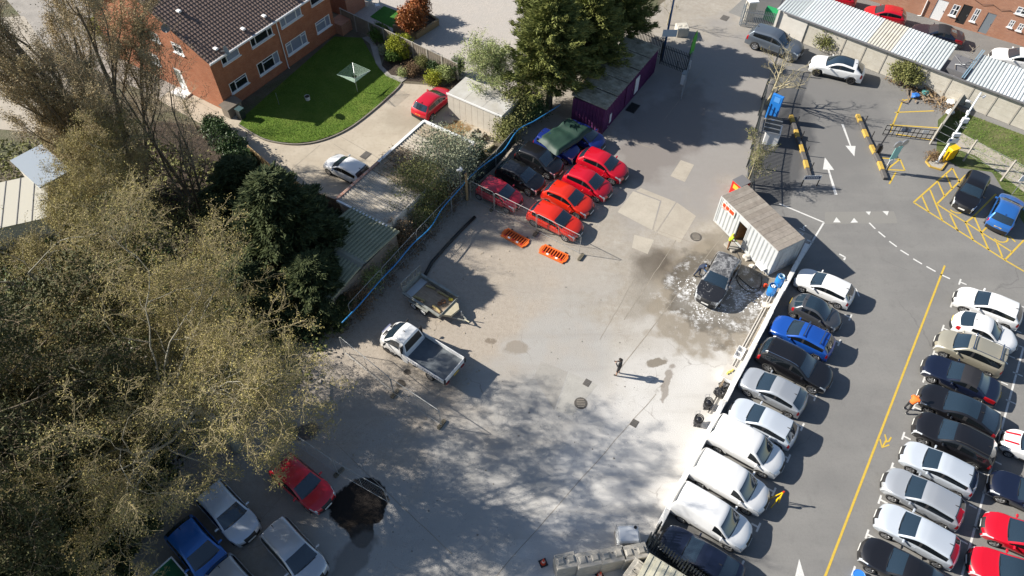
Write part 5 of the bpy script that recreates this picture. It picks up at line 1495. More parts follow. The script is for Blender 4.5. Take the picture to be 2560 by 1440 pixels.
L_LIME = leaf_mat('lime_leaf', (0.22, 0.26, 0.02), (0.30, 0.32, 0.03), (0.40, 0.40, 0.06), 1.2)
L_RED = leaf_mat('photinia_leaf', (0.28, 0.07, 0.025), (0.36, 0.12, 0.035), (0.22, 0.18, 0.05), 1.0, 0.5)

def tubes_mesh(name, segs, sides_fn):
    """segs: list of (points, radii); one mesh of tapered limbs"""
    V_, F_ = [], []
    base = 0
    for pts, rad in segs:
        n = sides_fn(rad[0])
        P = np.asarray(pts, float); Rr = np.asarray(rad, float)
        T = np.gradient(P, axis=0); T /= (np.linalg.norm(T, axis=1, keepdims=True) + 1e-9)
        a = np.array([0, 0, 1.0]) if abs(T[0][2]) < 0.8 else np.array([1.0, 0, 0])
        X = np.cross(T, a); X /= (np.linalg.norm(X, axis=1, keepdims=True) + 1e-9)
        Y = np.cross(T, X)
        th = np.arange(n) * 2 * np.pi / n
        ring = P[:, None, :] + Rr[:, None, None] * (np.cos(th)[None, :, None] * X[:, None, :] + np.sin(th)[None, :, None] * Y[:, None, :])
        V_.append(ring.reshape(-1, 3))
        m = len(P)
        i = np.arange(m - 1)[:, None] * n; k = np.arange(n)[None, :]; k2 = (k + 1) % n
        F_.append((np.stack([i + k, i + k2, i + n + k2, i + n + k], -1).reshape(-1, 4)) + base)
        base += m * n
    return fast_mesh(name, np.concatenate(V_), np.concatenate(F_), smooth=True)

def grow(rng, levels, p0, d0, length, r0):
    """recursive limbs. levels: list of dict(n=children, seg, len=ratio, ang=(lo,hi), wob, up, t0)"""
    by = [[] for _ in range(len(levels) + 1)]
    tips = []
    def br(p, d, L, r, lv):
        cfg = levels[lv] if lv < len(levels) else None
        c0 = levels[lv - 1] if lv > 0 else levels[0]
        ns = c0.get('seg', 4) if lv > 0 else levels[0].get('tseg', 4)
        pts = [p]; rad = [r]
        q = np.array(p, float); dd = np.array(d, float)
        wob = c0.get('wob', 0.2) if lv > 0 else levels[0].get('twob', 0.08); upk = c0.get('up', 0.0) if lv > 0 else 0.0
        dirs = []
        for i in range(ns):
            dd = dd + rng.normal(0, wob, 3) + np.array([0, 0, upk])
            dd /= np.linalg.norm(dd)
            q = q + dd * (L / ns)
            pts.append(q.copy()); rad.append(max(r * (1 - 0.75 * (i + 1) / ns), 0.007)); dirs.append(dd.copy())
        by[lv].append((pts, rad))
        if cfg is None:
            tips.append(q); tips.append((pts[-2] + q) / 2); return
        for c in range(cfg['n'] + (rng.randint(0, 2) if cfg['n'] > 2 else 0)):
            t = cfg.get('t0', 0.3) + (1 - cfg.get('t0', 0.3)) * (c + rng.rand()) / cfg['n']
            t = min(t, 1.0)
            k = min(int(t * ns), ns - 1); f = t * ns - k
            pos = np.array(pts[k]) * (1 - f) + np.array(pts[k + 1]) * f
            base = dirs[k]
            ang = rng.uniform(*cfg['ang']); az = rng.uniform(0, 2 * np.pi) if 'az' not in cfg else (c / cfg['n'] * 2 * np.pi + rng.normal(0, 0.3))
            a = np.array([0, 0, 1.0]) if abs(base[2]) < 0.9 else np.array([1.0, 0, 0])
            x = np.cross(base, a); x /= np.linalg.norm(x); y = np.cross(base, x)
            nd = base * math.cos(ang) + (x * math.cos(az) + y * math.sin(az)) * math.sin(ang)
            nd[2] = nd[2] * cfg.get('flat', 1.0) + cfg.get('lift', 0.0)
            nd /= np.linalg.norm(nd)
            rr = (rad[k] * (1 - f) + rad[k + 1] * f) * cfg.get('rr', 0.6)
            br(pos, nd, L * cfg['len'] * rng.uniform(0.7, 1.15) * (1 - 0.25 * t * cfg.get('tap', 1)), max(rr, 0.0115), lv + 1)
    br(np.array(p0, float), np.array(d0, float), length, r0, 0)
    return by, np.array(tips)

def leaf_quads(rng, pts, per, spread, size, aspect=0.6, up=0.3, dirs=None):
    pts = np.repeat(np.asarray(pts, float), per, axis=0)
    n = len(pts)
    c = pts + rng.normal(0, 1, (n, 3)) * spread
    a = rng.normal(0, 1, (n, 3))
    if dirs is not None: a = np.repeat(dirs, per, axis=0) * 1.4 + a * 0.5
    a /= np.linalg.norm(a, axis=1, keepdims=True)
    nn = rng.normal(0, 1, (n, 3)) + np.array([0, 0, up * 3])
    b = np.cross(a, nn); b /= (np.linalg.norm(b, axis=1, keepdims=True) + 1e-9)
    s = size * 1.22 * rng.uniform(0.55, 1.35, (n, 1))
    v = np.stack([c - a * s * 0.6 - b * s * aspect, c - a * s * 0.6 + b * s * aspect, c + a * s], 1).reshape(-1, 3)
    return v, np.arange(3 * n).reshape(-1, 3)

def sides(r): return 8 if r > 0.12 else (5 if r > 0.035 else 3)

def bare_tree(name, label, loc, levels, H0, r0, bark, twig, leaf=None, per=4, spread=0.12, size=0.06, seed=1, cat='tree', dirs=None, starts=None, group=None, split_at=2, aspect=0.6, rz=0.0):
    rng = np.random.RandomState(seed)
    t = thing(name, label, cat, (loc.x, loc.y, 0), rz, group)
    big, small, tips = [], [], []
    for (p, d, L, r) in (starts or [((0, 0, 0), (0.03, 0.02, 1), H0, r0)]):
        by, tp = grow(rng, levels, p, d, L, r)
        for k, b in enumerate(by): (big if k < split_at else small).extend(b)
        tips.append(tp)
    tips = np.concatenate(tips)
    link_mesh('trunk', tubes_mesh('trunk', big, sides), bark, t)
    o = link_mesh('twigs', tubes_mesh('twigs', small, sides), twig, t); o['kind'] = 'stuff'
    if leaf is not None:
        v, f = leaf_quads(rng, tips, per, spread, size, aspect)
        v[:, 2] = np.maximum(v[:, 2], 0.02)
        o = link_mesh('crown', fast_mesh('crown', v, f), leaf, t); o['kind'] = 'stuff'
    return t

OAK = [dict(n=13, len=0.80, ang=(0.55, 1.55), t0=0.24, az=1, seg=9, wob=0.17, up=0.0, rr=0.55, tseg=8, twob=0.10, tap=0.3),
       dict(n=7, len=0.52, ang=(0.5, 1.1), t0=0.22, seg=6, wob=0.26, up=0.005, rr=0.6, tap=0.6),
       dict(n=6, len=0.58, ang=(0.5, 1.1), t0=0.2, seg=5, wob=0.30, up=0.0, rr=0.6),
       dict(n=6, len=0.58, ang=(0.4, 1.1), t0=0.2, seg=3, wob=0.32, up=0.01, rr=0.6),
       dict(n=4, len=0.62, ang=(0.4, 1.1), t0=0.2, seg=2, wob=0.38, up=0.01, rr=0.7)]
bare_tree('oak_tree', 'broad bare oak with grey lichened limbs and olive buds over parked cars', Vector((-16.4, 18.5, 0)), OAK, 11.0, 0.36, M_BARK, M_TWIG, L_OAK, 3, 0.12, 0.034, 20, split_at=3, starts=[((0, 0, 0), (-0.02, 0.06, 1), 9.8, 0.36)])
OAK2 = [dict(d) for d in OAK]; OAK2[0]['n'] = 10; OAK2[3]['n'] = 5; OAK2[4]['n'] = 3
bare_tree('oak_tree', 'smaller bare oak behind the broad one near the glazed roof', Vector((-27.0, 24.5, 0)), OAK2, 9.0, 0.32, M_BARK, M_TWIG, L_OAK, 3, 0.12, 0.034, 8, split_at=3)
bare_tree('oak_tree', 'bare budding tree between the broad oak and tall poplar', Vector((-28.6, 33.4, 0)), OAK2, 6.6, 0.24, M_BARK, M_TWIG, L_OAK, 3, 0.12, 0.034, 18, split_at=3)
bare_tree('ivy_clad_tree', 'tall ivy clad tree rising among the dark conifers', Vector((-24.5, 14.5, 0)), OAK2, 11.5, 0.36, M_BARKD, M_TWIGB, L_IVYCROWN, 6, 0.22, 0.075, 61, split_at=3)

POP = [dict(n=9, len=0.52, ang=(0.30, 0.62), t0=0.04, seg=8, wob=0.09, up=0.09, rr=0.62, tseg=9, twob=0.05, lift=0.15, tap=1.5),
       dict(n=9, len=0.34, ang=(0.3, 0.7), t0=0.12, seg=5, wob=0.16, up=0.10, rr=0.5, lift=0.2),
       dict(n=7, len=0.46, ang=(0.3, 0.8), t0=0.15, seg=4, wob=0.22, up=0.08, rr=0.5, lift=0.1),
       dict(n=4, len=0.5, ang=(0.3, 0.9), t0=0.15, seg=2, wob=0.25, up=0.05, rr=0.6)]
pb = g(345, 488)
bare_tree('poplar_tree', 'tall bare poplar with many upright stems beside the brick house', pb, POP, 17, 0.40, M_BARKD, M_TWIGB, L_POP, 5, 0.16, 0.042, 11, split_at=2,
          starts=[((0, 0, 0), (-0.10, 0.02, 1), 17, 0.34), ((0.35, 0.1, 0), (0.14, 0.10, 1), 15, 0.26), ((-0.4, 0.1, 0), (-0.34, 0.05, 1), 15, 0.26), ((0, -0.4, 0), (-0.08, -0.28, 1), 13, 0.24), ((-0.2, 0.4, 0), (-0.15, 0.28, 1), 15, 0.24), ((-0.7, 0.0, 0), (-0.5, -0.12, 1), 13, 0.2), ((0.5, 0.5, 0), (0.22, 0.26, 1), 13, 0.2), ((0.5, -0.4, 0), (0.16, -0.18, 1), 11, 0.18)])
pb2 = g(490, 520)
SHR = [dict(n=8, len=0.55, ang=(0.3, 0.7), t0=0.1, seg=5, wob=0.14, up=0.08, rr=0.6, tseg=6, twob=0.08),
       dict(n=7, len=0.5, ang=(0.3, 0.8), t0=0.15, seg=4, wob=0.2, up=0.05, rr=0.5),
       dict(n=5, len=0.5, ang=(0.3, 0.9), t0=0.15, seg=3, wob=0.25, up=0.03, rr=0.6)]
bare_tree('bare_tree', 'brown bare multi-stemmed tree between poplar and dark conifer', pb2, SHR, 10, 0.16, M_BARKD, M_TWIGB, L_POP, 4, 0.14, 0.036, 21, split_at=2,
          starts=[((0, 0, 0), (-0.06, 0.02, 1), 11, 0.16), ((0.5, -0.5, 0), (0.12, -0.05, 1), 9, 0.12), ((-0.8, 0.4, 0), (-0.18, 0.1, 1), 10, 0.12), ((0.3, 0.7, 0), (0.08, 0.16, 1), 9, 0.12)])
# bare fruit tree at the corner of the house
FRU = [dict(n=6, len=0.7, ang=(0.5, 0.9), t0=0.35, seg=6, wob=0.18, up=0.06, rr=0.6, tseg=5),
       dict(n=5, len=0.55, ang=(0.4, 0.9), t0=0.25, seg=4, wob=0.22, up=0.05, rr=0.55),
       dict(n=4, len=0.5, ang=(0.4, 0.9), t0=0.25, seg=3, wob=0.25, up=0.05, rr=0.6)]
bare_tree('bare_tree', 'small leafless tree in front of the orange gable wall', g(492, 322), FRU, 3.6, 0.09, M_TWIGP, M_TWIGP, None, seed=31, split_at=2)
FRUB = [dict(d, rr=0.72) for d in FRU]
# bare pale trees by the palisade fence
bare_tree('bare_tree', 'pale leafless tree leaning over the blue totem', g(1915, 262), FRUB, 4.2, 0.15, M_TWIGP, M_TWIGP, L_OAK, 1, 0.1, 0.03, 41, split_at=2, starts=[((0, 0, 0), (0.22, 0.05, 1), 4.2, 0.15), ((0.1, 0.2, 0), (0.5, 0.1, 1), 3.8, 0.12)])
bare_tree('bare_tree', 'pale thin tree by the solar cabinet and palisade fence', g(1862, 468), SHR, 2.6, 0.07, M_TWIGP, M_TWIGP, L_OLIVE, 1, 0.10, 0.045, 43, split_at=2, starts=[((0, 0, 0), (0.12, 0.15, 1), 3.4, 0.06), ((0.1, 0.3, 0), (0.25, 0.2, 1), 2.8, 0.05)])
bare_tree('bare_tree', 'thin bare sapling at the edge of the entrance lane', g(1668, 62), FRU, 2.8, 0.06, M_TWIGP, M_TWIGP, None, seed=45, split_at=2)

# ---- conifers: boughs hung with flat sprays
def conifer_mesh(seed, H, Rr, nb, per, size, lift, top_pow, low=0.06, aspect=0.2, clump=5):
    """boughs ending in plumes: flat pointed sprays strung along each bough, gaps of shade between"""
    rng = np.random.RandomState(seed)
    pts, dirs, limbs = [], [], []
    for i in range(nb):
        t = low + (1 - low) * (i + rng.rand()) / nb
        z = H * t
        R_ = Rr * ((1 - t) ** top_pow) * rng.uniform(0.6, 1.2) + 0.2
        if t < 0.2: R_ *= 0.75 + t
        az = i * 2.39996 + rng.normal(0, 0.3)
        d = np.array([math.cos(az), math.sin(az), lift + rng.normal(0, 0.10) - 0.2 * (1 - t)])
        p0 = np.array([0, 0, z])
        ax = [p0 + d * R_ * f + np.array([0, 0, 0.30 * R_ * f * f * max(lift, 0)]) for f in (0, 0.35, 0.7, 1.0)]
        limbs.append((ax, [0.05 * (1.2 - t), 0.035, 0.02, 0.008]))
        for c in range(clump):
            f = 0.38 + 0.66 * (c + 0.5) / clump
            w = 0.34 * R_ ** 0.5 * (1.15 - f)
            q = p0 + d * R_ * f + np.array([0, 0, 0.30 * R_ * f * f * max(lift, 0)])
            for s_ in range(3):
                o = rng.normal(0, w, 3); o[2] *= 0.5
                pts.append(q + o); dirs.append(d / np.linalg.norm(d) + o * 0.8 + np.array([0, 0, 0.35 * lift + 0.1]))
    pts = np.array(pts); dirs = np.array(dirs); dirs /= np.linalg.norm(dirs, axis=1, keepdims=True)
    v, f = leaf_quads(rng, pts, per, 0.10, size, aspect, 0.3, dirs)
    v[:, 2] = np.maximum(v[:, 2], 0.05)
    crown = fast_mesh('crown', v, f)
    trunk = tubes_mesh('trunk', [([(0, 0, 0), (0, 0, H * 0.5), (0, 0, H * 0.96)], [Rr * 0.07, Rr * 0.045, 0.02])] + limbs, sides)
    return trunk, crown
def conifer(label, loc, meshes, leaf, sc=(1, 1, 1), rz=0.0, name='conifer_tree', group=None):
    t = thing(name, label, 'tree', (loc.x, loc.y, 0), rz, group)
    t.scale = sc
    part('trunk', meshes[0], M_BARKD, t)
    o = part('crown', meshes[1], leaf, t); o['kind'] = 'stuff'
    return t
LEY1 = conifer_mesh(1, 12.5, 4.3, 250, 16, 0.20, 0.40, 0.75, 0.22, 0.2)
LEY2 = conifer_mesh(2, 11.0, 3.9, 230, 16, 0.20, 0.40, 0.8, 0.22, 0.2)
DK1 = conifer_mesh(3, 9.5, 3.3, 240, 20, 0.17, 0.25, 0.7, 0.04, 0.28)
DK2 = conifer_mesh(4, 8.0, 3.5, 220, 20, 0.17, 0.2, 0.6, 0.04, 0.28)
conifer('large golden green cypress standing over the flat roofed garage', g(1372, 268), LEY1, L_LEY, (1.1, 1.1, 0.86), 0.3)
conifer('golden green cypress between two others behind the purple container', g(1462, 205), LEY2, L_LEY, (1.05, 1.05, 0.9), 1.4)
conifer('golden green cypress nearest the black palisade fence', g(1535, 128), LEY1, L_LEY, (0.95, 0.95, 0.76), 2.6)
conifer('golden green cypress at the edge of the paved patio', g(1372, 150), LEY2, L_LEY, (0.95, 0.95, 0.95), 3.9)
conifer('dense dark green conifer beside the green shed', Vector((-15.6, 33.0, 0)), DK1, L_DARK, (1.35, 1.35, 0.9), 0.5)
conifer('dark green conifer just behind the ivy hedge', Vector((-19.6, 37.0, 0)), DK2, L_DARK, (0.95, 0.95, 0.75), 1.9)
conifer('low dark conifer at the foot of the green shed', Vector((-13.4, 29.6, 0)), DK2, L_DARK, (0.95, 0.95, 0.55), 3.3)
conifer('dark conifer under the edge of the broad oak', Vector((-17.6, 28.6, 0)), DK2, L_DARK, (0.9, 0.9, 0.6), 4.1)
for k, (x, y, s, h, m_, lab) in enumerate([(-27.5, 17.5, 1.2, 1.0, DK1, 'dark conifer left of the broad oak'), (-23.0, 12.6, 1.15, 0.95, DK2, 'dark spreading conifer beside the blue hatchback'), (-29.0, 22.5, 1.1, 0.95, DK2, 'dark conifer between the two oaks'),
                                  (-26.5, 11.0, 1.2, 1.0, DK2, 'dark conifer in the corner by the green skip'), (-33.0, 14.5, 1.2, 1.1, DK1, 'tall dark conifer at the far edge of the wood'), (-22.4, 17.2, 0.85, 0.7, DK2, 'low dark conifer beneath the oak limbs'), (-34.5, 20.0, 1.1, 1.1, DK1, 'tall dark conifer among the bare oaks')]):
    conifer(lab, Vector((x, y, 0)), m_, L_DARK, (s, s, h), k * 1.3 + 0.2)
# ---- shrubs
def shrub(label, loc, R_, H, leaf, n=160, per=26, size=0.07, seed=1, stems=True, name='shrub', rough=0.16, aspect=0.6, z0=0.0, shell=0.5, twig=None, cat='shrub', group=None, sq=(1, 1)):
    rng = np.random.RandomState(seed)
    d = rng.normal(0, 1, (n, 3)); d /= np.linalg.norm(d, axis=1, keepdims=True); d[:, 2] = np.abs(d[:, 2]) * 1.0
    r = (shell + (1 - shell) * rng.rand(n, 1) ** 0.5) * rng.uniform(0.8, 1.12, (n, 1))
    low = rng.rand(n) < 0.25
    pts = d * r * np.array([R_ * sq[0], R_ * sq[1], H * 0.62]) + np.array([0, 0, H * 0.36])
    pts[low, 2] *= 0.6
    t = thing(name, label, cat, (loc.x, loc.y, z0), rng.uniform(0, 6) if sq == (1, 1) else SITE, group)
    v, f = leaf_quads(rng, pts, per, rough, size, aspect)
    v[:, 2] = np.maximum(v[:, 2], 0.01)
    o = link_mesh('foliage', fast_mesh('foliage', v, f), leaf, t); o['kind'] = 'stuff'
    segs = []
    for k in range(min(n, 26)):
        p = pts[k]
        segs.append(([(0.06 * rng.normal(), 0.06 * rng.normal(), 0), p * np.array([0.45, 0.45, 0.55]), p], [0.025, 0.016, 0.006]))
    link_mesh('stems', tubes_mesh('stems', segs, sides), twig or M_TWIGB, t)
    return t
shrub('yellow green bush glimpsed through the poplar stems', g(262, 95), 1.2, 2.2, L_LIME, 150, 26, 0.07, 130)
shrub('rounded dark green bush by the boarded fence', g(953, 100), 0.95, 1.7, L_BOX, 150, 30, 0.06, 1, rough=0.1, shell=0.75)
shrub('large clipped yellow green bush on the bed by the lawn', g(1002, 135), 1.3, 1.9, L_LIME, 200, 32, 0.06, 2, rough=0.1, shell=0.78)
shrub('small clipped green bush at the foot of the yellow green one', g(985, 150), 0.75, 1.1, L_BOX, 120, 28, 0.05, 3, rough=0.08, shell=0.78)
shrub('grey leaved small bush on the flower bed', g(963, 135), 0.5, 0.8, L_GREYG, 70, 24, 0.05, 4)
shrub('tall red leaved shrub in the raised planter', g(1030, 85), 1.35, 2.6, L_RED, 210, 30, 0.08, 5, z0=0.4)
shrub('red leaved shrub behind the tall one in the planter', g(1050, 48), 1.1, 2.2, L_RED, 160, 30, 0.08, 6, z0=0.4)
shrub('yellow flowering bush near the bonnet of the red car', g(1085, 205), 0.8, 1.0, L_LIME, 110, 24, 0.05, 7)
shrub('pale green bush behind the yellow flowering one', g(1115, 196), 0.8, 1.2, L_WILLOW, 90, 24, 0.06, 8)
shrub('blue green upright bush by the end of the boarded fence', g(1143, 190), 0.8, 1.9, L_IVY, 100, 24, 0.06, 9)
shrub('olive bush in the middle of the flower bed', g(1058, 165), 0.7, 1.0, L_OLIVE, 90, 22, 0.05, 10)
shrub('brownish heather bush on the flower bed', g(1030, 182), 0.7, 0.8, L_BROWN, 80, 22, 0.05, 11)
shrub('spiky green plant at the corner of the drive', g(1008, 188), 0.4, 0.6, L_WILLOW, 40, 18, 0.08, 12, aspect=0.25)
shrub('dark low bush against the concrete fence posts', g(1090, 175), 0.8, 1.0, L_IVY, 80, 22, 0.06, 13)
# pale willow between the garage and the cypress
WIL = [dict(n=7, len=0.75, ang=(0.35, 0.8), t0=0.2, seg=6, wob=0.12, up=0.05, rr=0.6, tseg=5), dict(n=7, len=0.5, ang=(0.3, 0.8), t0=0.2, seg=4, wob=0.18, up=0.03, rr=0.55), dict(n=5, len=0.5, ang=(0.3, 0.9), t0=0.2, seg=3, wob=0.22, up=0.02, rr=0.6)]
bare_tree('willow_tree', 'pale green young willow leaning over the flat roofed garage', g(1262, 262), WIL, 4.2, 0.09, M_TWIGP, M_TWIGP, L_WILLOW, 9, 0.20, 0.075, 51, split_at=2,
          starts=[((0, 0, 0), (-0.25, 0.1, 1), 4.3, 0.08), ((0.3, 0, 0), (0.0, 0.2, 1), 4.0, 0.07), ((-0.3, -0.1, 0), (-0.5, 0.0, 1), 3.8, 0.07)], aspect=0.3)
shrub('olive thicket spilling over the end of the flat roofed garage', g(1290, 300), 1.7, 3.4, L_OLIVE, 260, 26, 0.07, 20, rough=0.25, shell=0.3)
shrub('ivy clad thicket behind the black hatchback', g(1330, 300), 1.3, 2.8, L_IVY, 200, 28, 0.06, 21, rough=0.22)
shrub('yellowish thicket beside the hose fence and stone pile', g(1268, 350), 1.2, 2.5, L_OLIVE, 170, 24, 0.06, 22, rough=0.25, shell=0.3)
# thicket growing over the corrugated garage
shrub('grey green bush growing over the corrugated garage roof', g(1118, 452), 2.9, 4.9, L_GREYG, 560, 26, 0.06, 23, rough=0.36, shell=0.2, twig=M_TWIGP)
shrub('yellow green bush over the edge of the corrugated garage', g(1058, 512), 2.3, 4.2, L_OLIVE, 430, 26, 0.055, 24, rough=0.34, shell=0.2)
shrub('rusty brown dead creeper on the corrugated roof', g(1015, 462), 2.1, 3.1, L_BROWN, 300, 22, 0.055, 25, rough=0.32, shell=0.3)
for k, (px, py, r_, h_, l_, lab) in enumerate([(1185, 400, 1.1, 2.2, L_IVY, 'dark scrub against the mesh fence behind the red cars'), (1010, 610, 1.2, 1.9, L_BROWN, 'brown bramble clump under the blue hose'), (1060, 555, 1.2, 2.0, L_OLIVE, 'olive bramble clump by the leaning props'), (960, 650, 1.1, 1.8, L_OLIVE, 'bramble clump at the end of the green shed'),
                                            (925, 705, 1.1, 1.6, L_WILLOW, 'fresh green bramble by the end of the fence'), (890, 760, 1.2, 1.7, L_BROWN, 'brown undergrowth beside the gravel'), (985, 565, 1.0, 2.6, L_OLIVE, 'thin yellowish sapling clump against the garage'), (870, 700, 1.3, 1.9, L_DARK, 'dark scrub at the foot of the conifer'), (1120, 500, 1.0, 1.7, L_BROWN, 'brown scrub near the floodlight post'), (835, 790, 1.2, 1.6, L_OLIVE, 'scrub under the hem of the oak')]):
    shrub(lab, g(px, py), r_, h_, l_, 130, 22, 0.055, 70 + k, rough=0.26, shell=0.2)
for k, (px, py) in enumerate([(955, 640), (1035, 580), (1090, 520), (905, 720), (985, 610), (1150, 440)]):
    bare_tree('thorn_bush', ('bare thorny bush under the hose near the green shed', 'bare thorny bush by the middle of the hose fence', 'bare thorny bush near the black pipe', 'bare thorny bush at the low end of the hose', 'bare thorny bush beside the shed wall', 'bare thorny bush at the floodlight post')[k], g(px, py), FRU, 1.6, 0.04, M_TWIGB, M_TWIGB, L_OLIVE if k % 2 else L_BROWN, 2, 0.1, 0.04, 90 + k, split_at=2, cat='bush')
for k, (px, py, r_, h_) in enumerate([(562, 362, 1.1, 2.0), (590, 392, 1.1, 2.1), (620, 425, 1.0, 1.9), (540, 335, 0.9, 1.7)]):
    shrub(('ivy hedge clump in the middle of the drive edge', 'ivy hedge clump before the new timber fence', 'ivy hedge clump touching the new timber fence', 'ivy hedge clump nearest the leafless tree')[k], g(px, py), r_, h_, L_IVY, 140, 28, 0.08, 110 + k, rough=0.18)
shrub('green bush against the panel wall by the rubbish heap', g(2258, 205), 1.45, 2.3, L_OLIVE, 230, 28, 0.075, 120, rough=0.2)
shrub('green bush growing from the panel wall above the white car', g(2062, 118), 1.2, 2.2, L_OLIVE, 170, 26, 0.075, 121, rough=0.2)
shrub('low weeds round the yellow cabinet', g(2330, 395), 0.6, 0.4, L_BROWN, 60, 16, 0.05, 122)
# undergrowth on the floor of the wood
def litter(name, pts_px, n, leaf, size, seed, label, zmax=0.5):
    rng = np.random.RandomState(seed)
    poly = P2(pts_px)
    xs = [p.x for p in poly]; ys = [p.y for p in poly]
    out = []
    while len(out) < n:
        x, y = rng.uniform(min(xs), max(xs)), rng.uniform(min(ys), max(ys))
        ins = False; j = len(poly) - 1
        for i in range(len(poly)):
            if ((poly[i].y > y) != (poly[j].y > y)) and x < (poly[j].x - poly[i].x) * (y - poly[i].y) / (poly[j].y - poly[i].y) + poly[i].x: ins = not ins
            j = i
        if ins: out.append((x, y, rng.rand() ** 2 * zmax))
    v, f = leaf_quads(rng, np.array(out), 7, 0.22, size)
    v[:, 2] = np.maximum(v[:, 2], 0.0)
    o = link_mesh(name, fast_mesh(name, v, f), leaf)
    return tag(o, label, 'undergrowth', kind='stuff')
litter('undergrowth', [(-300, 380), (300, 330), (520, 400), (780, 640), (870, 820), (760, 960), (500, 1100), (300, 1500), (-300, 1500)], 5200, L_OLIVE, 0.12, 5, 'olive undergrowth and ivy on the floor of the wood', 0.7)
litter('ivy_cover', [(-300, 600), (300, 600), (700, 700), (820, 860), (620, 1000), (380, 1150), (200, 1500), (-300, 1500)], 3800, L_IVY, 0.12, 6, 'dark ivy covering the floor of the wood', 0.8)
litter('fallen_leaves', [(860, 690), (1230, 385), (1245, 400), (1080, 600), (900, 800), (840, 850)], 900, L_BROWN, 0.06, 7, 'brown litter and twigs along the foot of the hose fence', 0.15)

# grit, stones and twigs strewn over the yard
def grit(name, pts_px, n, smin, smax, m, seed, label):
    rng = np.random.RandomState(seed)
    poly = np.array([[p.x, p.y] for p in P2(pts_px)]); lo, hi = poly.min(0), poly.max(0)
    pts = rng.uniform(lo, hi, (n * 3, 2)); x, y = pts[:, 0], pts[:, 1]
    ins = np.zeros(len(pts), bool); j = len(poly) - 1
    for i in range(len(poly)):
        xi, yi = poly[i]; xj, yj = poly[j]
        ins ^= ((yi > y) != (yj > y)) & (x < (xj - xi) * (y - yi) / (yj - yi + 1e-12) + xi); j = i
    pts = pts[ins][:n]; k = len(pts)
    s = rng.uniform(smin, smax, (k, 1)) * (1 + 2.0 * (rng.rand(k, 1) > 0.97)); a = rng.uniform(0, 6.28, k)
    base = np.array([[1, 0], [0.2, 0.8], [-0.9, 0.3], [-0.3, -0.8]])
    vs = []
    for bx_, by_ in base:
        vs.append(np.c_[pts[:, 0] + s[:, 0] * (bx_ * np.cos(a) - by_ * np.sin(a)), pts[:, 1] + s[:, 0] * (bx_ * np.sin(a) + by_ * np.cos(a)), np.full(k, 0.004)])
    vs.append(np.c_[pts, s[:, 0] * 0.7])
    v = np.stack(vs, 1).reshape(-1, 3)
    b = np.arange(k)[:, None] * 5
    f = np.concatenate([b + np.array([q]) for q in ((0, 1, 4), (1, 2, 4), (2, 3, 4), (3, 0, 4))])
    o = link_mesh(name, fast_mesh(name, v, f), m)
    return tag(o, label, 'gravel', kind='stuff')
grit('gravel', [(870, 810), (1080, 600), (1190, 480), (1330, 590), (1300, 800), (1100, 1060), (880, 1180), (740, 1090), (800, 960)], 5200, 0.012, 0.035, mat('grit_brown', (0.26, 0.215, 0.165), 0.95, noise=(3, (0.42, 0.37, 0.30), 0.2)), 1, 'loose brown gravel on the fence side of the yard')
grit('gravel', [(860, 800), (1230, 395), (1260, 415), (1060, 640), (900, 840)], 900, 0.03, 0.09, mat('rubble', (0.38, 0.34, 0.28), 0.95, noise=(3, (0.24, 0.21, 0.17), 0.2)), 2, 'broken rubble along the foot of the hose fence')
grit('gravel', [(1330, 600), (1750, 620), (1640, 1000), (1500, 1330), (900, 1430), (1000, 1180), (1300, 820)], 1500, 0.01, 0.028, mat('grit_grey', (0.20, 0.19, 0.175), 0.95), 3, 'scattered grit on the concrete of the yard')
# ------------------------------------------------------------------ the parked cars
H_IN, H_OUT = R(146.5), R(-33.5)       # nose to the wall, nose to the aisle
GRP_W = 'cars parked along the white wall'; GRP_R = 'cars parked in the bays across the aisle'; GRP_Y = 'cars parked in the yard behind mesh fencing'
def put(model, color, px, py, hd, label, group=None, sc=1.0, **k):
    t = car(model, color, at(px, py), hd, label, group, **k)
    t.scale = (sc, sc, sc)
    return t
put(GOLF, 'white', 2062, 714, H_IN, 'white hatchback parked next to the grey container, nose to the white wall', GRP_W, 0.97)
put(BUBBLE, 'grey', 2041, 779, H_OUT, 'small rounded grey two tone car with glass roof, tail to the wall', GRP_W, 1.02)
put(GOLF, 'blue', 2006, 838, H_IN, 'bright blue hatchback with two silver roof bars, nose to the wall', GRP_W, 1.0, bars=True)
put(SUVB, 'black', 1988, 912, H_OUT, 'large black estate with silver roof rails, tail to the wall', GRP_W, 0.98, rails='chrome')
put(HATCH3, 'silver', 1933, 974, H_IN, 'silver three door coupe hatchback, nose to the wall', GRP_W, 1.02)
put(GOLF, 'pale_silver', 1908, 1053, H_IN, 'pale silver blue hatchback between silver coupe and the first white van', GRP_W, 0.99)
put(VAN, 'white', 1868, 1118, H_OUT, 'white panel van beside the pale silver hatchback', 'white panel vans along the wall', 1.05, name='parked_van', cat='van')
put(VAN, 'white', 1827, 1207, H_OUT, 'white panel van in the middle of three, behind the yellow folded frame', 'white panel vans along the wall', 1.05, name='parked_van', cat='van')
put(VAN, 'white', 1781, 1294, H_OUT, 'white panel van next to the dark navy saloon', 'white panel vans along the wall', 1.05, name='parked_van', cat='van')
put(SALOON, 'navy', 1752, 1394, H_IN, 'dark navy saloon by the palisade fence and concrete blocks', GRP_W, 1.02)
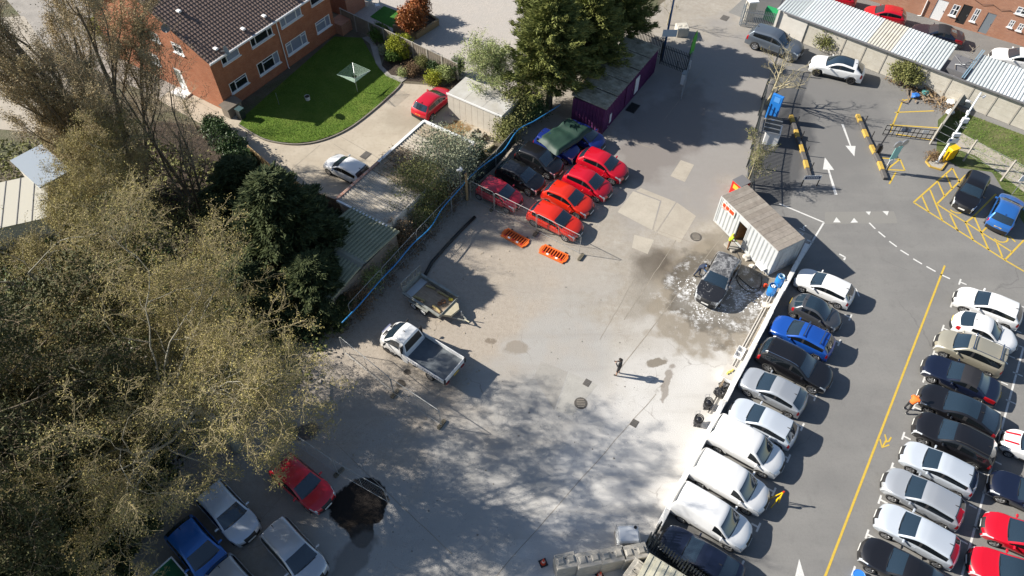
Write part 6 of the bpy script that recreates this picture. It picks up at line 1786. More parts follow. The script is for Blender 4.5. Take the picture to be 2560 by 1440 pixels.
# across the aisle
put(GOLF, 'white', 2472, 764, R(148), 'white five door hatchback in the end bay by the dashed line', GRP_R, 1.02)
put(BEETLE, 'white', 2465, 827, R(-31.5), 'rounded white coupe parked tail out between white hatchback and beige car', GRP_R, 1.0)
put(MPV, 'beige', 2426, 878, R(147.5), 'beige boxy people carrier with roof bars', GRP_R, 0.99, rails='chrome', bars=True)
put(CONV, 'navy', 2405, 944, R(147.5), 'very dark blue low two door car beside the beige people carrier', GRP_R, 1.03, roofm=mat('soft_top', (0.015, 0.016, 0.022), 0.8))
put(LIFT, 'black', 2399, 1022, R(147), 'glossy black low fastback with dark glass roof', GRP_R, 1.03)
put(SUV, 'black', 2386, 1098, R(147), 'black tall off-roader beside the white hatchback', GRP_R, 1.0, rails=True)
put(GOLF, 'pale_silver', 2349, 1167, R(146.5), 'bluish white hatchback beside the black off-roader', GRP_R, 1.0)
put(GOLF, 'silver', 2309, 1241, R(146), 'silver hatchback with red rear lamps, second of the pale ones', GRP_R, 1.05)
put(GOLF, 'pale_silver', 2294, 1334, R(146), 'pale silver hatchback next to a black saloon', GRP_R, 1.04)
put(SALOON, 'black', 2262, 1424, R(146), 'black saloon by the small blue object at the bay mark', GRP_R, 1.0)
GRP_E = 'cars in the far row of bays'
t500 = put(BUBBLE, 'white', 2586, 1123, R(150), 'small white rounded car with red bonnet stripes', GRP_E, 1.02)
for s in (-1, 1):
    MB().add([(1.62, s * 0.30 - 0.06, 0.80), (1.62, s * 0.30 + 0.06, 0.80), (0.93, s * 0.34 + 0.06, 1.02), (0.93, s * 0.34 - 0.06, 1.02)], [(0, 1, 2, 3)]).build('stripe', PAINT['red'], t500)
put(SALOON, 'navy', 2585, 1243, R(150), 'dark navy saloon nose on behind the silver hatchback', GRP_E, 1.0)
put(GOLF, 'red', 2562, 1345, R(153), 'bright red hatchback in the far row', GRP_E, 1.0)
put(LIFT, 'red', 2540, 1435, R(158), 'bright red low car with dark glass roof in the far row', GRP_E, 1.0)
put(SUV, 'black', 2428, 477, R(-127), 'black car standing in the yellow hatched accessible bay', None, 0.94)
put(GOLF, 'light_blue', 2516, 526, R(52), 'metallic blue hatchback in the accessible bay, tail towards the hatching', None, 1.02)
# by the panel wall and behind it
put(SUVB, 'slate', 1938, 108, R(-34), 'slate grey large off-roader under the white rendered shed wall', None, 1.10)
put(SUVP, 'white', 2092, 169, R(157), 'white off-roader with dark glass roof by the panel wall', None, 1.06, rim=M_RIMD)
put(HATCH, 'red', 2212, 36, R(158), 'small red hatchback behind the ribbed shed', None, 1.05)
put(CONV, 'navy', 2345, 84, R(158), 'dark navy car with chrome window line behind the ribbed shed', None, 1.08, roofm=mat('soft_top', (0.015, 0.016, 0.022), 0.8))
put(SUV, 'white', 2545, 150, R(158), 'white car parked behind the ribbed shed at the brick building', None, 1.05)
put(HATCH, 'red', 2090, -8, R(158), 'dark red car tucked behind the far end of ribbed shed', None, 1.05)
# yard
put(SMALL, 'dull_red', 1250, 484, R(-33), 'small faded red hatchback with peeling roof behind the mesh panel', GRP_Y, 1.10)
put(CROSS, 'black', 1302, 441, R(-34), 'black crossover with silver wheels between small red car and black hatchback', GRP_Y, 1.02)
put(YARIS, 'black', 1349, 400, R(-34), 'black hatchback beside the tarpaulin covered car', GRP_Y, 1.10)
put(MPV2, 'deep_blue', 1393, 366, R(-33), 'blue tall hatchback half under the green tarpaulin', GRP_Y, 1.02)
put(YARIS, 'deep_blue', 1458, 341, R(-33), 'blue hatchback under the tarpaulin nearest the purple container', GRP_Y, 1.05)
put(GOLF, 'orange_red', 1389, 549, R(-33), 'orange red hatchback nearest the orange barriers', GRP_Y, 1.05)
put(HATCH, 'orange_red', 1421, 496, R(-33), 'orange red hatchback second from the orange barriers', GRP_Y, 1.07)
put(YARIS, 'red', 1470, 457, R(-33), 'cherry red small hatchback third from the orange barriers', GRP_Y, 1.08)
put(FIVEX, 'red', 1507, 413, R(-33), 'cherry red crossover fourth from the orange barriers, beside the lane', GRP_Y, 1.05)
put(GOLF, 'red', 1083, 252, R(57), 'red hatchback with black glass roof beside the flat roofed garage', None, 1.04, roofm=M_GLASS)
put(GOLF, 'white', 868, 420, R(147), 'white hatchback on the sandy drive behind the corrugated garage', None, 1.02)
put(GOLF, 'red', 754, 1205, R(-37), 'bright red hatchback under the oak by the oil stain', None, 1.0)
put(GOLF, 'pale_silver', 568, 1278, R(-41), 'white hatchback under the oak between red and blue cars', None, 1.02)  # white car; the bluish tree shade is put into its paint
put(HATCH, 'light_blue', 497, 1375, R(-41), 'metallic blue hatchback under the dark conifer', None, 1.08)
put(MPV2, 'silver', 736, 1380, R(-42), 'silver people carrier parked clear of the trees', None, 1.08)
put(GOLF, 'silver', 598, 1472, R(-40), 'grey hatchback with only its front parked below the silver one', None, 1.0)
# the car being washed, with suds over roof and glass
n = NG('soapy_grey', 0.35)
v_ = n.warp(n.co.outputs['Object'], 1.6, 0.9)
sm = n.noise(2.2, 4, 0.6, v=v_, lo=0.46, hi=0.60)
c_ = n.mix(sm, (0.075, 0.078, 0.085), (0.30, 0.305, 0.315))
M_SOAP = n.out(c_)
PAINT['soapy'] = M_SOAP
n = NG('foamy_bonnet', 0.2)
fm = n.mul(n.noise(7, 6, 0.7, lo=0.57, hi=0.63), n.spot(1.2, -0.35, 0.9, 0.6, 0, 0.9, 0.5, 2.0))
c_ = n.mix(fm, (0.02, 0.021, 0.025), (0.75, 0.76, 0.77))
n.b.inputs['Coat Weight'].default_value = 1.0
M_FOAM = n.out(c_)
tw = put(SUV, 'soapy', 1795, 697, R(-121), 'dark grey off-roader covered in suds, being washed beside the container', None, 1.02, name='soapy_car', bonnetm=M_FOAM)
# suds lying on the ground and against the car
rng = np.random.RandomState(2)
def suds(label, px, py, R_, n_, seed):
    rng = np.random.RandomState(seed)
    c = g(px, py)
    t = []
    for k in range(n_):
        a, r = rng.uniform(0, 6.28), R_ * math.sqrt(rng.rand())
        x, y, s = r * math.cos(a), r * math.sin(a) * 0.8, rng.uniform(0.02, 0.06)
        m = 7
        ring = [(x + s * math.cos(6.28 * i / m) * rng.uniform(.5, 1.3), y + s * math.sin(6.28 * i / m) * rng.uniform(.5, 1.3), 0.006) for i in range(m)]
        t.append((ring, (x, y, 0.008 + s * 0.25)))
    mb = MB()
    for ring, top in t: mb.add(ring + [top], [(i, (i + 1) % 7, 7) for i in range(7)])
    o = mb.build('soap_suds', mat('foam', (0.80, 0.81, 0.82), 0.6), loc=(c.x, c.y, 0), smooth=True)
    tag(o, label, 'suds', kind='stuff')
suds('white soap suds in the shade of the soapy car', 1862, 745, 1.5, 150, 1)
suds('white soap suds in front of the soapy car', 1775, 780, 1.3, 90, 2)
suds('white soap suds at the door side of the soapy car', 1725, 715, 0.9, 60, 3)
# ------------------------------------------------------------------ flatbed truck
M_BED = mat('bed_floor', (0.07, 0.085, 0.105), 0.6, noise=(1.2, (0.15, 0.17, 0.185), 0.3))
TR = car_model('cab', L=2.75, W=1.95, H=2.15, fo=0.92, wb=1.05, r=0.35, sill=0.30, hz=0.95, cx=0.58, cz=1.24, rx=1.46, rz=2.04, mx=1.85, rrx=2.45, rrz=2.10, rgx=2.66, rgz=1.30, tz=1.0, b0=1.22, b1=1.25, bx=2.12, swe=2.2, tum=0.20, van=True, rt=0.03, bowf=0.30, bowr=0.02)
tc = at(1048, 880, 0.7); hd = R(145.5)
truck = thing('flatbed_truck', 'white flatbed truck with dark headboard parked on the gravel', 'truck', (tc.x, tc.y, 0), hd)
SC_T = 1.02
truck.scale = (SC_T, SC_T, SC_T)
def cab(truck, x_off):
    p, parts, small, wm, rimm, hub = TR
    mm = {'windscreen': M_GLASS, 'rear_window': M_TRIM, 'sw': M_GLASS, 'trim': M_TRIM, 'headlight': M_HEAD, 'tail_light': PAINT['white'], 'grille': M_TRIM, 'underbody': M_UNDER}
    nm = {'sw': 'side_window', 'door_f': 'door', 'door_r': 'door', 'trim': 'lower_trim', 'tail_light': 'rear_corner', 'body': 'cab'}
    for n, side, me in parts:
        if n == 'underbody': continue
        part(nm.get(n, n), me, mm.get(n, PAINT['white']), truck, (x_off, 0, 0))
    for s in (1, -1):
        part('mirror', small['mirror'], M_TRIM, truck, (x_off + 0.28, s * 1.12, 1.38), (0, 0, 0) if s > 0 else (0, 0, math.pi))
    part('wiper', small['wiper'], M_TRIM, truck, (x_off + p['L'] / 2 - p['cx'] - 0.06, 0, p['cz'] + 0.03))
    part('aerial', small['fin'], M_TRIM, truck, (x_off - 0.5, 0, 2.16))
    part('number_plate', small['plate'], M_PLATE_W, truck, (x_off + p['L'] / 2 + 0.012, 0, 0.55))
    return wm, rimm, hub
XF = 1.55
wm, rimm, hub = cab(truck, XF)
for s in (1, -1):
    for x in (XF + TR[0]['L'] / 2 - 0.92, -1.55):
        w = part('wheel', wm, M_TYRE, truck, (x, s * 0.82, 0.35), (0, 0, 0) if s > 0 else (0, 0, math.pi)); part('rim', rimm, M_RIM, w); part('brake_disc', hub, M_UNDER, w)
    MB().box((-0.1, s * 0.42, 0.55), (5.0, 0.12, 0.18)).build('chassis_rail', M_UNDER, truck)
    MB().box((XF + 0.15, s * 0.98, 0.42), (1.0, 0.06, 0.22)).build('sill', M_TRIM, truck)
    for x0_ in (-2.62, -1.02): pass
    sbd = MB().box((-1.17, s * 1.02, 1.13), (3.36, 0.04, 0.40)).build('side_board', PAINT['white'], truck)
    for k in range(14):
        MB().box((-2.5 + 0.19 * k, s * 1.043, 1.10), (0.11 if k % 4 else 0.05, 0.006, 0.12)).build('letter', mat('truck_letters', (0.15, 0.17, 0.30), 0.6), sbd)
MB().box((XF - 0.05, 0, 0.7), (2.2, 1.5, 0.5)).build('underbody', M_UNDER, truck)
MB().box((-1.17, 0, 0.90), (3.40, 2.04, 0.08)).build('load_bed', M_BED, truck)
MB().box((-2.87, 0, 1.13), (0.04, 2.04, 0.40)).build('tail_board', PAINT['white'], truck)
for s in (1, -1):
    MB().box((-2.90, s * 1.0, 1.12), (0.10, 0.10, 0.46)).build('corner_post', M_TRIM, truck)
    MB().box((-2.90, s * 0.75, 0.75), (0.06, 0.30, 0.12)).build('tail_light', M_TAIL, truck)
hb = MB().box((0.54, 0, 1.42), (0.05, 2.04, 0.98)).build('headboard', M_TRIM, truck)
for k in range(5): MB().box((0.52, 0, 1.0 + 0.2 * k), (0.05, 1.96, 0.05)).build('slat', mat('dark_slat', (0.05, 0.05, 0.065), 0.5), hb)
for s in (1, -1): MB().box((0.52, s * 1.0, 1.45), (0.09, 0.07, 1.05)).build('upright', M_TRIM, hb)
MB().box((0.49, 0.55, 1.15), (0.012, 0.22, 0.16)).build('sticker', M_PVC, hb)
MB().box((-2.9, -0.1, 0.78), (0.012, 0.5, 0.11)).build('number_plate', M_PLATE_Y, truck)
for s in (0.36, -0.36): MB().box((0, 0, 0), (0.10, 0.42, 0.03)).build('bonnet_grille', M_TRIM, truck, loc=(XF + 0.90, s, 1.225), rot=(0, R(24), 0))
for k in range(9): MB().box((0, 0, 0), (0.14, 0.06, 0.012)).build('bonnet_letter', mat('truck_letters', (0.15, 0.17, 0.30), 0.6), truck, loc=(XF + 1.12, -0.36 + 0.09 * k, 1.13), rot=(0, R(24), 0))

# ------------------------------------------------------------------ plant trailer
M_TRL = mat('trailer_galv', (0.34, 0.36, 0.345), 0.6, metal=0.3, noise=(3, (0.22, 0.22, 0.19), 0.3))
M_DECK = mat('trailer_deck', (0.40, 0.31, 0.22), 0.9, noise=(2.5, (0.27, 0.20, 0.14), 0.25))
tr0 = g(1078, 745, 0.5)
trl = thing('plant_trailer', 'galvanised twin axle trailer with raised mesh ramp and timber on deck', 'trailer', (tr0.x, tr0.y, 0), R(-36))
for k in range(8): MB().box((-0.05, -0.75 + 0.215 * k, 0.52), (3.1, 0.205, 0.05)).build('deck_board', M_DECK, trl)
for s in (1, -1):
    MB().box((-0.05, s * 0.93, 0.68), (3.3, 0.06, 0.36)).build('side_panel', M_TRL, trl)
    MB().box((-0.05, s * 1.0, 0.86), (3.3, 0.16, 0.04)).build('side_rail', M_TRL, trl)
    MB().box((-0.2, s * 1.10, 0.66), (1.7, 0.24, 0.04)).build('mudguard', M_TRL, trl)
    for x in (-0.62, 0.22):
        w = part('wheel', wm, M_TYRE, trl, (x, s * 1.08, 0.31), (0, 0, 0) if s > 0 else (0, 0, math.pi)); w.scale = (0.88, 1, 0.88); part('rim', rimm, M_PVC, w)
MB().box((1.58, 0, 0.66), (0.05, 1.9, 0.30)).build('front_panel', M_TRL, trl)
MB().prism([(1.60, -0.75), (2.15, -0.45), (2.25, 0.30), (1.9, 0.62), (1.60, 0.62)], 0.52, 0.72).build('nose_box', mat('nose_box', (0.46, 0.42, 0.31), 0.8, noise=(3, (0.36, 0.32, 0.22), 0.3)), trl)
for s in (1, -1): MB().bar((1.5, s * 0.6, 0.42), (3.05, s * 0.05, 0.42), 0.07, 0.08).build('drawbar', M_TRL, trl)
MB().tube([(2.95, 0, 0.44), (3.35, 0, 0.46)], 0.05, 8).build('coupling', mat('coupling_yellow', (0.45, 0.42, 0.30), 0.6), trl)
MB().tube([(2.6, 0.12, 0.1), (2.6, 0.12, 0.95)], 0.035, 8).build('jockey_wheel', M_GALV, trl)
rp = MB().bar((-1.72, -0.95, 0.55), (-1.72, -0.95, 1.85), 0.05).bar((-1.72, 0.95, 0.55), (-1.72, 0.95, 1.85), 0.05).bar((-1.72, -0.95, 1.85), (-1.72, 0.95, 1.85), 0.05).bar((-1.72, -0.95, 1.28), (-1.72, 0.95, 1.28), 0.05).build('ramp', M_TRL, trl)
MB().box((-1.73, 0, 0.90), (0.03, 1.88, 0.68)).build('ramp_plate', M_TRL, rp)
for k in range(1, 5): MB().bar((-1.72, -0.95 + 0.38 * k, 1.28), (-1.72, -0.95 + 0.38 * k, 1.85), 0.05).build('ramp_bar', M_TRL, rp)
for k in range(14): MB().bar((-1.72, -0.9 + 0.13 * k, 1.29), (-1.72, -0.9 + 0.13 * k, 1.84), 0.012).build('wire', M_TRL, rp)
MB().box((-1.35, 0, 0.58), (0.55, 1.75, 0.03)).build('foot_plate', mat('pale_plate', (0.50, 0.52, 0.54), 0.5), trl)
M_LOG = mat('split_log', (0.48, 0.38, 0.16), 0.9, noise=(4, (0.30, 0.24, 0.12), 0.3))
for k, (x0, y0, x1, y1, r_, lab) in enumerate([(-0.95, -0.7, -0.1, -0.55, 0.09, 'pale yellow post lying along the ramp side of the trailer deck'), (0.6, -0.5, 1.35, -0.62, 0.09, 'mossy short log at the front of the trailer deck'), (0.1, 0.62, 1.0, 0.70, 0.08, 'yellow post along the far side of the trailer deck'), (-0.9, 0.55, -0.2, 0.70, 0.07, 'pale post near the wheel arch on the trailer deck')]):
    t = thing('timber_post', lab, 'post'); t.location = (tr0.x, tr0.y, 0); t.rotation_euler = (0, 0, R(-36))
    MB().tube([(x0, y0, 0.56 + r_), ((x0 + x1) / 2, (y0 + y1) / 2 + 0.02, 0.57 + r_), (x1, y1, 0.56 + r_)], [r_, r_ * 0.95, r_ * 0.85], 8).build('shaft', M_LOG, t)
    MB().tube([(x1, y1, 0.56 + r_), (x1 + (x1 - x0) * 0.02, y1 + (y1 - y0) * 0.02, 0.56 + r_)], r_ * 0.7, 8).build('sawn_end', M_DECK, t)
rp_ = thing('rope_coil', 'brown coil of rope on the trailer deck', 'rope', (tr0.x, tr0.y, 0), R(-36))
for r_, x, y in ((0.16, 0.95, 0.18), (0.12, 0.85, -0.1)):
    MB().tube([(x + r_ * math.cos(t * 0.5), y + r_ * math.sin(t * 0.5), 0.58 + 0.006 * t) for t in range(26)], 0.025, 5).build('coil', mat('rope', (0.30, 0.14, 0.07), 0.9), rp_)
st_ = thing('ratchet_strap', 'bright yellow strap bundle in the corner of the trailer', 'strap', (tr0.x, tr0.y, 0), R(-36))
MB().box((1.25, 0.62, 0.66), (0.3, 0.16, 0.16), 0.5).build('bundle', mat('strap_yellow', (0.72, 0.55, 0.06), 0.7), st_, bevel=0.03); MB().box((1.0, 0.70, 0.60), (0.4, 0.05, 0.03), 0.2).build('tail', MATS['strap_yellow'], st_)

# ------------------------------------------------------------------ temporary mesh fencing
M_WIRE = mat('fence_wire', (0.36, 0.37, 0.37), 0.6, metal=0.3)
def heras(a, b, label, group, h=2.0, block=True, lean=0.0, nv=26):
    a, b = Vector((a.x, a.y, 0)), Vector((b.x, b.y, 0))
    L_ = (b - a).length; d = (b - a).normalized()
    t = thing('mesh_fence_panel', label, 'fence panel', a, math.atan2(d.y, d.x), group)
    r_ = 0.022
    m_ = Matrix.Rotation(lean, 4, 'X')
    f = MB().tube([(0.04, 0, 0.08), (0.04, 0, h - 0.12), (0.16, 0, h), (L_ - 0.16, 0, h), (L_ - 0.04, 0, h - 0.12), (L_ - 0.04, 0, 0.08)], r_, 6).tube([(0.04, 0, 0.18), (L_ - 0.04, 0, 0.18)], r_ * 0.8, 6).build('frame', M_WIRE, t)
    MB().tube([(L_ / 2, 0, 0.18), (L_ / 2, 0, h)], r_ * 0.7, 5).build('mid_post', M_WIRE, t)
    w = MB()
    for k in range(1, nv): w.bar((L_ * k / nv, 0, 0.18), (L_ * k / nv, 0, h), 0.004)
    for k in range(1, 6): w.bar((0.05, 0, 0.18 + (h - 0.2) * k / 6), (L_ - 0.05, 0, 0.18 + (h - 0.2) * k / 6), 0.004)
    o = w.build('wire_mesh', M_WIRE, t); o['kind'] = 'stuff'
    return t
def foot(px, py, rz, label, group):
    t = thing('fence_foot', label, 'fence foot', g(px, py), rz, group)
    MB().prism([(-0.36, -0.08), (-0.30, -0.12), (0.30, -0.12), (0.36, -0.08), (0.36, 0.08), (0.30, 0.12), (-0.30, 0.12), (-0.36, 0.08)], 0.0, 0.13).build('block', mat('foot_block', (0.17, 0.145, 0.10), 0.95, noise=(8, (0.10, 0.09, 0.07), 0.3)), t)
    for x in (-0.15, 0.0, 0.15): MB().tube([(x, 0, 0.12), (x, 0, 0.136)], 0.035, 8).build('socket', M_UNDER, t)
fa = P2([(1176, 498), (1236, 528), (1340, 580), (1449, 636)])
GF = 'mesh fence panels in front of the yard cars'
heras(fa[0], fa[1].lerp(fa[2], 0.0), 'short mesh panel beside the faded red hatchback', GF)
heras(fa[1], fa[2], 'mesh panel between the faded red and orange red cars', GF)
heras(fa[2], fa[3], 'mesh panel in front of the orange red hatchback ending at the open yard', GF)
for k, (x, y) in enumerate([(1232, 522), (1340, 584), (1452, 644)]):
    foot(x, y, R(58), ('concrete fence foot by the faded red hatchback', 'concrete fence foot beside the first orange barrier', 'concrete fence foot at the free end of the mesh panels')[k], 'fence feet')
fb = P2([(860, 882), (985, 985), (1105, 1066)])
heras(fb[0], fb[1], 'mesh panel between the flatbed truck and the oak', 'mesh fence panels near the truck'); heras(fb[1], fb[2], 'mesh panel on the shaded gravel ending at a concrete foot', 'mesh fence panels near the truck')
foot(988, 985, R(58), 'concrete fence foot below the flatbed truck', 'fence feet'); foot(1104, 1062, R(58), 'concrete fence foot on the edge of the smooth concrete', 'fence feet')
fc = P2([(700, 1085), (845, 1185), (972, 1258)])
heras(fc[0], fc[1], 'mesh panel behind the bright red hatchback under the oak', 'mesh fence panels near the oil stain'); heras(fc[1], fc[2], 'mesh panel standing over the dark oil stain', 'mesh fence panels near the oil stain')
foot(848, 1182, R(50), 'dark fence foot beside the bright red hatchback', 'fence feet')
# boundary mesh fence with the blue hose along its top
hose_px = [(855, 807), (900, 760), (950, 702), (990, 660), (1030, 612), (1075, 570), (1105, 522), (1140, 482), (1190, 428), (1235, 394), (1262, 372), (1295, 325), (1340, 300), (1400, 262)]
bl = P2([(880, 800), (960, 712), (1045, 618), (1130, 528), (1185, 470), (1240, 420), (1290, 360)])
for k, (a, b) in enumerate(zip(bl, bl[1:])):
    heras(a, b, ('mesh panel at the low end of the blue hose', 'mesh panel behind the trailer ramp', 'mesh panel beside the leaning props', 'mesh panel by the long black pipe', 'mesh panel next to the floodlight post', 'mesh panel with dark netting behind black cars')[k], 'mesh fence panels under the blue hose', h=1.75, nv=20)
nt_ = thing('debris_netting', 'dark green netting on the fence behind the black cars', 'netting', bl[4])
for a, b in ((bl[4], bl[5]), (bl[5], bl[6])):
    q0, q1 = a - bl[4], b - bl[4]; off = Vector((-U.y, U.x, 0)) * 0.05
    mbn = MB(); n_ = 14
    for i in range(n_):
        p, q = q0.lerp(q1, i / n_) + off * (1 + 0.6 * math.sin(i * 1.7)), q0.lerp(q1, (i + 1) / n_) + off * (1 + 0.6 * math.sin((i + 1) * 1.7))
        mbn.add([(p.x, p.y, 0.1), (q.x, q.y, 0.1), (q.x, q.y, 1.7), (p.x, p.y, 1.7)], [(0, 1, 2, 3)])
    mbn.build('net', mat('netting', (0.025, 0.04, 0.028), 0.9), nt_)
hs = [g(x, y, 1.75 + 0.06 * math.sin(i * 2.1)) for i, (x, y) in enumerate(hose_px)]
ho = MB().tube(smooth_line(hs, 5), 0.045, 6).build('blue_hose', mat('hose_blue', (0.03, 0.22, 0.50), 0.4), smooth=True)
tag(ho, 'long blue hose draped along the boundary fence', 'hose')
for k, (a, b, lab) in enumerate([((1083, 588), (1062, 560), 'timber prop leaning beside the middle of the hose'), ((1000, 665), (985, 640), 'timber prop leaning at the shed end of the hose')]):
    q = g(*a); p2_ = g(*b, 1.2) - q
    t = thing('timber_prop', lab, 'prop', q); MB().bar((0, 0, 0.02), p2_, 0.09).build('shaft', M_WOODG, t); MB().box((0, 0, 0.03), (0.3, 0.2, 0.06)).build('foot', M_WOODG, t)
bp = [g(958 + (1187 - 958) * 0 + x, y, 0.12) for x, y in ((102, 692), (122, 655), (162, 610), (200, 570), (229, 542))]
bk = MB().tube(bp, 0.12, 10).build('black_pipe', mat('pipe_black', (0.012, 0.014, 0.014), 0.45), smooth=True)
tag(bk, 'long black plastic pipe lying on the gravel behind the trailer', 'pipe')
# floodlight post
fp = thing('floodlight_post', 'wooden post with white floodlights beside the mesh fence', 'light post', g(1168, 500))
MB().tube([(0, 0, 0), (0.02, 0.0, 2.9)], [0.11, 0.09], 8).build('post', M_WOODN, fp)
MB().tube([(-0.45, -0.1, 0), (-0.42, -0.1, 3.2)], 0.03, 6).build('steel_pole', M_GALV, fp)
for k, (x, y, z, a) in enumerate([(-0.45, -0.15, 3.3, 0.4), (-0.35, 0.15, 3.1, 2.0), (-0.12, -0.05, 2.95, 1.2)]):
    l = MB().box((0, 0, 0), (0.34, 0.12, 0.22)).build('floodlight', M_PVC if k < 2 else M_TRIM, fp, loc=(x, y, z), rot=(0.5, 0, a)); MB().box((0, -0.065, 0), (0.28, 0.012, 0.16)).build('lens', M_NET, l)

# orange barriers lying on the ground
def barrier(px, py, rz, label):
    c = g(px, py)
    t = thing('orange_barrier', label, 'barrier', c, rz, 'orange barriers on the ground')
    M_OR = mat('barrier_orange', (0.72, 0.14, 0.02), 0.55)
    for y in (0.42, -0.42): MB().box((0, y, 0.06), (2.0, 0.12, 0.08)).build('long_rail', M_OR, t)
    for s in (1, -1): MB().prism([(s * 1.0, -0.36), (s * 1.12, -0.2), (s * 1.12, 0.2), (s * 1.0, 0.36), (s * 0.92, 0.36), (s * 0.92, -0.36)], 0.02, 0.10).build('end_loop', M_OR, t)
    for k in range(9): MB().box((-0.84 + 0.21 * k, 0.09, 0.06), (0.06, 0.56, 0.08)).build('upright', M_OR, t)
    MB().box((0, 0.09, 0.012), (1.86, 0.54, 0.02)).build('web', mat('barrier_web', (0.20, 0.03, 0.012), 0.7), t)
    MB().box((0, -0.28, 0.06), (1.86, 0.16, 0.07)).build('board', M_OR, t)
    for k in range(5): MB().box((-0.74 + 0.37 * k, -0.28, 0.1), (0.185, 0.15, 0.008)).build('reflective_patch', M_PVC if k % 2 else mat('reflect_red', (0.55, 0.02, 0.02), 0.4), t)
    for x in (-0.7, 0.7): MB().box((x, 0.55, 0.05), (0.12, 0.16, 0.06)).build('foot', M_TRIM, t)
barrier(1288, 596, R(-36), 'orange plastic barrier lying flat nearer the long black pipe')
barrier(1384, 636, R(-31), 'orange plastic barrier lying flat nearer the free fence end')

# green tarpaulin over the two blue cars
q0 = at(1418, 340, 1.5)
rows_, cols_ = 15, 22
vs = []
rng = np.random.RandomState(8)
tarp_px = [(1425, 290), (1342, 342), (1392, 384), (1482, 318)]
c4 = [g(x, y, z) for (x, y), z in zip(tarp_px, (1.75, 1.62, 1.68, 1.72))]
for i in range(rows_):
    for j in range(cols_):
        a, b = i / (rows_ - 1), j / (cols_ - 1)
        p = (c4[0] * (1 - b) + c4[1] * b) * (1 - a) + (c4[3] * (1 - b) + c4[2] * b) * a
        e = max(abs(a - 0.5), abs(b - 0.5)) * 2
        z = p.z + 0.05 * math.sin(a * 9 + b * 5) + 0.04 * rng.rand() - 0.35 * max(0, e - 0.86) / 0.14 - 0.14 * math.exp(-((b - 0.42) / 0.08) ** 2)
        vs.append((p.x + 0.03 * rng.rand(), p.y + 0.03 * rng.rand(), z))
fs = [(i * cols_ + j, i * cols_ + j + 1, (i + 1) * cols_ + j + 1, (i + 1) * cols_ + j) for i in range(rows_ - 1) for j in range(cols_ - 1)]
to = MB().add(vs, fs).build('tarpaulin', mat('tarp_green', (0.010, 0.034, 0.025), 0.6, noise=(2, (0.016, 0.05, 0.036), 0.3)), smooth=True)
tag(to, 'dark green tarpaulin spread over the two blue cars', 'tarpaulin')

# ------------------------------------------------------------------ car wash corner
M_BLUE = mat('drum_blue', (0.02, 0.20, 0.58), 0.35)
def drum(px, py, label, h=0.92):
    t = thing('blue_drum', label, 'drum', g(px, py), 0, 'blue plastic drums')
    MB().tube([(0, 0, 0), (0, 0, 0.04), (0, 0, 0.3), (0, 0, 0.32), (0, 0, 0.6), (0, 0, 0.62), (0, 0, h - 0.03), (0, 0, h)], [0.27, 0.29, 0.29, 0.305, 0.305, 0.29, 0.29, 0.27], 20, cap=False).build('barrel', M_BLUE, t, smooth=True)
    MB().tube([(0, 0, h - 0.10), (0, 0, h - 0.08)], 0.265, 20).build('water', mat('drum_inside', (0.05, 0.22, 0.45), 0.15), t)
    MB().tube([(0.285 * math.cos(k * 0.3142), 0.285 * math.sin(k * 0.3142), h) for k in range(21)], 0.018, 5).build('rim', M_BLUE, t)
    return t
d1 = drum(1925, 735, 'open blue drum with white rags floating inside'); d2 = drum(1944, 712, 'open blue drum with coiled blue hose inside, next to the wall')
MB().tube([(0.2 * math.cos(k * 0.7), 0.2 * math.sin(k * 0.7), 0.9 + 0.004 * k) for k in range(30)], 0.02, 5).build('hose_coil', mat('hose_pale', (0.35, 0.50, 0.62), 0.5), d2)
for k in range(5): MB().box((0.1 * math.cos(k * 1.3), 0.1 * math.sin(k * 1.3), 0.90), (0.12, 0.09, 0.05), k).build('rag', M_PVC, d1, bevel=0.015)
rc = thing('red_canister', 'small red canister beside the blue drums', 'canister', g(1912, 718)); MB().box((0, 0, 0.2), (0.25, 0.16, 0.36)).build('body', M_REDS, rc, bevel=0.03); MB().tube([(0.06, 0, 0.38), (0.06, 0, 0.44)], 0.03, 8).build('cap', M_TRIM, rc)
bs = thing('washing_bench', 'white metal stand by the end of the grey container', 'stand', g(1897, 678), R(-61))
MB().box((0, 0, 0.55), (0.75, 0.45, 0.06)).build('top', M_PVC, bs)
for x in (-0.3, 0.3):
    for y in (-0.17, 0.17): MB().bar((x * 1.1, y * 1.1, 0), (x, y, 0.53), 0.04).build('leg', M_GALV, bs)
for k, (px, py, s, lab) in enumerate([(1867, 642, 0.3, 'pale stone block under the middle of the container side'), (1917, 762, 0.28, 'pale boulder beside the foot of the white wall'), (1880, 665, 0.2, 'small pale stone near the washing stand')]):
    rngs = np.random.RandomState(k + 5); me = bpy.data.meshes.new('stone'); bm = bmesh.new(); bmesh.ops.create_icosphere(bm, subdivisions=2, radius=s)
    for v in bm.verts: v.co = Vector((v.co.x * 1.1, v.co.y * 0.85, v.co.z * 0.7)) * (1 + 0.22 * rngs.normal())
    bm.to_mesh(me); bm.free(); o = link_mesh('stone', me, M_WHITE_WALL, loc=g(px, py, s * 0.45)); tag(o, lab, 'stone')
ph = thing('pressure_hose', 'black pressure washer hose snaking from the container to soapy car', 'hose', g(1880, 730))
_c = g(1880, 730)
MB().tube(smooth_line([g(x, y, 0.03) - _c for x, y in ((1905, 690), (1902, 714), (1885, 722), (1862, 706), (1845, 690), (1838, 682))], 5), 0.022, 5).build('hose', M_TRIM, ph)
MB().tube(smooth_line([g(x, y, 0.03) - _c for x, y in ((1904, 712), (1895, 728), (1872, 730), (1850, 712), (1842, 694), (1848, 672), (1850, 650), (1842, 632), (1832, 615))], 5), 0.022, 5).build('hose', M_TRIM, ph)
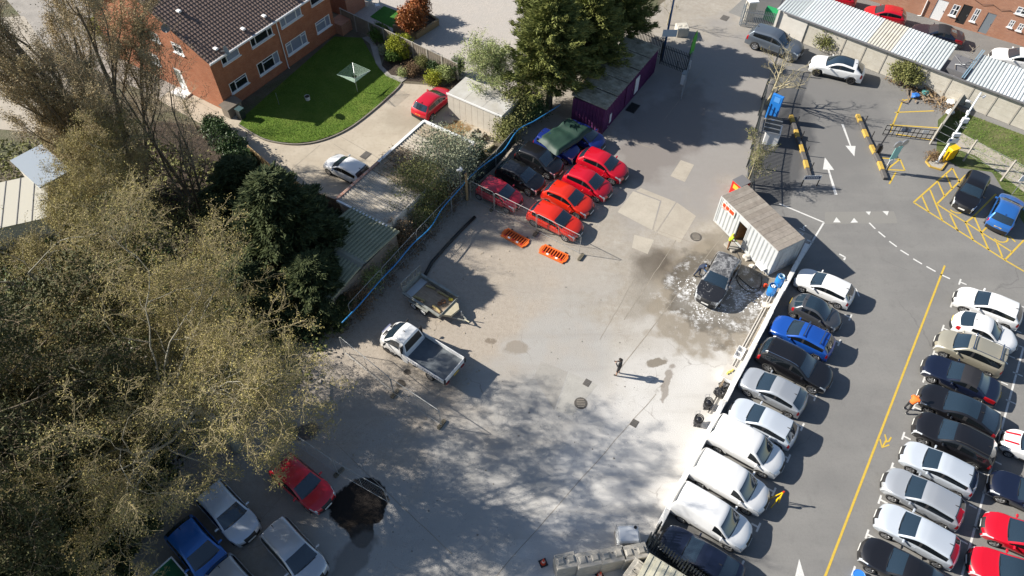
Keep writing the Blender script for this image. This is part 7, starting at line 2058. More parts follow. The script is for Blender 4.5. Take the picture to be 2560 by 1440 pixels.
# items along the foot of the wall
def vac(px, py, label):
    t = thing('vacuum_cleaner', label, 'vacuum cleaner', g(px, py), 0.6, 'vacuum cleaners')
    MB().tube([(0, 0, 0.08), (0, 0, 0.5), (0, 0, 0.62), (0, 0, 0.72)], [0.24, 0.25, 0.22, 0.10], 14).build('tank', mat('vac_black', (0.015, 0.016, 0.022), 0.4), t, smooth=True)
    MB().tube([(0.26 * math.cos(k * 0.5), 0.26 * math.sin(k * 0.5), 0.5 + 0.012 * k) for k in range(30)], 0.03, 6).build('hose', M_UNDER, t)
    for k in range(4): MB().tube([(0.26 * math.cos(k * 1.57), 0.26 * math.sin(k * 1.57) - 0.02, 0.05), (0.26 * math.cos(k * 1.57), 0.26 * math.sin(k * 1.57) + 0.02, 0.05)], 0.05, 8).build('castor', M_TRIM, t)
    MB().tube([(0.2, 0.2, 0.4), (0.32, 0.3, 0.9), (0.1, 0.42, 0.9), (0, 0.3, 0.4)], 0.015, 5).build('handle', M_GALV, t)
vac(1766, 1018, 'black vacuum cleaner with coiled hose nearer the pallets'); vac(1742, 1060, 'black vacuum cleaner with coiled hose nearer the white vans')
bg_ = thing('rubbish_sack', 'black rubbish sack slumped against the white wall', 'sack', g(1797, 985)); me = bpy.data.meshes.new('sack'); bm = bmesh.new(); bmesh.ops.create_icosphere(bm, subdivisions=3, radius=0.36)
rngs = np.random.RandomState(3)
for v in bm.verts: v.co = Vector((v.co.x, v.co.y, max(v.co.z * 0.9, -0.2) + 0.2)) * (1 + 0.07 * rngs.normal())
bm.to_mesh(me); bm.free(); link_mesh('bag', me, mat('bin_liner', (0.015, 0.015, 0.017), 0.3), bg_); MB().tube([(0, 0, 0.48), (0.03, 0.02, 0.6)], [0.05, 0.09], 7).build('knot', MATS['bin_liner'], bg_)
cr = thing('white_crate', 'white tray crate on the concrete by the wall', 'crate', g(1848, 885), SITE)
MB().box((0, 0, 0.03), (0.9, 0.5, 0.04)).build('base', M_PVC, cr)
for s in (1, -1): MB().box((0, s * 0.24, 0.16), (0.9, 0.03, 0.24)).build('side', M_PVC, cr); MB().box((s * 0.44, 0, 0.16), (0.03, 0.45, 0.24)).build('end', M_PVC, cr)
MB().box((0, 0, 0.16), (0.03, 0.45, 0.22)).build('divider', M_PVC, cr)
cr = thing('pallet_box', 'white box with yellow sponges on a pallet by the wall', 'box', g(1818, 945), SITE); MB().box((0, 0, 0.35), (1.0, 0.75, 0.7)).build('body', M_PVC, cr); MB().box((0, 0, 0.72), (1.06, 0.8, 0.05)).build('lid', M_WHITE_WALL, cr)
for k in range(4): MB().box((-0.2 + 0.13 * k, 0.1 - 0.06 * k, 0.78), (0.16, 0.1, 0.07), k).build('sponge', mat('sponge', (0.70, 0.60, 0.15), 0.9), cr)
for x in (-0.35, 0.35): MB().box((x, 0, 0.0), (0.1, 0.7, 0.02)).build('runner', M_WOODG, cr)
tg = thing('cable_tangle', 'tangle of dark cables on top of the white wall', 'cables', uv(10.8, -0.45, 0.0)); rngs = np.random.RandomState(11)
MB().tube([Vector((0.35 * math.cos(k * 0.9) * rngs.uniform(.5, 1.2), 0.3 * math.sin(k * 0.9) * rngs.uniform(.5, 1.2), 0.1 + 0.25 * rngs.rand())) for k in range(44)], 0.022, 5).build('cable', M_TRIM, tg); MB().box((0.1, 0, 0.1), (0.4, 0.3, 0.2)).build('reel', M_LEAD, tg)
wf = thing('wooden_frame', 'brown wooden rack leaning by the wall near the sack', 'rack', g(1805, 968), SITE)
for s in (1, -1): MB().bar((s * 0.35, 0, 0), (s * 0.35, 0.15, 0.6), 0.06).build('upright', M_WOOD, wf)
for k in range(3): MB().bar((-0.35, 0.03 + 0.05 * k, 0.12 + 0.2 * k), (0.35, 0.03 + 0.05 * k, 0.12 + 0.2 * k), 0.05).build('slat', M_WOOD, wf)
# red kiosk behind the container
kx = thing('red_cabinet', 'red cabinet with grey lid tucked behind the grey container', 'cabinet', g(1842, 488), R(-57))
MB().box((0, 0, 0.75), (0.9, 1.0, 1.5)).build('body', mat('cabinet_red', (0.55, 0.02, 0.012), 0.4), kx); MB().box((0, 0, 1.53), (0.96, 1.06, 0.06)).build('lid', M_LEAD, kx)
MB().box((-0.0, -0.51, 1.1), (0.5, 0.02, 0.4)).build('label', mat('yellow_label', (0.70, 0.42, 0.04), 0.5), kx)

# blocks and tank at the bottom edge
def lego(px, py, rz, label, L_=1.6, h=0.8, z=0.0, dark=0):
    t = thing('concrete_block', label, 'concrete block', g(px, py, 0) + Vector((0, 0, z)), rz, 'interlocking concrete blocks')
    M_LB = mat('block_concrete', (0.44, 0.42, 0.38), 0.9, noise=(2.5, (0.31, 0.29, 0.255), 0.25), bump=(18, 0.3))
    MB().box((0, 0, h / 2), (L_, 0.8, h)).build('body', M_LB, t, bevel=0.03)
    for x in ((-L_ / 4, L_ / 4) if L_ > 1.0 else (0,)): 
        MB().add([(x - .2, -.2, h), (x + .2, -.2, h), (x + .2, .2, h), (x - .2, .2, h), (x - .13, -.13, h + .09), (x + .13, -.13, h + .09), (x + .13, .13, h + .09), (x - .13, .13, h + .09)], [(4, 5, 6, 7), (0, 1, 5, 4), (1, 2, 6, 5), (2, 3, 7, 6), (3, 0, 4, 7)]).build('stud', M_LB, t)
    MB().tube([(0, 0.1, h), (0, 0.1, h + 0.05)], 0.03, 6).build('lifting_eye', M_UNDER, t)
bx = [(1410, 1402), (1466, 1398), (1523, 1388), (1578, 1380)]
for k, (x, y) in enumerate(bx):
    for lv in (0, 1):
        lego(x, y + 22, R(12), (('lower' if lv == 0 else 'upper') + ' concrete block ' + ('at the cone end of the row', 'second along from the traffic cone', 'stained brown, third along from the cone', 'next to the white tank')[k]), 1.35 if k else 1.1, 0.8, 0.8 * lv)
lego(1578, 1452, R(50), 'single stained concrete block beside the cream container roof', 1.2, 0.8, 1.0)
lego(1578, 1452, R(50), 'concrete block underneath the single stained one', 1.2, 1.0, 0.0)
ib = thing('water_tank', 'white cube water tank in front of the concrete blocks', 'tank', g(1565, 1352), R(2))
MB().box((0, 0, 0.08), (1.2, 1.0, 0.14)).build('pallet', M_WOODG, ib)
MB().box((0, 0, 0.67), (1.14, 0.94, 1.0)).build('bottle', mat('tank_white', (0.74, 0.76, 0.78), 0.35), ib, bevel=0.08)
MB().tube([(0.4, 0.33, 1.16), (0.4, 0.33, 1.22)], 0.09, 12).build('lid', M_TRIM, ib)
for z in (0.25, 0.55, 0.85, 1.15): MB().tube([(-0.6, -0.5, z), (0.6, -0.5, z), (0.6, 0.5, z), (-0.6, 0.5, z), (-0.6, -0.5, z)], 0.014, 5).build('cage_bar', M_GALV, ib)
for k in range(5):
    for s in (1, -1): MB().tube([(-0.6 + 0.3 * k, s * 0.5, 0.15), (-0.6 + 0.3 * k, s * 0.5, 1.18)], 0.012, 5).build('cage_bar', M_GALV, ib)
def cone(px, py, label):
    t = thing('traffic_cone', label, 'traffic cone', g(px, py), 0.4, 'traffic cones')
    MB().box((0, 0, 0.03), (0.42, 0.42, 0.05)).build('base', M_TRIM, t); MB().tube([(0, 0, 0.05), (0, 0, 0.28)], [0.15, 0.105], 14, cap=False).build('lower_cone', M_REDS, t); MB().tube([(0, 0, 0.28), (0, 0, 0.46)], [0.105, 0.07], 14, cap=False).build('sleeve', mat('cone_sleeve', (0.7, 0.45, 0.4), 0.5), t); MB().tube([(0, 0, 0.46), (0, 0, 0.72)], [0.07, 0.03], 14).build('tip', M_REDS, t)
cone(1358, 1408, 'red traffic cone standing at the end of the concrete blocks'); cone(1499, 1440, 'red traffic cone behind the concrete blocks')
cc = thing('cream_container', 'cream container roof at the edge beside the palisade fence', 'container', g(1660, 1520), R(-33))
MB().box((0.6, 0, 1.3), (5.0, 2.4, 2.5)).build('body', mat('cream_steel', (0.55, 0.53, 0.42), 0.6, noise=(1.5, (0.45, 0.43, 0.34), 0.25)), cc)
for k in range(12): MB().box((-1.75 + 0.42 * k, 0, 2.57), (0.2, 2.3, 0.04)).build('roof_rib', MATS['cream_steel'], cc)
gs = thing('green_skip', 'green skip with white rim in the corner under the conifer', 'skip', g(440, 1452), R(-40)); gs.scale = (0.7, 0.75, 0.9)
for s in (1, -1): MB().box((0, s * 0.8, 0.55), (2.0, 0.08, 1.1)).build('side', mat('skip_green', (0.03, 0.16, 0.07), 0.5), gs); MB().box((s * 1.0, 0, 0.55), (0.08, 1.52, 1.1)).build('end', MATS['skip_green'], gs)
MB().box((0, 0, 0.4), (1.9, 1.5, 0.6)).build('contents', MATS['skip_green'], gs)
for s in (1, -1): MB().box((0, s * 0.82, 1.12), (2.16, 0.10, 0.06)).build('rim', M_PVC, gs); MB().box((s * 1.03, 0, 1.12), (0.1, 1.54, 0.058)).build('rim', M_PVC, gs)

# ------------------------------------------------------------------ car park furniture
def black_yellow(pts, label):
    t = thing('barrier_kerb', label, 'kerb', g(*pts[0]))
    c = g(*pts[0])
    M_KY, M_KB = mat('kerb_yellow', (0.55, 0.36, 0.05), 0.8, noise=(6, (0.36, 0.25, 0.08), 0.3)), mat('kerb_black', (0.07, 0.07, 0.075), 0.8, noise=(6, (0.13, 0.12, 0.11), 0.3))
    P_ = [g(*p) for p in pts]; L_ = [(b - a).length for a, b in zip(P_, P_[1:])]
    n = int(round(sum(L_) / 0.95))
    def along(s):
        for a, b, l in zip(P_, P_[1:], L_):
            if s <= l + 1e-6: return a.lerp(b, s / l)
            s -= l
        return P_[-1]
    for k in range(n):
        a, b = along(sum(L_) * k / n) - c, along(sum(L_) * (k + 1) / n) - c
        d = (b - a).normalized() * 0.01
        MB().bar(a + d + Vector((0, 0, 0.13)), b - d + Vector((0, 0, 0.13)), 0.34, 0.26).build('kerb_block', M_KY if k % 2 == 0 else M_KB, t, bevel=0.03)
    for k in range(1, n, 2):
        q = along(sum(L_) * (k + 0.2) / n) - c
        MB().tube([(q.x + 0.25, q.y, 0), (q.x + 0.25, q.y, 0.95)], 0.04, 7).build('bollard', M_TRIM, t)
    return t
black_yellow([(1976, 292), (1990, 335), (2010, 400), (2022, 445)], 'black and yellow kerb with black posts on the container side of the lane')
black_yellow([(2142, 290), (2165, 345), (2195, 405), (2212, 450)], 'black and yellow kerb with black posts by the height barrier')
def sign_board(px, py, w, h, z, label, rz, face, txt=None):
    t = thing('sign_board', label, 'sign', g(px, py), rz)
    for s in (1, -1): MB().box((s * w * 0.46, 0.03, z / 2 + h / 2), (0.06, 0.06, z + h)).build('post', M_TRIM, t)
    b = MB().box((0, 0, z + h / 2), (w, 0.03, h)).build('board', M_PVC, t)
    MB().box((0, -0.02, z + h / 2), (w * 0.9, 0.012, h * 0.62)).build('panel', face, b)
    for k in range(7): MB().box((-w * 0.3 + w * 0.1 * k, -0.03, z + h / 2), (w * 0.06, 0.008, h * 0.22)).build('letter', M_PVC, b)
sign_board(2022, 466, 1.35, 0.42, 0.75, 'low white sign with dark blue band on black posts', R(2), mat('sign_navy', (0.03, 0.05, 0.12), 0.4))
# blue totem and solar cabinet
bt = thing('blue_totem', 'bright blue tall panel standing behind the palisade fence', 'totem', g(1925, 300), R(-38))
MB().box((0, 0, 0.06), (0.9, 0.7, 0.12)).build('plinth', M_CONC, bt); MB().box((0, 0, 1.35), (0.95, 0.25, 2.5)).build('panel', mat('totem_blue', (0.02, 0.19, 0.60), 0.4), bt, bevel=0.03); MB().box((0.02, -0.135, 2.2), (0.5, 0.012, 0.5)).build('notice', mat('totem_pale', (0.10, 0.33, 0.75), 0.4), bt)
sb = thing('solar_cabinet', 'white roadside cabinet with dark slatted panels on top', 'cabinet', g(1925, 352), R(-20)); sb.scale = (1.3, 1.2, 1.1)
MB().box((0, 0, 0.6), (0.9, 1.1, 1.2)).build('body', M_PVC, sb, bevel=0.03)
for k in range(4): MB().box((-0.15, -0.42 + 0.42 * k, 1.26 + 0.05 * k), (1.0, 0.36, 0.04)).build('solar_panel', M_PANE, sb); MB().box((-0.15, -0.63 + 0.42 * k, 1.27 + 0.05 * k), (1.06, 0.05, 0.06)).build('frame_bar', M_GALV, sb)
# the camera mast
pc = g(2343, 405)
cm = thing('camera_mast', 'tall white mast hung with cameras and boxes beside yellow cabinet', 'mast', pc)
MB().tube([(0, 0, 0), (0, 0, 0.12), (0, 0, 0.12), (0, 0, 6.9)], [0.16, 0.16, 0.085, 0.06], 10).build('pole', mat('mast_white', (0.70, 0.74, 0.78), 0.4), cm, smooth=True)
for z, a, w in ((6.5, 0.2, 0.5), (5.9, 2.3, 0.45), (5.2, 4.0, 0.4), (4.9, 1.0, 0.35)):
    MB().tube([(0, 0, z), (w * math.cos(a), w * math.sin(a), z + 0.05)], 0.025, 5).build('bracket', M_GALV, cm)
    MB().box((w * math.cos(a), w * math.sin(a), z - 0.05), (0.34, 0.14, 0.14), a + 0.5).build('camera', M_PVC, cm, bevel=0.02)
MB().box((0.02, -0.12, 4.4), (0.45, 0.25, 0.4)).build('junction_box', M_PVC, cm); MB().box((0.05, -0.14, 3.0), (0.55, 0.2, 0.3)).build('junction_box', M_PVC, cm)
pl_ = MB().box((0.12, -0.12, 2.35), (0.85, 0.03, 0.45)).build('notice', M_PVC, cm); MB().tube([(-0.12, -0.137, 2.42), (-0.12, -0.145, 2.42)], 0.11, 14).build('disc', mat('notice_blue', (0.03, 0.12, 0.40), 0.4), pl_)
for k in range(9): MB().tube([(0, 0, 3.7), (0.5 * math.cos(k * 0.7), 0.5 * math.sin(k * 0.7), 3.85)], 0.008, 4).build('spike', M_GALV, cm)
MB().tube([(-0.05, -0.12, 0.9), (-0.05, -0.12, 1.25)], [0.13, 0.10], 12).build('lamp', M_PVC, cm)
yc = thing('yellow_cabinet', 'yellow cabinet bolted beside the white mast', 'cabinet', g(2368, 398), R(25))
MB().box((0, 0, 0.65), (0.75, 0.5, 1.1)).build('body', mat('cabinet_yellow', (0.75, 0.47, 0.01), 0.4), yc, bevel=0.04); MB().box((0, -0.02, 1.24), (0.82, 0.58, 0.08)).build('lid', MATS['cabinet_yellow'], yc, bevel=0.02); MB().tube([(-0.6, -0.1, 0), (-0.6, -0.1, 1.1)], 0.09, 10).build('bollard', MATS['cabinet_yellow'], yc)
MB().box((0.45, 0, 0.4), (0.3, 0.4, 0.8)).build('side_unit', M_TRIM, yc)
yk = thing('yellow_kerb', 'yellow edged concrete plinth round the mast foot', 'kerb', g(2340, 405))
kpx = [(2330, 385), (2314, 405), (2325, 418), (2352, 426), (2366, 407)]
for a, b in zip(kpx, kpx[1:]):
    q0, q1 = g(*a) - g(2340, 405), g(*b) - g(2340, 405); MB().bar(q0 + Vector((0, 0, 0.06)), q1 + Vector((0, 0, 0.06)), 0.12, 0.12).build('edge', mat('kerb_yellow', (0.55, 0.36, 0.05), 0.8), yk)
MB().poly([g(*p) - g(2340, 405) for p in kpx], 0.05).build('infill', M_CONC, yk)
# sign with twin mirrors
ms = thing('mirror_sign', 'turquoise sign on a slim pole with two round mirrors', 'sign', g(2213, 428), R(20))
MB().tube([(0, 0, 0), (0, 0, 3.1)], 0.04, 8).build('pole', M_GALV, ms); MB().box((0, -0.06, 2.0), (0.7, 0.03, 1.3)).build('board', mat('turquoise_sign', (0.30, 0.62, 0.58), 0.4), ms); MB().box((0, -0.06, 1.05), (0.5, 0.03, 0.5)).build('lower_board', M_PVC, ms)
for s in (-0.36, 0.36):
    MB().tube([(s, -0.1, 2.95), (s, -0.04, 2.95)], [0.30, 0.34], 16).build('mirror', mat('mirror_back', (0.55, 0.56, 0.58), 0.25, metal=0.5), ms, rot=(0, 0, 0)); MB().bar((0, 0, 2.95), (s, -0.02, 2.95), 0.04).build('arm', M_GALV, ms)
# height barrier gate
hbz = thing('barrier_gate', 'low black gate of bars with small notices across the bay', 'gate', g(2205, 338))
c_ = g(2205, 338); e_ = g(2335, 352) - c_
for z in (0.15, 0.6, 1.05): MB().bar((0, 0, z), e_ + Vector((0, 0, z)), 0.05).build('rail', M_TRIM, hbz)
for k in range(12): q = e_ * (k / 11); MB().bar((q.x, q.y, 0.05), (q.x, q.y, 1.1), 0.04).build('upright', M_TRIM, hbz)
for k, m_ in ((0.35, M_NET), (0.42, M_NET), (0.75, M_PVC)): q = e_ * k; MB().box((q.x, q.y - 0.05, 0.85), (0.5, 0.02, 0.35), math.atan2(e_.y, e_.x)).build('notice', m_, hbz)
pol = thing('lifting_barrier', 'black folded barrier arm beside the low gate', 'barrier', g(2190, 385)); q = g(2228, 322, 1.0) - g(2190, 385)
MB().bar((0, 0, 0.9), q, 0.10).build('arm', M_TRIM, pol); MB().box((0, 0, 0.5), (0.3, 0.3, 1.0)).build('motor_box', M_TRIM, pol)
# posts and wire on the right-hand verge
sheet('verge', P2([(2380, 270), (2620, 360), (2700, 640), (2560, 560), (2480, 430), (2400, 420), (2375, 405), (2340, 395), (2345, 300)]), 0.0, GM['rough_grass'])
sheet('path', P2([(2400, 330), (2600, 440), (2680, 620), (2560, 480), (2440, 390), (2385, 370)]), 0.004, GM['slab_mid'])
pf = thing('post_and_wire_fence', 'concrete posts with wires beside the grassy verge', 'fence', g(2325, 360))
c_ = g(2325, 360); pp_ = [(2325, 360), (2408, 402), (2502, 452), (2590, 505)]
tops = []
for x, y in pp_:
    q = g(x, y) - c_; MB().box((q.x, q.y, 1.1), (0.12, 0.12, 2.2), 0.3).build('post', M_CONC, pf); tops.append(q)
for a, b in zip(tops, tops[1:]):
    for z in (0.7, 1.4, 2.1): MB().tube([a + Vector((0, 0, z)), b + Vector((0, 0, z))], 0.012, 4).build('wire', M_GALV, pf)
blades('verge_grass', [(2380, 270), (2620, 360), (2700, 640), (2560, 500), (2440, 400), (2385, 330)], 4500, 0.12, M_BLADE, 0.0, 8, 'rough grass on the verge below the panel wall')
cp = thing('concrete_fin_wall', 'grey concrete wall end beside the camera mast', 'wall', g(2330, 352)); q = g(2400, 250) - g(2330, 352)
for k in range(4): a, b = q * (k / 4), q * ((k + 1) / 4); MB().bar(a + Vector((0, 0, 0.55)), b * 0.995 + Vector((0, 0, 0.55)), 0.16, 1.1).build('panel', M_CONC, cp)
pn = thing('notice_post', 'small white notice on a post behind the blue hatchback', 'sign', g(2530, 486)); MB().tube([(0, 0, 0), (0, 0, 1.9)], 0.035, 6).build('post', M_GALV, pn); MB().box((0, -0.05, 1.75), (0.7, 0.03, 0.55)).build('board', M_PVC, pn)
# rubbish heap
rh = g(2325, 245)
rng = np.random.RandomState(4)
hp = thing('rubbish_heap', 'heap of broken timber and boards against the panel wall', 'rubbish', rh)
for k in range(34):
    x, y = rng.normal(0, 1.3), rng.normal(0, 0.8); a = rng.uniform(0, 3.14); l = rng.uniform(0.3, 1.3)
    d = Vector((math.cos(a), math.sin(a), rng.uniform(-0.1, 0.3))) * l / 2; c_ = Vector((x, y, 0.14 + 0.35 * max(0, 1 - abs(x) / 1.6) * rng.rand()))
    MB().bar(c_ - d, c_ + d, rng.uniform(0.05, 0.16), 0.03).build('board', (M_WOODN, M_WOOD, M_WOODG, M_DECK)[k % 4], hp)
for k, (px, py, m_, lab) in enumerate([(2288, 238, mat('blue_bag', (0.03, 0.15, 0.50), 0.4), 'crumpled blue bag at the edge of the rubbish heap'), (2315, 232, mat('teal_pot', (0.10, 0.30, 0.28), 0.5), 'teal tub on the rubbish heap'), (2378, 254, M_PVC, 'white sack against the panel wall beyond the heap'), (2375, 280, M_PVC, 'white torn sack at the low end of the heap'), (2290, 208, M_UNDER, 'dark sack under the green bush')]):
    me = bpy.data.meshes.new('sack'); bm = bmesh.new(); bmesh.ops.create_icosphere(bm, subdivisions=2, radius=0.36); rngs = np.random.RandomState(20 + k)
    for v in bm.verts: v.co = Vector((v.co.x * 1.1, v.co.y * 0.9, v.co.z * 0.6)) * (1 + 0.16 * rngs.normal())
    bm.to_mesh(me); bm.free(); o = link_mesh('sack', me, m_, loc=g(px, py, 0.2)); tag(o, lab, 'sack')
litter('rubbish_litter', [(2210, 205), (2260, 225), (2340, 275), (2400, 300), (2405, 280), (2330, 225), (2230, 190)], 260, L_BROWN, 0.07, 9, 'dead leaves and scraps along the panel wall', 0.15)
# yellow folding frame standing in front of the vans
yf = thing('folding_frame', 'bright yellow folding stand with orange cap in front of white vans', 'stand', g(1935, 1262)); yf.scale = (0.75, 0.75, 0.8)
q1, q2, q3 = g(1925, 1272) - g(1935, 1262), g(1950, 1255) - g(1935, 1262), Vector((0.25, 0.3, 0))
M_YF = mat('frame_yellow', (0.78, 0.52, 0.01), 0.4); apex = Vector((0.30, 0.35, 1.5))
for q in (q1, q2, Vector((-0.2, 0.5, 0))): MB().bar(apex, q, 0.06).build('leg', M_YF, yf)
MB().box((apex.x * 0.55 + q1.x * 0.45, apex.y * 0.55 + q1.y * 0.45, 0.85), (0.16, 0.10, 0.6), 0.4).build('plate', M_YF, yf); MB().tube([apex, apex + Vector((0, 0, 0.14))], 0.07, 8).build('cap', M_REDS, yf)
bo = thing('blue_bucket', 'bright blue round tub at the bay mark by the black saloon', 'tub', g(2142, 1444)); MB().tube([(0, 0, 0), (0, 0, 0.35)], [0.25, 0.32], 16).build('tub', mat('tub_blue', (0.04, 0.22, 0.70), 0.4), bo, smooth=False); MB().tube([(0.32 * math.cos(k * 0.3142), 0.32 * math.sin(k * 0.3142), 0.35) for k in range(21)], 0.02, 5).build('rim', MATS['tub_blue'], bo)
# entrance lane: concrete cube, flag, signboards, blue pole, pillar, green bin
cb = thing('concrete_cube', 'white painted concrete cube at the lane side by the blue pole', 'concrete cube', g(1702, 85), R(5)); MB().box((0, 0, 0.45), (1.15, 1.1, 0.9)).build('body', M_CONCW, cb, bevel=0.05)
for x in (-0.25, 0.25): MB().box((x, 0, 0.92), (0.24, 0.24, 0.05)).build('stud', M_CONCW, cb)
bpz = thing('blue_pole', 'tall blue pole with a small white notice at the gate', 'pole', g(1655, 150)); MB().tube([(0, 0, 0), (0, 0, 9.0)], [0.11, 0.07], 10).build('pole', mat('pole_blue', (0.02, 0.09, 0.24), 0.4), bpz, smooth=True); MB().box((0.2, -0.13, 2.9), (1.3, 0.04, 0.7)).build('notice', mat('notice_pale', (0.55, 0.62, 0.70), 0.5), bpz)
fl = thing('feather_flag', 'bright green feather flag beside the palisade gate', 'flag', g(1714, 175), R(40)); MB().tube([(0, 0, 0), (0, 0, 2.4), (0.05, 0, 3.3), (0.35, 0, 3.9)], [0.03, 0.025, 0.02, 0.012], 6).build('pole', M_TRIM, fl)
fz = [(0.03, 1.5), (0.05, 2.4), (0.10, 3.3), (0.38, 3.92)]; fr_ = [(0.55, 1.6), (0.65, 2.4), (0.62, 3.2), (0.42, 3.95)]
MB().add([(x, 0.0, z) for x, z in fz] + [(x, 0.04 * math.sin(z * 3), z) for x, z in fr_] , [(i, i + 1, 5 + i, 4 + i) for i in range(3)]).build('cloth', mat('flag_green', (0.10, 0.42, 0.06), 0.6), fl)
for k, (px, py, w, h, lab) in enumerate([(1690, 172, 0.9, 0.7, 'white notice board fixed to the dark gate')]):
    t = thing('notice_board', lab, 'notice', g(px, py) + Vector((0, -0.12, 0)), R(-33))
    MB().box((0, 0, 1.3), (w, 0.03, h)).build('board', M_PVC, t); MB().box((0, 0.03, 0.8), (0.05, 0.03, 1.6)).build('stay', M_TRIM, t); MB().box((0.9, 0, 1.0), (0.7, 0.03, 0.9)).build('board', M_PVC, t)
wbx = thing('grey_cabinet', 'pale grey electrical cabinet at the end of the open gate', 'cabinet', g(1707, 208), R(58)); MB().box((0, 0, 0.55), (0.6, 0.35, 1.1)).build('body', M_PVC, wbx, bevel=0.02); MB().box((0, 0, 1.13), (0.66, 0.42, 0.06)).build('lid', M_GALV, wbx)
gp = thing('gate_pillar', 'flaking white gate pillar at the corner of the lane', 'pillar', g(1868, 48), R(10)); MB().box((0, 0, 1.0), (0.8, 0.8, 2.0)).build('shaft', M_CONCW, gp); MB().box((0, 0, 2.06), (1.0, 1.0, 0.14)).build('cap', M_PVC, gp, bevel=0.03)
gbn = thing('green_bin', 'large green wheeled bin behind the galvanised fence', 'bin', g(1925, 52), R(-35)); MB().box((0, 0, 0.65), (1.3, 0.9, 1.0)).build('body', mat('bin_green', (0.02, 0.25, 0.09), 0.4), gbn, bevel=0.04)
MB().add([(-0.68, -0.5, 1.16), (0.68, -0.5, 1.16), (0.68, 0.5, 1.16), (-0.68, 0.5, 1.16), (-0.66, 0, 1.42), (0.66, 0, 1.42)], [(0, 1, 5, 4), (2, 3, 4, 5), (0, 4, 3), (1, 2, 5), (3, 2, 1, 0)]).build('lid', MATS['bin_green'], gbn)
for s in (-0.5, 0.5): MB().tube([(s, -0.4, 0.08), (s + 0.05, -0.4, 0.08)], 0.09, 10).build('wheel', M_TYRE, gbn)
stp = thing('tree_stump', 'rotting grey tree stump on the bare patch by the garages', 'stump', g(1195, 345)); rngs = np.random.RandomState(6)
ring = [(0.55 * math.cos(k * 0.524) * rngs.uniform(.6, 1.3), 0.5 * math.sin(k * 0.524) * rngs.uniform(.6, 1.3)) for k in range(12)]
MB().tube([(0, 0, 0), (0, 0, 0.3)], [0.6, 0.45], 11).build('butt', M_BARK, stp)
for k, (x, y) in enumerate(ring): MB().tube([(x * 0.6, y * 0.6, 0.05), (x, y, 0.35 + 0.25 * rngs.rand()), (x * 1.3, y * 1.3, 0.1)], [0.13, 0.10, 0.05], 5).build('root', (M_BARK, M_BARKD)[k % 2], stp)
lg = thing('fallen_log', 'short pale log lying by the mesh fence', 'log', g(1225, 372), 0.9); MB().tube([(-0.5, 0, 0.12), (0.5, 0, 0.1)], [0.14, 0.11], 9).build('log', M_TWIGP, lg); MB().tube([(-0.52, 0, 0.12), (-0.5, 0, 0.12)], 0.12, 9).build('sawn_end', M_LOG, lg)
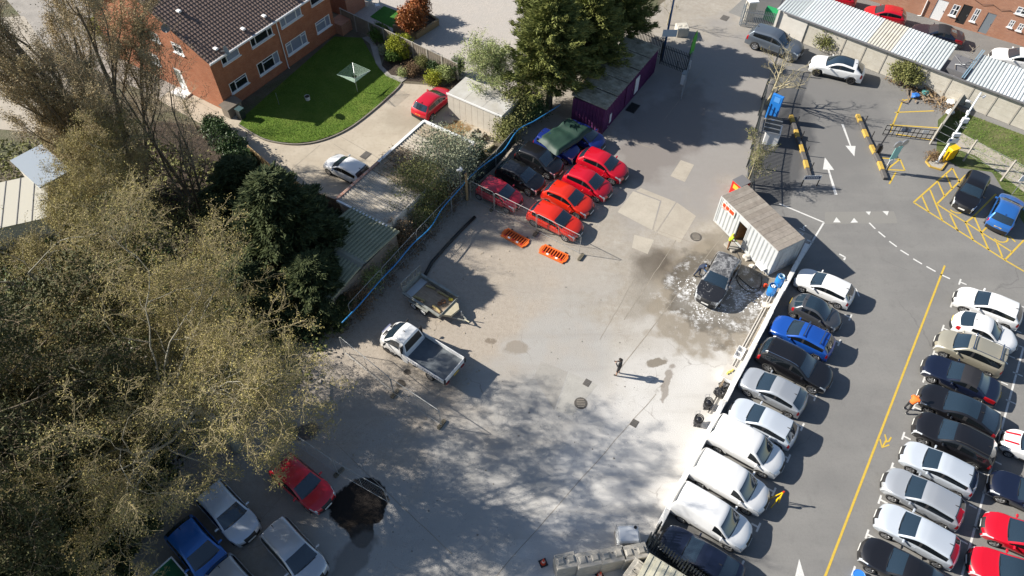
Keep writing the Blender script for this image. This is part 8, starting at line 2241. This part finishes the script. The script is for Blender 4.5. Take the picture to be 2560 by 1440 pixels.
# ------------------------------------------------------------------ people
def person(label, loc, heading, pose, cloth, skin=(0.45, 0.28, 0.20), hair=(0.02, 0.016, 0.013), vest=None, height=1.76, cap=None):
    """one continuous body grown over a posed skeleton; clothes are coloured zones of that surface, hair and waistcoat its children"""
    t = thing('person', label, 'person', (loc.x, loc.y, 0), heading)
    J = dict(pelvis=(0, 0, 0.95), waist=(0, 0, 1.10), chest=(0, 0, 1.32), neck=(0, 0, 1.50), head0=(0.01, 0, 1.58), head=(0.02, 0, 1.66), crown=(0.01, 0, 1.75),
             shl=(0, 0.19, 1.43), shr=(0, -0.19, 1.43), ell=(-0.02, 0.26, 1.15), elr=(-0.02, -0.26, 1.15), wrl=(0.06, 0.26, 0.90), wrr=(0.06, -0.26, 0.90),
             hipl=(0, 0.10, 0.90), hipr=(0, -0.10, 0.90), knl=(0.02, 0.11, 0.50), knr=(0.02, -0.11, 0.50), anl=(0, 0.11, 0.09), anr=(0, -0.11, 0.09), tol=(0.18, 0.13, 0.035), tor=(0.18, -0.13, 0.035))
    J.update({k: v for k, v in pose.items() if k != '_face'})
    rad = dict(pelvis=0.145, waist=0.135, chest=0.16, neck=0.062, head0=0.075, head=0.10, crown=0.075, shl=0.075, shr=0.075, ell=0.05, elr=0.05, wrl=0.036, wrr=0.036, hipl=0.10, hipr=0.10, knl=0.066, knr=0.066, anl=0.046, anr=0.046, tol=0.042, tor=0.042)
    E_ = [('pelvis', 'waist'), ('waist', 'chest'), ('chest', 'neck'), ('neck', 'head0'), ('head0', 'head'), ('head', 'crown'), ('chest', 'shl'), ('chest', 'shr'), ('shl', 'ell'), ('shr', 'elr'), ('ell', 'wrl'), ('elr', 'wrr'), ('pelvis', 'hipl'), ('pelvis', 'hipr'), ('hipl', 'knl'), ('hipr', 'knr'), ('knl', 'anl'), ('knr', 'anr'), ('anl', 'tol'), ('anr', 'tor')]
    names = list(J); vs = [Vector(J[n]) for n in names]; es = [(names.index(a), names.index(b)) for a, b in E_]; rr = [rad[n] for n in names]
    # hands: palm and five fingers each
    for s, w, e in ((1, 'wrl', 'ell'), (-1, 'wrr', 'elr')):
        a, b = Vector(J[e]), Vector(J[w]); d = (b - a).normalized(); side = d.cross(Vector((1, 0, 0))); side = side.normalized() if side.length > 0.1 else Vector((0, 1, 0)); nrm = side.cross(d)
        palm = b + d * 0.07; vs.append(palm); rr.append(0.034); pi_ = len(vs) - 1; es.append((names.index(w), pi_))
        for k, (o_, l_) in enumerate(((-0.033, 0.068), (-0.011, 0.08), (0.011, 0.075), (0.033, 0.06))):
            k0 = palm + d * 0.035 + side * o_; k1 = k0 + d * l_ * 0.5 + nrm * 0.012; k2 = k0 + d * l_ * 0.85 + nrm * 0.04
            for q, r_ in ((k0, 0.010), (k1, 0.009), (k2, 0.008)): vs.append(q); rr.append(r_)
            n0 = len(vs) - 3; es += [(pi_, n0), (n0, n0 + 1), (n0 + 1, n0 + 2)]
        th = palm - d * 0.03 + side * 0.045; vs += [th, th + d * 0.05 + side * 0.02]; rr += [0.011, 0.009]; n0 = len(vs) - 2; es += [(pi_, n0), (n0, n0 + 1)]
    me = bpy.data.meshes.new('body'); me.from_pydata([tuple(v) for v in vs], es, []); me.update()
    o = bpy.data.objects.new('tmp', me); COL.objects.link(o)
    md = o.modifiers.new('skin', 'SKIN'); md.use_smooth_shade = True
    for v, r_ in zip(me.skin_vertices[0].data, rr): v.radius = (r_, r_)
    me.skin_vertices[0].data[0].use_root = True
    m2 = o.modifiers.new('s', 'SUBSURF'); m2.levels = 2; m2.render_levels = 2
    dg = bpy.context.evaluated_depsgraph_get(); bm_ = bpy.data.meshes.new_from_object(o.evaluated_get(dg)); bpy.data.objects.remove(o)
    mats_ = [mat('skin_%d' % int(skin[0] * 100), skin, 0.6), cloth['top'], cloth['legs'], cloth['shoes']]
    if cloth.get('calf'): mats_.append(cloth['calf'])
    bm_.materials.clear()
    for m_ in mats_: bm_.materials.append(m_)
    V3 = {n: Vector(J[n]) for n in names}
    def seg(p, a, b):
        ab = b - a; tt = max(0, min(1, (p - a).dot(ab) / max(ab.length_squared, 1e-9))); return (p - a - ab * tt).length, tt
    regs = [('neck', 'head0', 0), ('head0', 'crown', 0), ('pelvis', 'waist', 2), ('waist', 'chest', 1), ('chest', 'neck', 1), ('chest', 'shl', 1), ('chest', 'shr', 1), ('shl', 'ell', 1), ('shr', 'elr', 1), ('ell', 'wrl', 5), ('elr', 'wrr', 5), ('pelvis', 'hipl', 2), ('pelvis', 'hipr', 2), ('hipl', 'knl', 2), ('hipr', 'knr', 2), ('knl', 'anl', 4), ('knr', 'anr', 4), ('anl', 'tol', 3), ('anr', 'tor', 3)]
    for f in bm_.polygons:
        c = Vector(f.center); best = min(regs, key=lambda r_: seg(c, V3[r_[0]], V3[r_[1]])[0] / (0.5 * (rad[r_[0]] + rad[r_[1]])))
        i = best[2]; tt = seg(c, V3[best[0]], V3[best[1]])[1]
        if i == 5: i = 1 if (tt < 0.92 and cloth.get('sleeves', True)) else 0
        if i == 4: i = (0 if cloth.get('shorts') else 2) if tt < 0.93 else 3
        if best[0] == 'neck' and tt < 0.3: i = 1
        f.material_index = i; f.use_smooth = True
    b = bpy.data.objects.new('body', bm_); COL.objects.link(b); b.parent = t
    # hair (or cap): a shell over the back and top of the head, ears and face
    hd_, cr_ = V3['head'], V3['crown']; up_ = (cr_ - V3['head0']).normalized()
    fwd = Vector(pose.get('_face', (1, 0, -0.15))); fwd = (fwd - up_ * fwd.dot(up_)).normalized(); sd_ = up_.cross(fwd)
    def blob(name, c, sx, sy, sz, m_, keep=None, parent=t):
        me_ = bpy.data.meshes.new(name); q = bmesh.new(); bmesh.ops.create_icosphere(q, subdivisions=3, radius=1.0)
        if keep: bmesh.ops.delete(q, geom=[v for v in q.verts if not keep(v.co)], context='VERTS')
        for v in q.verts: v.co = c + fwd * v.co.x * sx + sd_ * v.co.y * sy + up_ * v.co.z * sz
        for f in q.faces: f.smooth = True
        q.to_mesh(me_); q.free(); return link_mesh(name, me_, m_, parent)
    hc = hd_ + up_ * 0.005
    blob('cap' if cap else 'hair', hc - fwd * 0.008, 0.108, 0.098, 0.122, cap or mat('hair_dark', hair, 0.7), keep=lambda v: v.z > -0.55 and (v.x < 0.35 or v.z > 0.45))
    for s in (1, -1):
        blob('ear', hc + sd_ * s * 0.088, 0.022, 0.012, 0.03, mats_[0]); blob('eye', hc + fwd * 0.088 + sd_ * s * 0.033 + up_ * 0.005, 0.010, 0.012, 0.009, mat('eye', (0.02, 0.02, 0.02), 0.3))
    blob('nose', hc + fwd * 0.10 - up_ * 0.025, 0.022, 0.014, 0.022, mats_[0]); blob('mouth', hc + fwd * 0.086 - up_ * 0.062, 0.010, 0.026, 0.008, mat('lip', (0.30, 0.12, 0.10), 0.6))
    if vest is not None:
        # waistcoat: the torso faces lifted off the body
        src = bm_; q = bmesh.new(); q.from_mesh(src)
        q.faces.ensure_lookup_table()
        kill = []
        for f in q.faces:
            c = f.calc_center_median(); r_ = min(regs, key=lambda r_: seg(c, V3[r_[0]], V3[r_[1]])[0] / (0.5 * (rad[r_[0]] + rad[r_[1]])))
            tt = seg(c, V3[r_[0]], V3[r_[1]])[1]
            ok_ = (r_[0] in ('waist', 'chest') and not (r_[1] == 'neck' and tt > 0.75)) or (r_[0] == 'pelvis' and r_[1] == 'waist' and tt > 0.25)
            if not ok_: kill.append(f)
        bmesh.ops.delete(q, geom=kill, context='FACES')
        q.normal_update()
        for v in q.verts: v.co += v.normal * 0.018
        me_ = bpy.data.meshes.new('waistcoat'); q.to_mesh(me_); q.free(); me_.materials.clear(); me_.materials.append(vest)
        me_.polygons.foreach_set('material_index', [0] * len(me_.polygons)); me_.update()
        link_mesh('waistcoat', me_, None, t)
    s_ = height / 1.76
    t.scale = (s_, s_, s_)
    return t
DK = mat('cloth_black', (0.02, 0.02, 0.024), 0.85); NV = mat('cloth_navy', (0.02, 0.03, 0.06), 0.85); BR = mat('cloth_brown', (0.22, 0.10, 0.045), 0.9); SH = mat('shoe_dark', (0.02, 0.018, 0.016), 0.6); SHW = mat('shoe_pale', (0.5, 0.5, 0.5), 0.6)
HIV = mat('hi_vis_yellow', (0.55, 0.80, 0.03), 0.7); HIO = mat('hi_vis_orange', (0.80, 0.16, 0.02), 0.7); BLU = mat('cloth_blue', (0.10, 0.20, 0.40), 0.85); KH = mat('cloth_khaki', (0.30, 0.24, 0.16), 0.9)
# man in black looking at his phone in the yard
person('person in black top and shorts standing alone in the yard looking at hands', g(1545, 936), R(150), dict(ell=(0.04, 0.25, 1.17), elr=(0.04, -0.25, 1.17), wrl=(0.26, 0.08, 1.24), wrr=(0.26, -0.06, 1.22), head=(0.06, 0, 1.645), crown=(0.09, 0, 1.73), _face=(1, 0, -0.5), knl=(0.05, 0.13, 0.5), anl=(0.05, 0.15, 0.09), tol=(0.22, 0.19, 0.035)), dict(top=DK, legs=DK, shoes=SH, shorts=True), (0.42, 0.26, 0.19), height=1.85)
# washer in dark clothes leaning over the car
wp = Vector((13.25, 32.15, 0))
person('person in dark and blue clothes leaning in to wash the soapy car', wp, R(-32), dict(waist=(0.08, 0, 1.08), chest=(0.24, 0, 1.24), neck=(0.38, 0, 1.34), head0=(0.44, 0, 1.40), head=(0.50, 0, 1.44), crown=(0.58, 0, 1.50), shl=(0.28, 0.19, 1.30), shr=(0.28, -0.19, 1.30), ell=(0.44, 0.30, 1.12), elr=(0.50, -0.28, 1.14), wrl=(0.66, 0.22, 1.08), wrr=(0.74, -0.20, 1.16), knl=(0.08, 0.12, 0.50), anl=(0.08, 0.13, 0.09), tol=(0.26, 0.14, 0.035), knr=(-0.08, -0.12, 0.50), anr=(-0.22, -0.12, 0.09), tor=(-0.04, -0.14, 0.035), _face=(1, 0, -1.0)), dict(top=BLU, legs=NV, shoes=SH), (0.22, 0.13, 0.09), height=1.80, vest=NV)
person('person in yellow hi-vis waistcoat and brown trousers at the container door', g(1818, 622), R(-20), dict(chest=(0.06, 0, 1.30), neck=(0.12, 0, 1.46), head0=(0.16, 0, 1.53), head=(0.20, 0, 1.59), crown=(0.25, 0, 1.67), shl=(0.08, 0.19, 1.40), shr=(0.08, -0.19, 1.40), ell=(0.12, 0.25, 1.14), elr=(0.12, -0.25, 1.14), wrl=(0.30, 0.10, 1.02), wrr=(0.30, -0.08, 1.04), _face=(1, 0, -0.7)), dict(top=BR, legs=BR, shoes=SH), (0.20, 0.11, 0.075), vest=HIV, height=1.78)
person('person in orange hi-vis jacket stooping by the bay mark in the aisle', g(2262, 1026), R(35), dict(waist=(0.06, 0, 1.07), chest=(0.20, 0, 1.22), neck=(0.32, 0, 1.33), head0=(0.38, 0, 1.38), head=(0.45, 0, 1.42), crown=(0.54, 0, 1.47), shl=(0.22, 0.20, 1.30), shr=(0.22, -0.20, 1.30), ell=(0.30, 0.28, 1.04), elr=(0.30, -0.28, 1.04), wrl=(0.46, 0.12, 0.92), wrr=(0.46, -0.10, 0.90), knl=(0.12, 0.12, 0.50), anl=(0.0, 0.13, 0.09), tol=(0.18, 0.16, 0.035), knr=(-0.02, -0.14, 0.50), anr=(-0.20, -0.16, 0.09), tor=(-0.03, -0.20, 0.035), _face=(1, 0, -0.9)), dict(top=HIO, legs=DK, shoes=SHW), (0.32, 0.20, 0.14), hair=(0.10, 0.05, 0.03), vest=HIO, height=1.78)
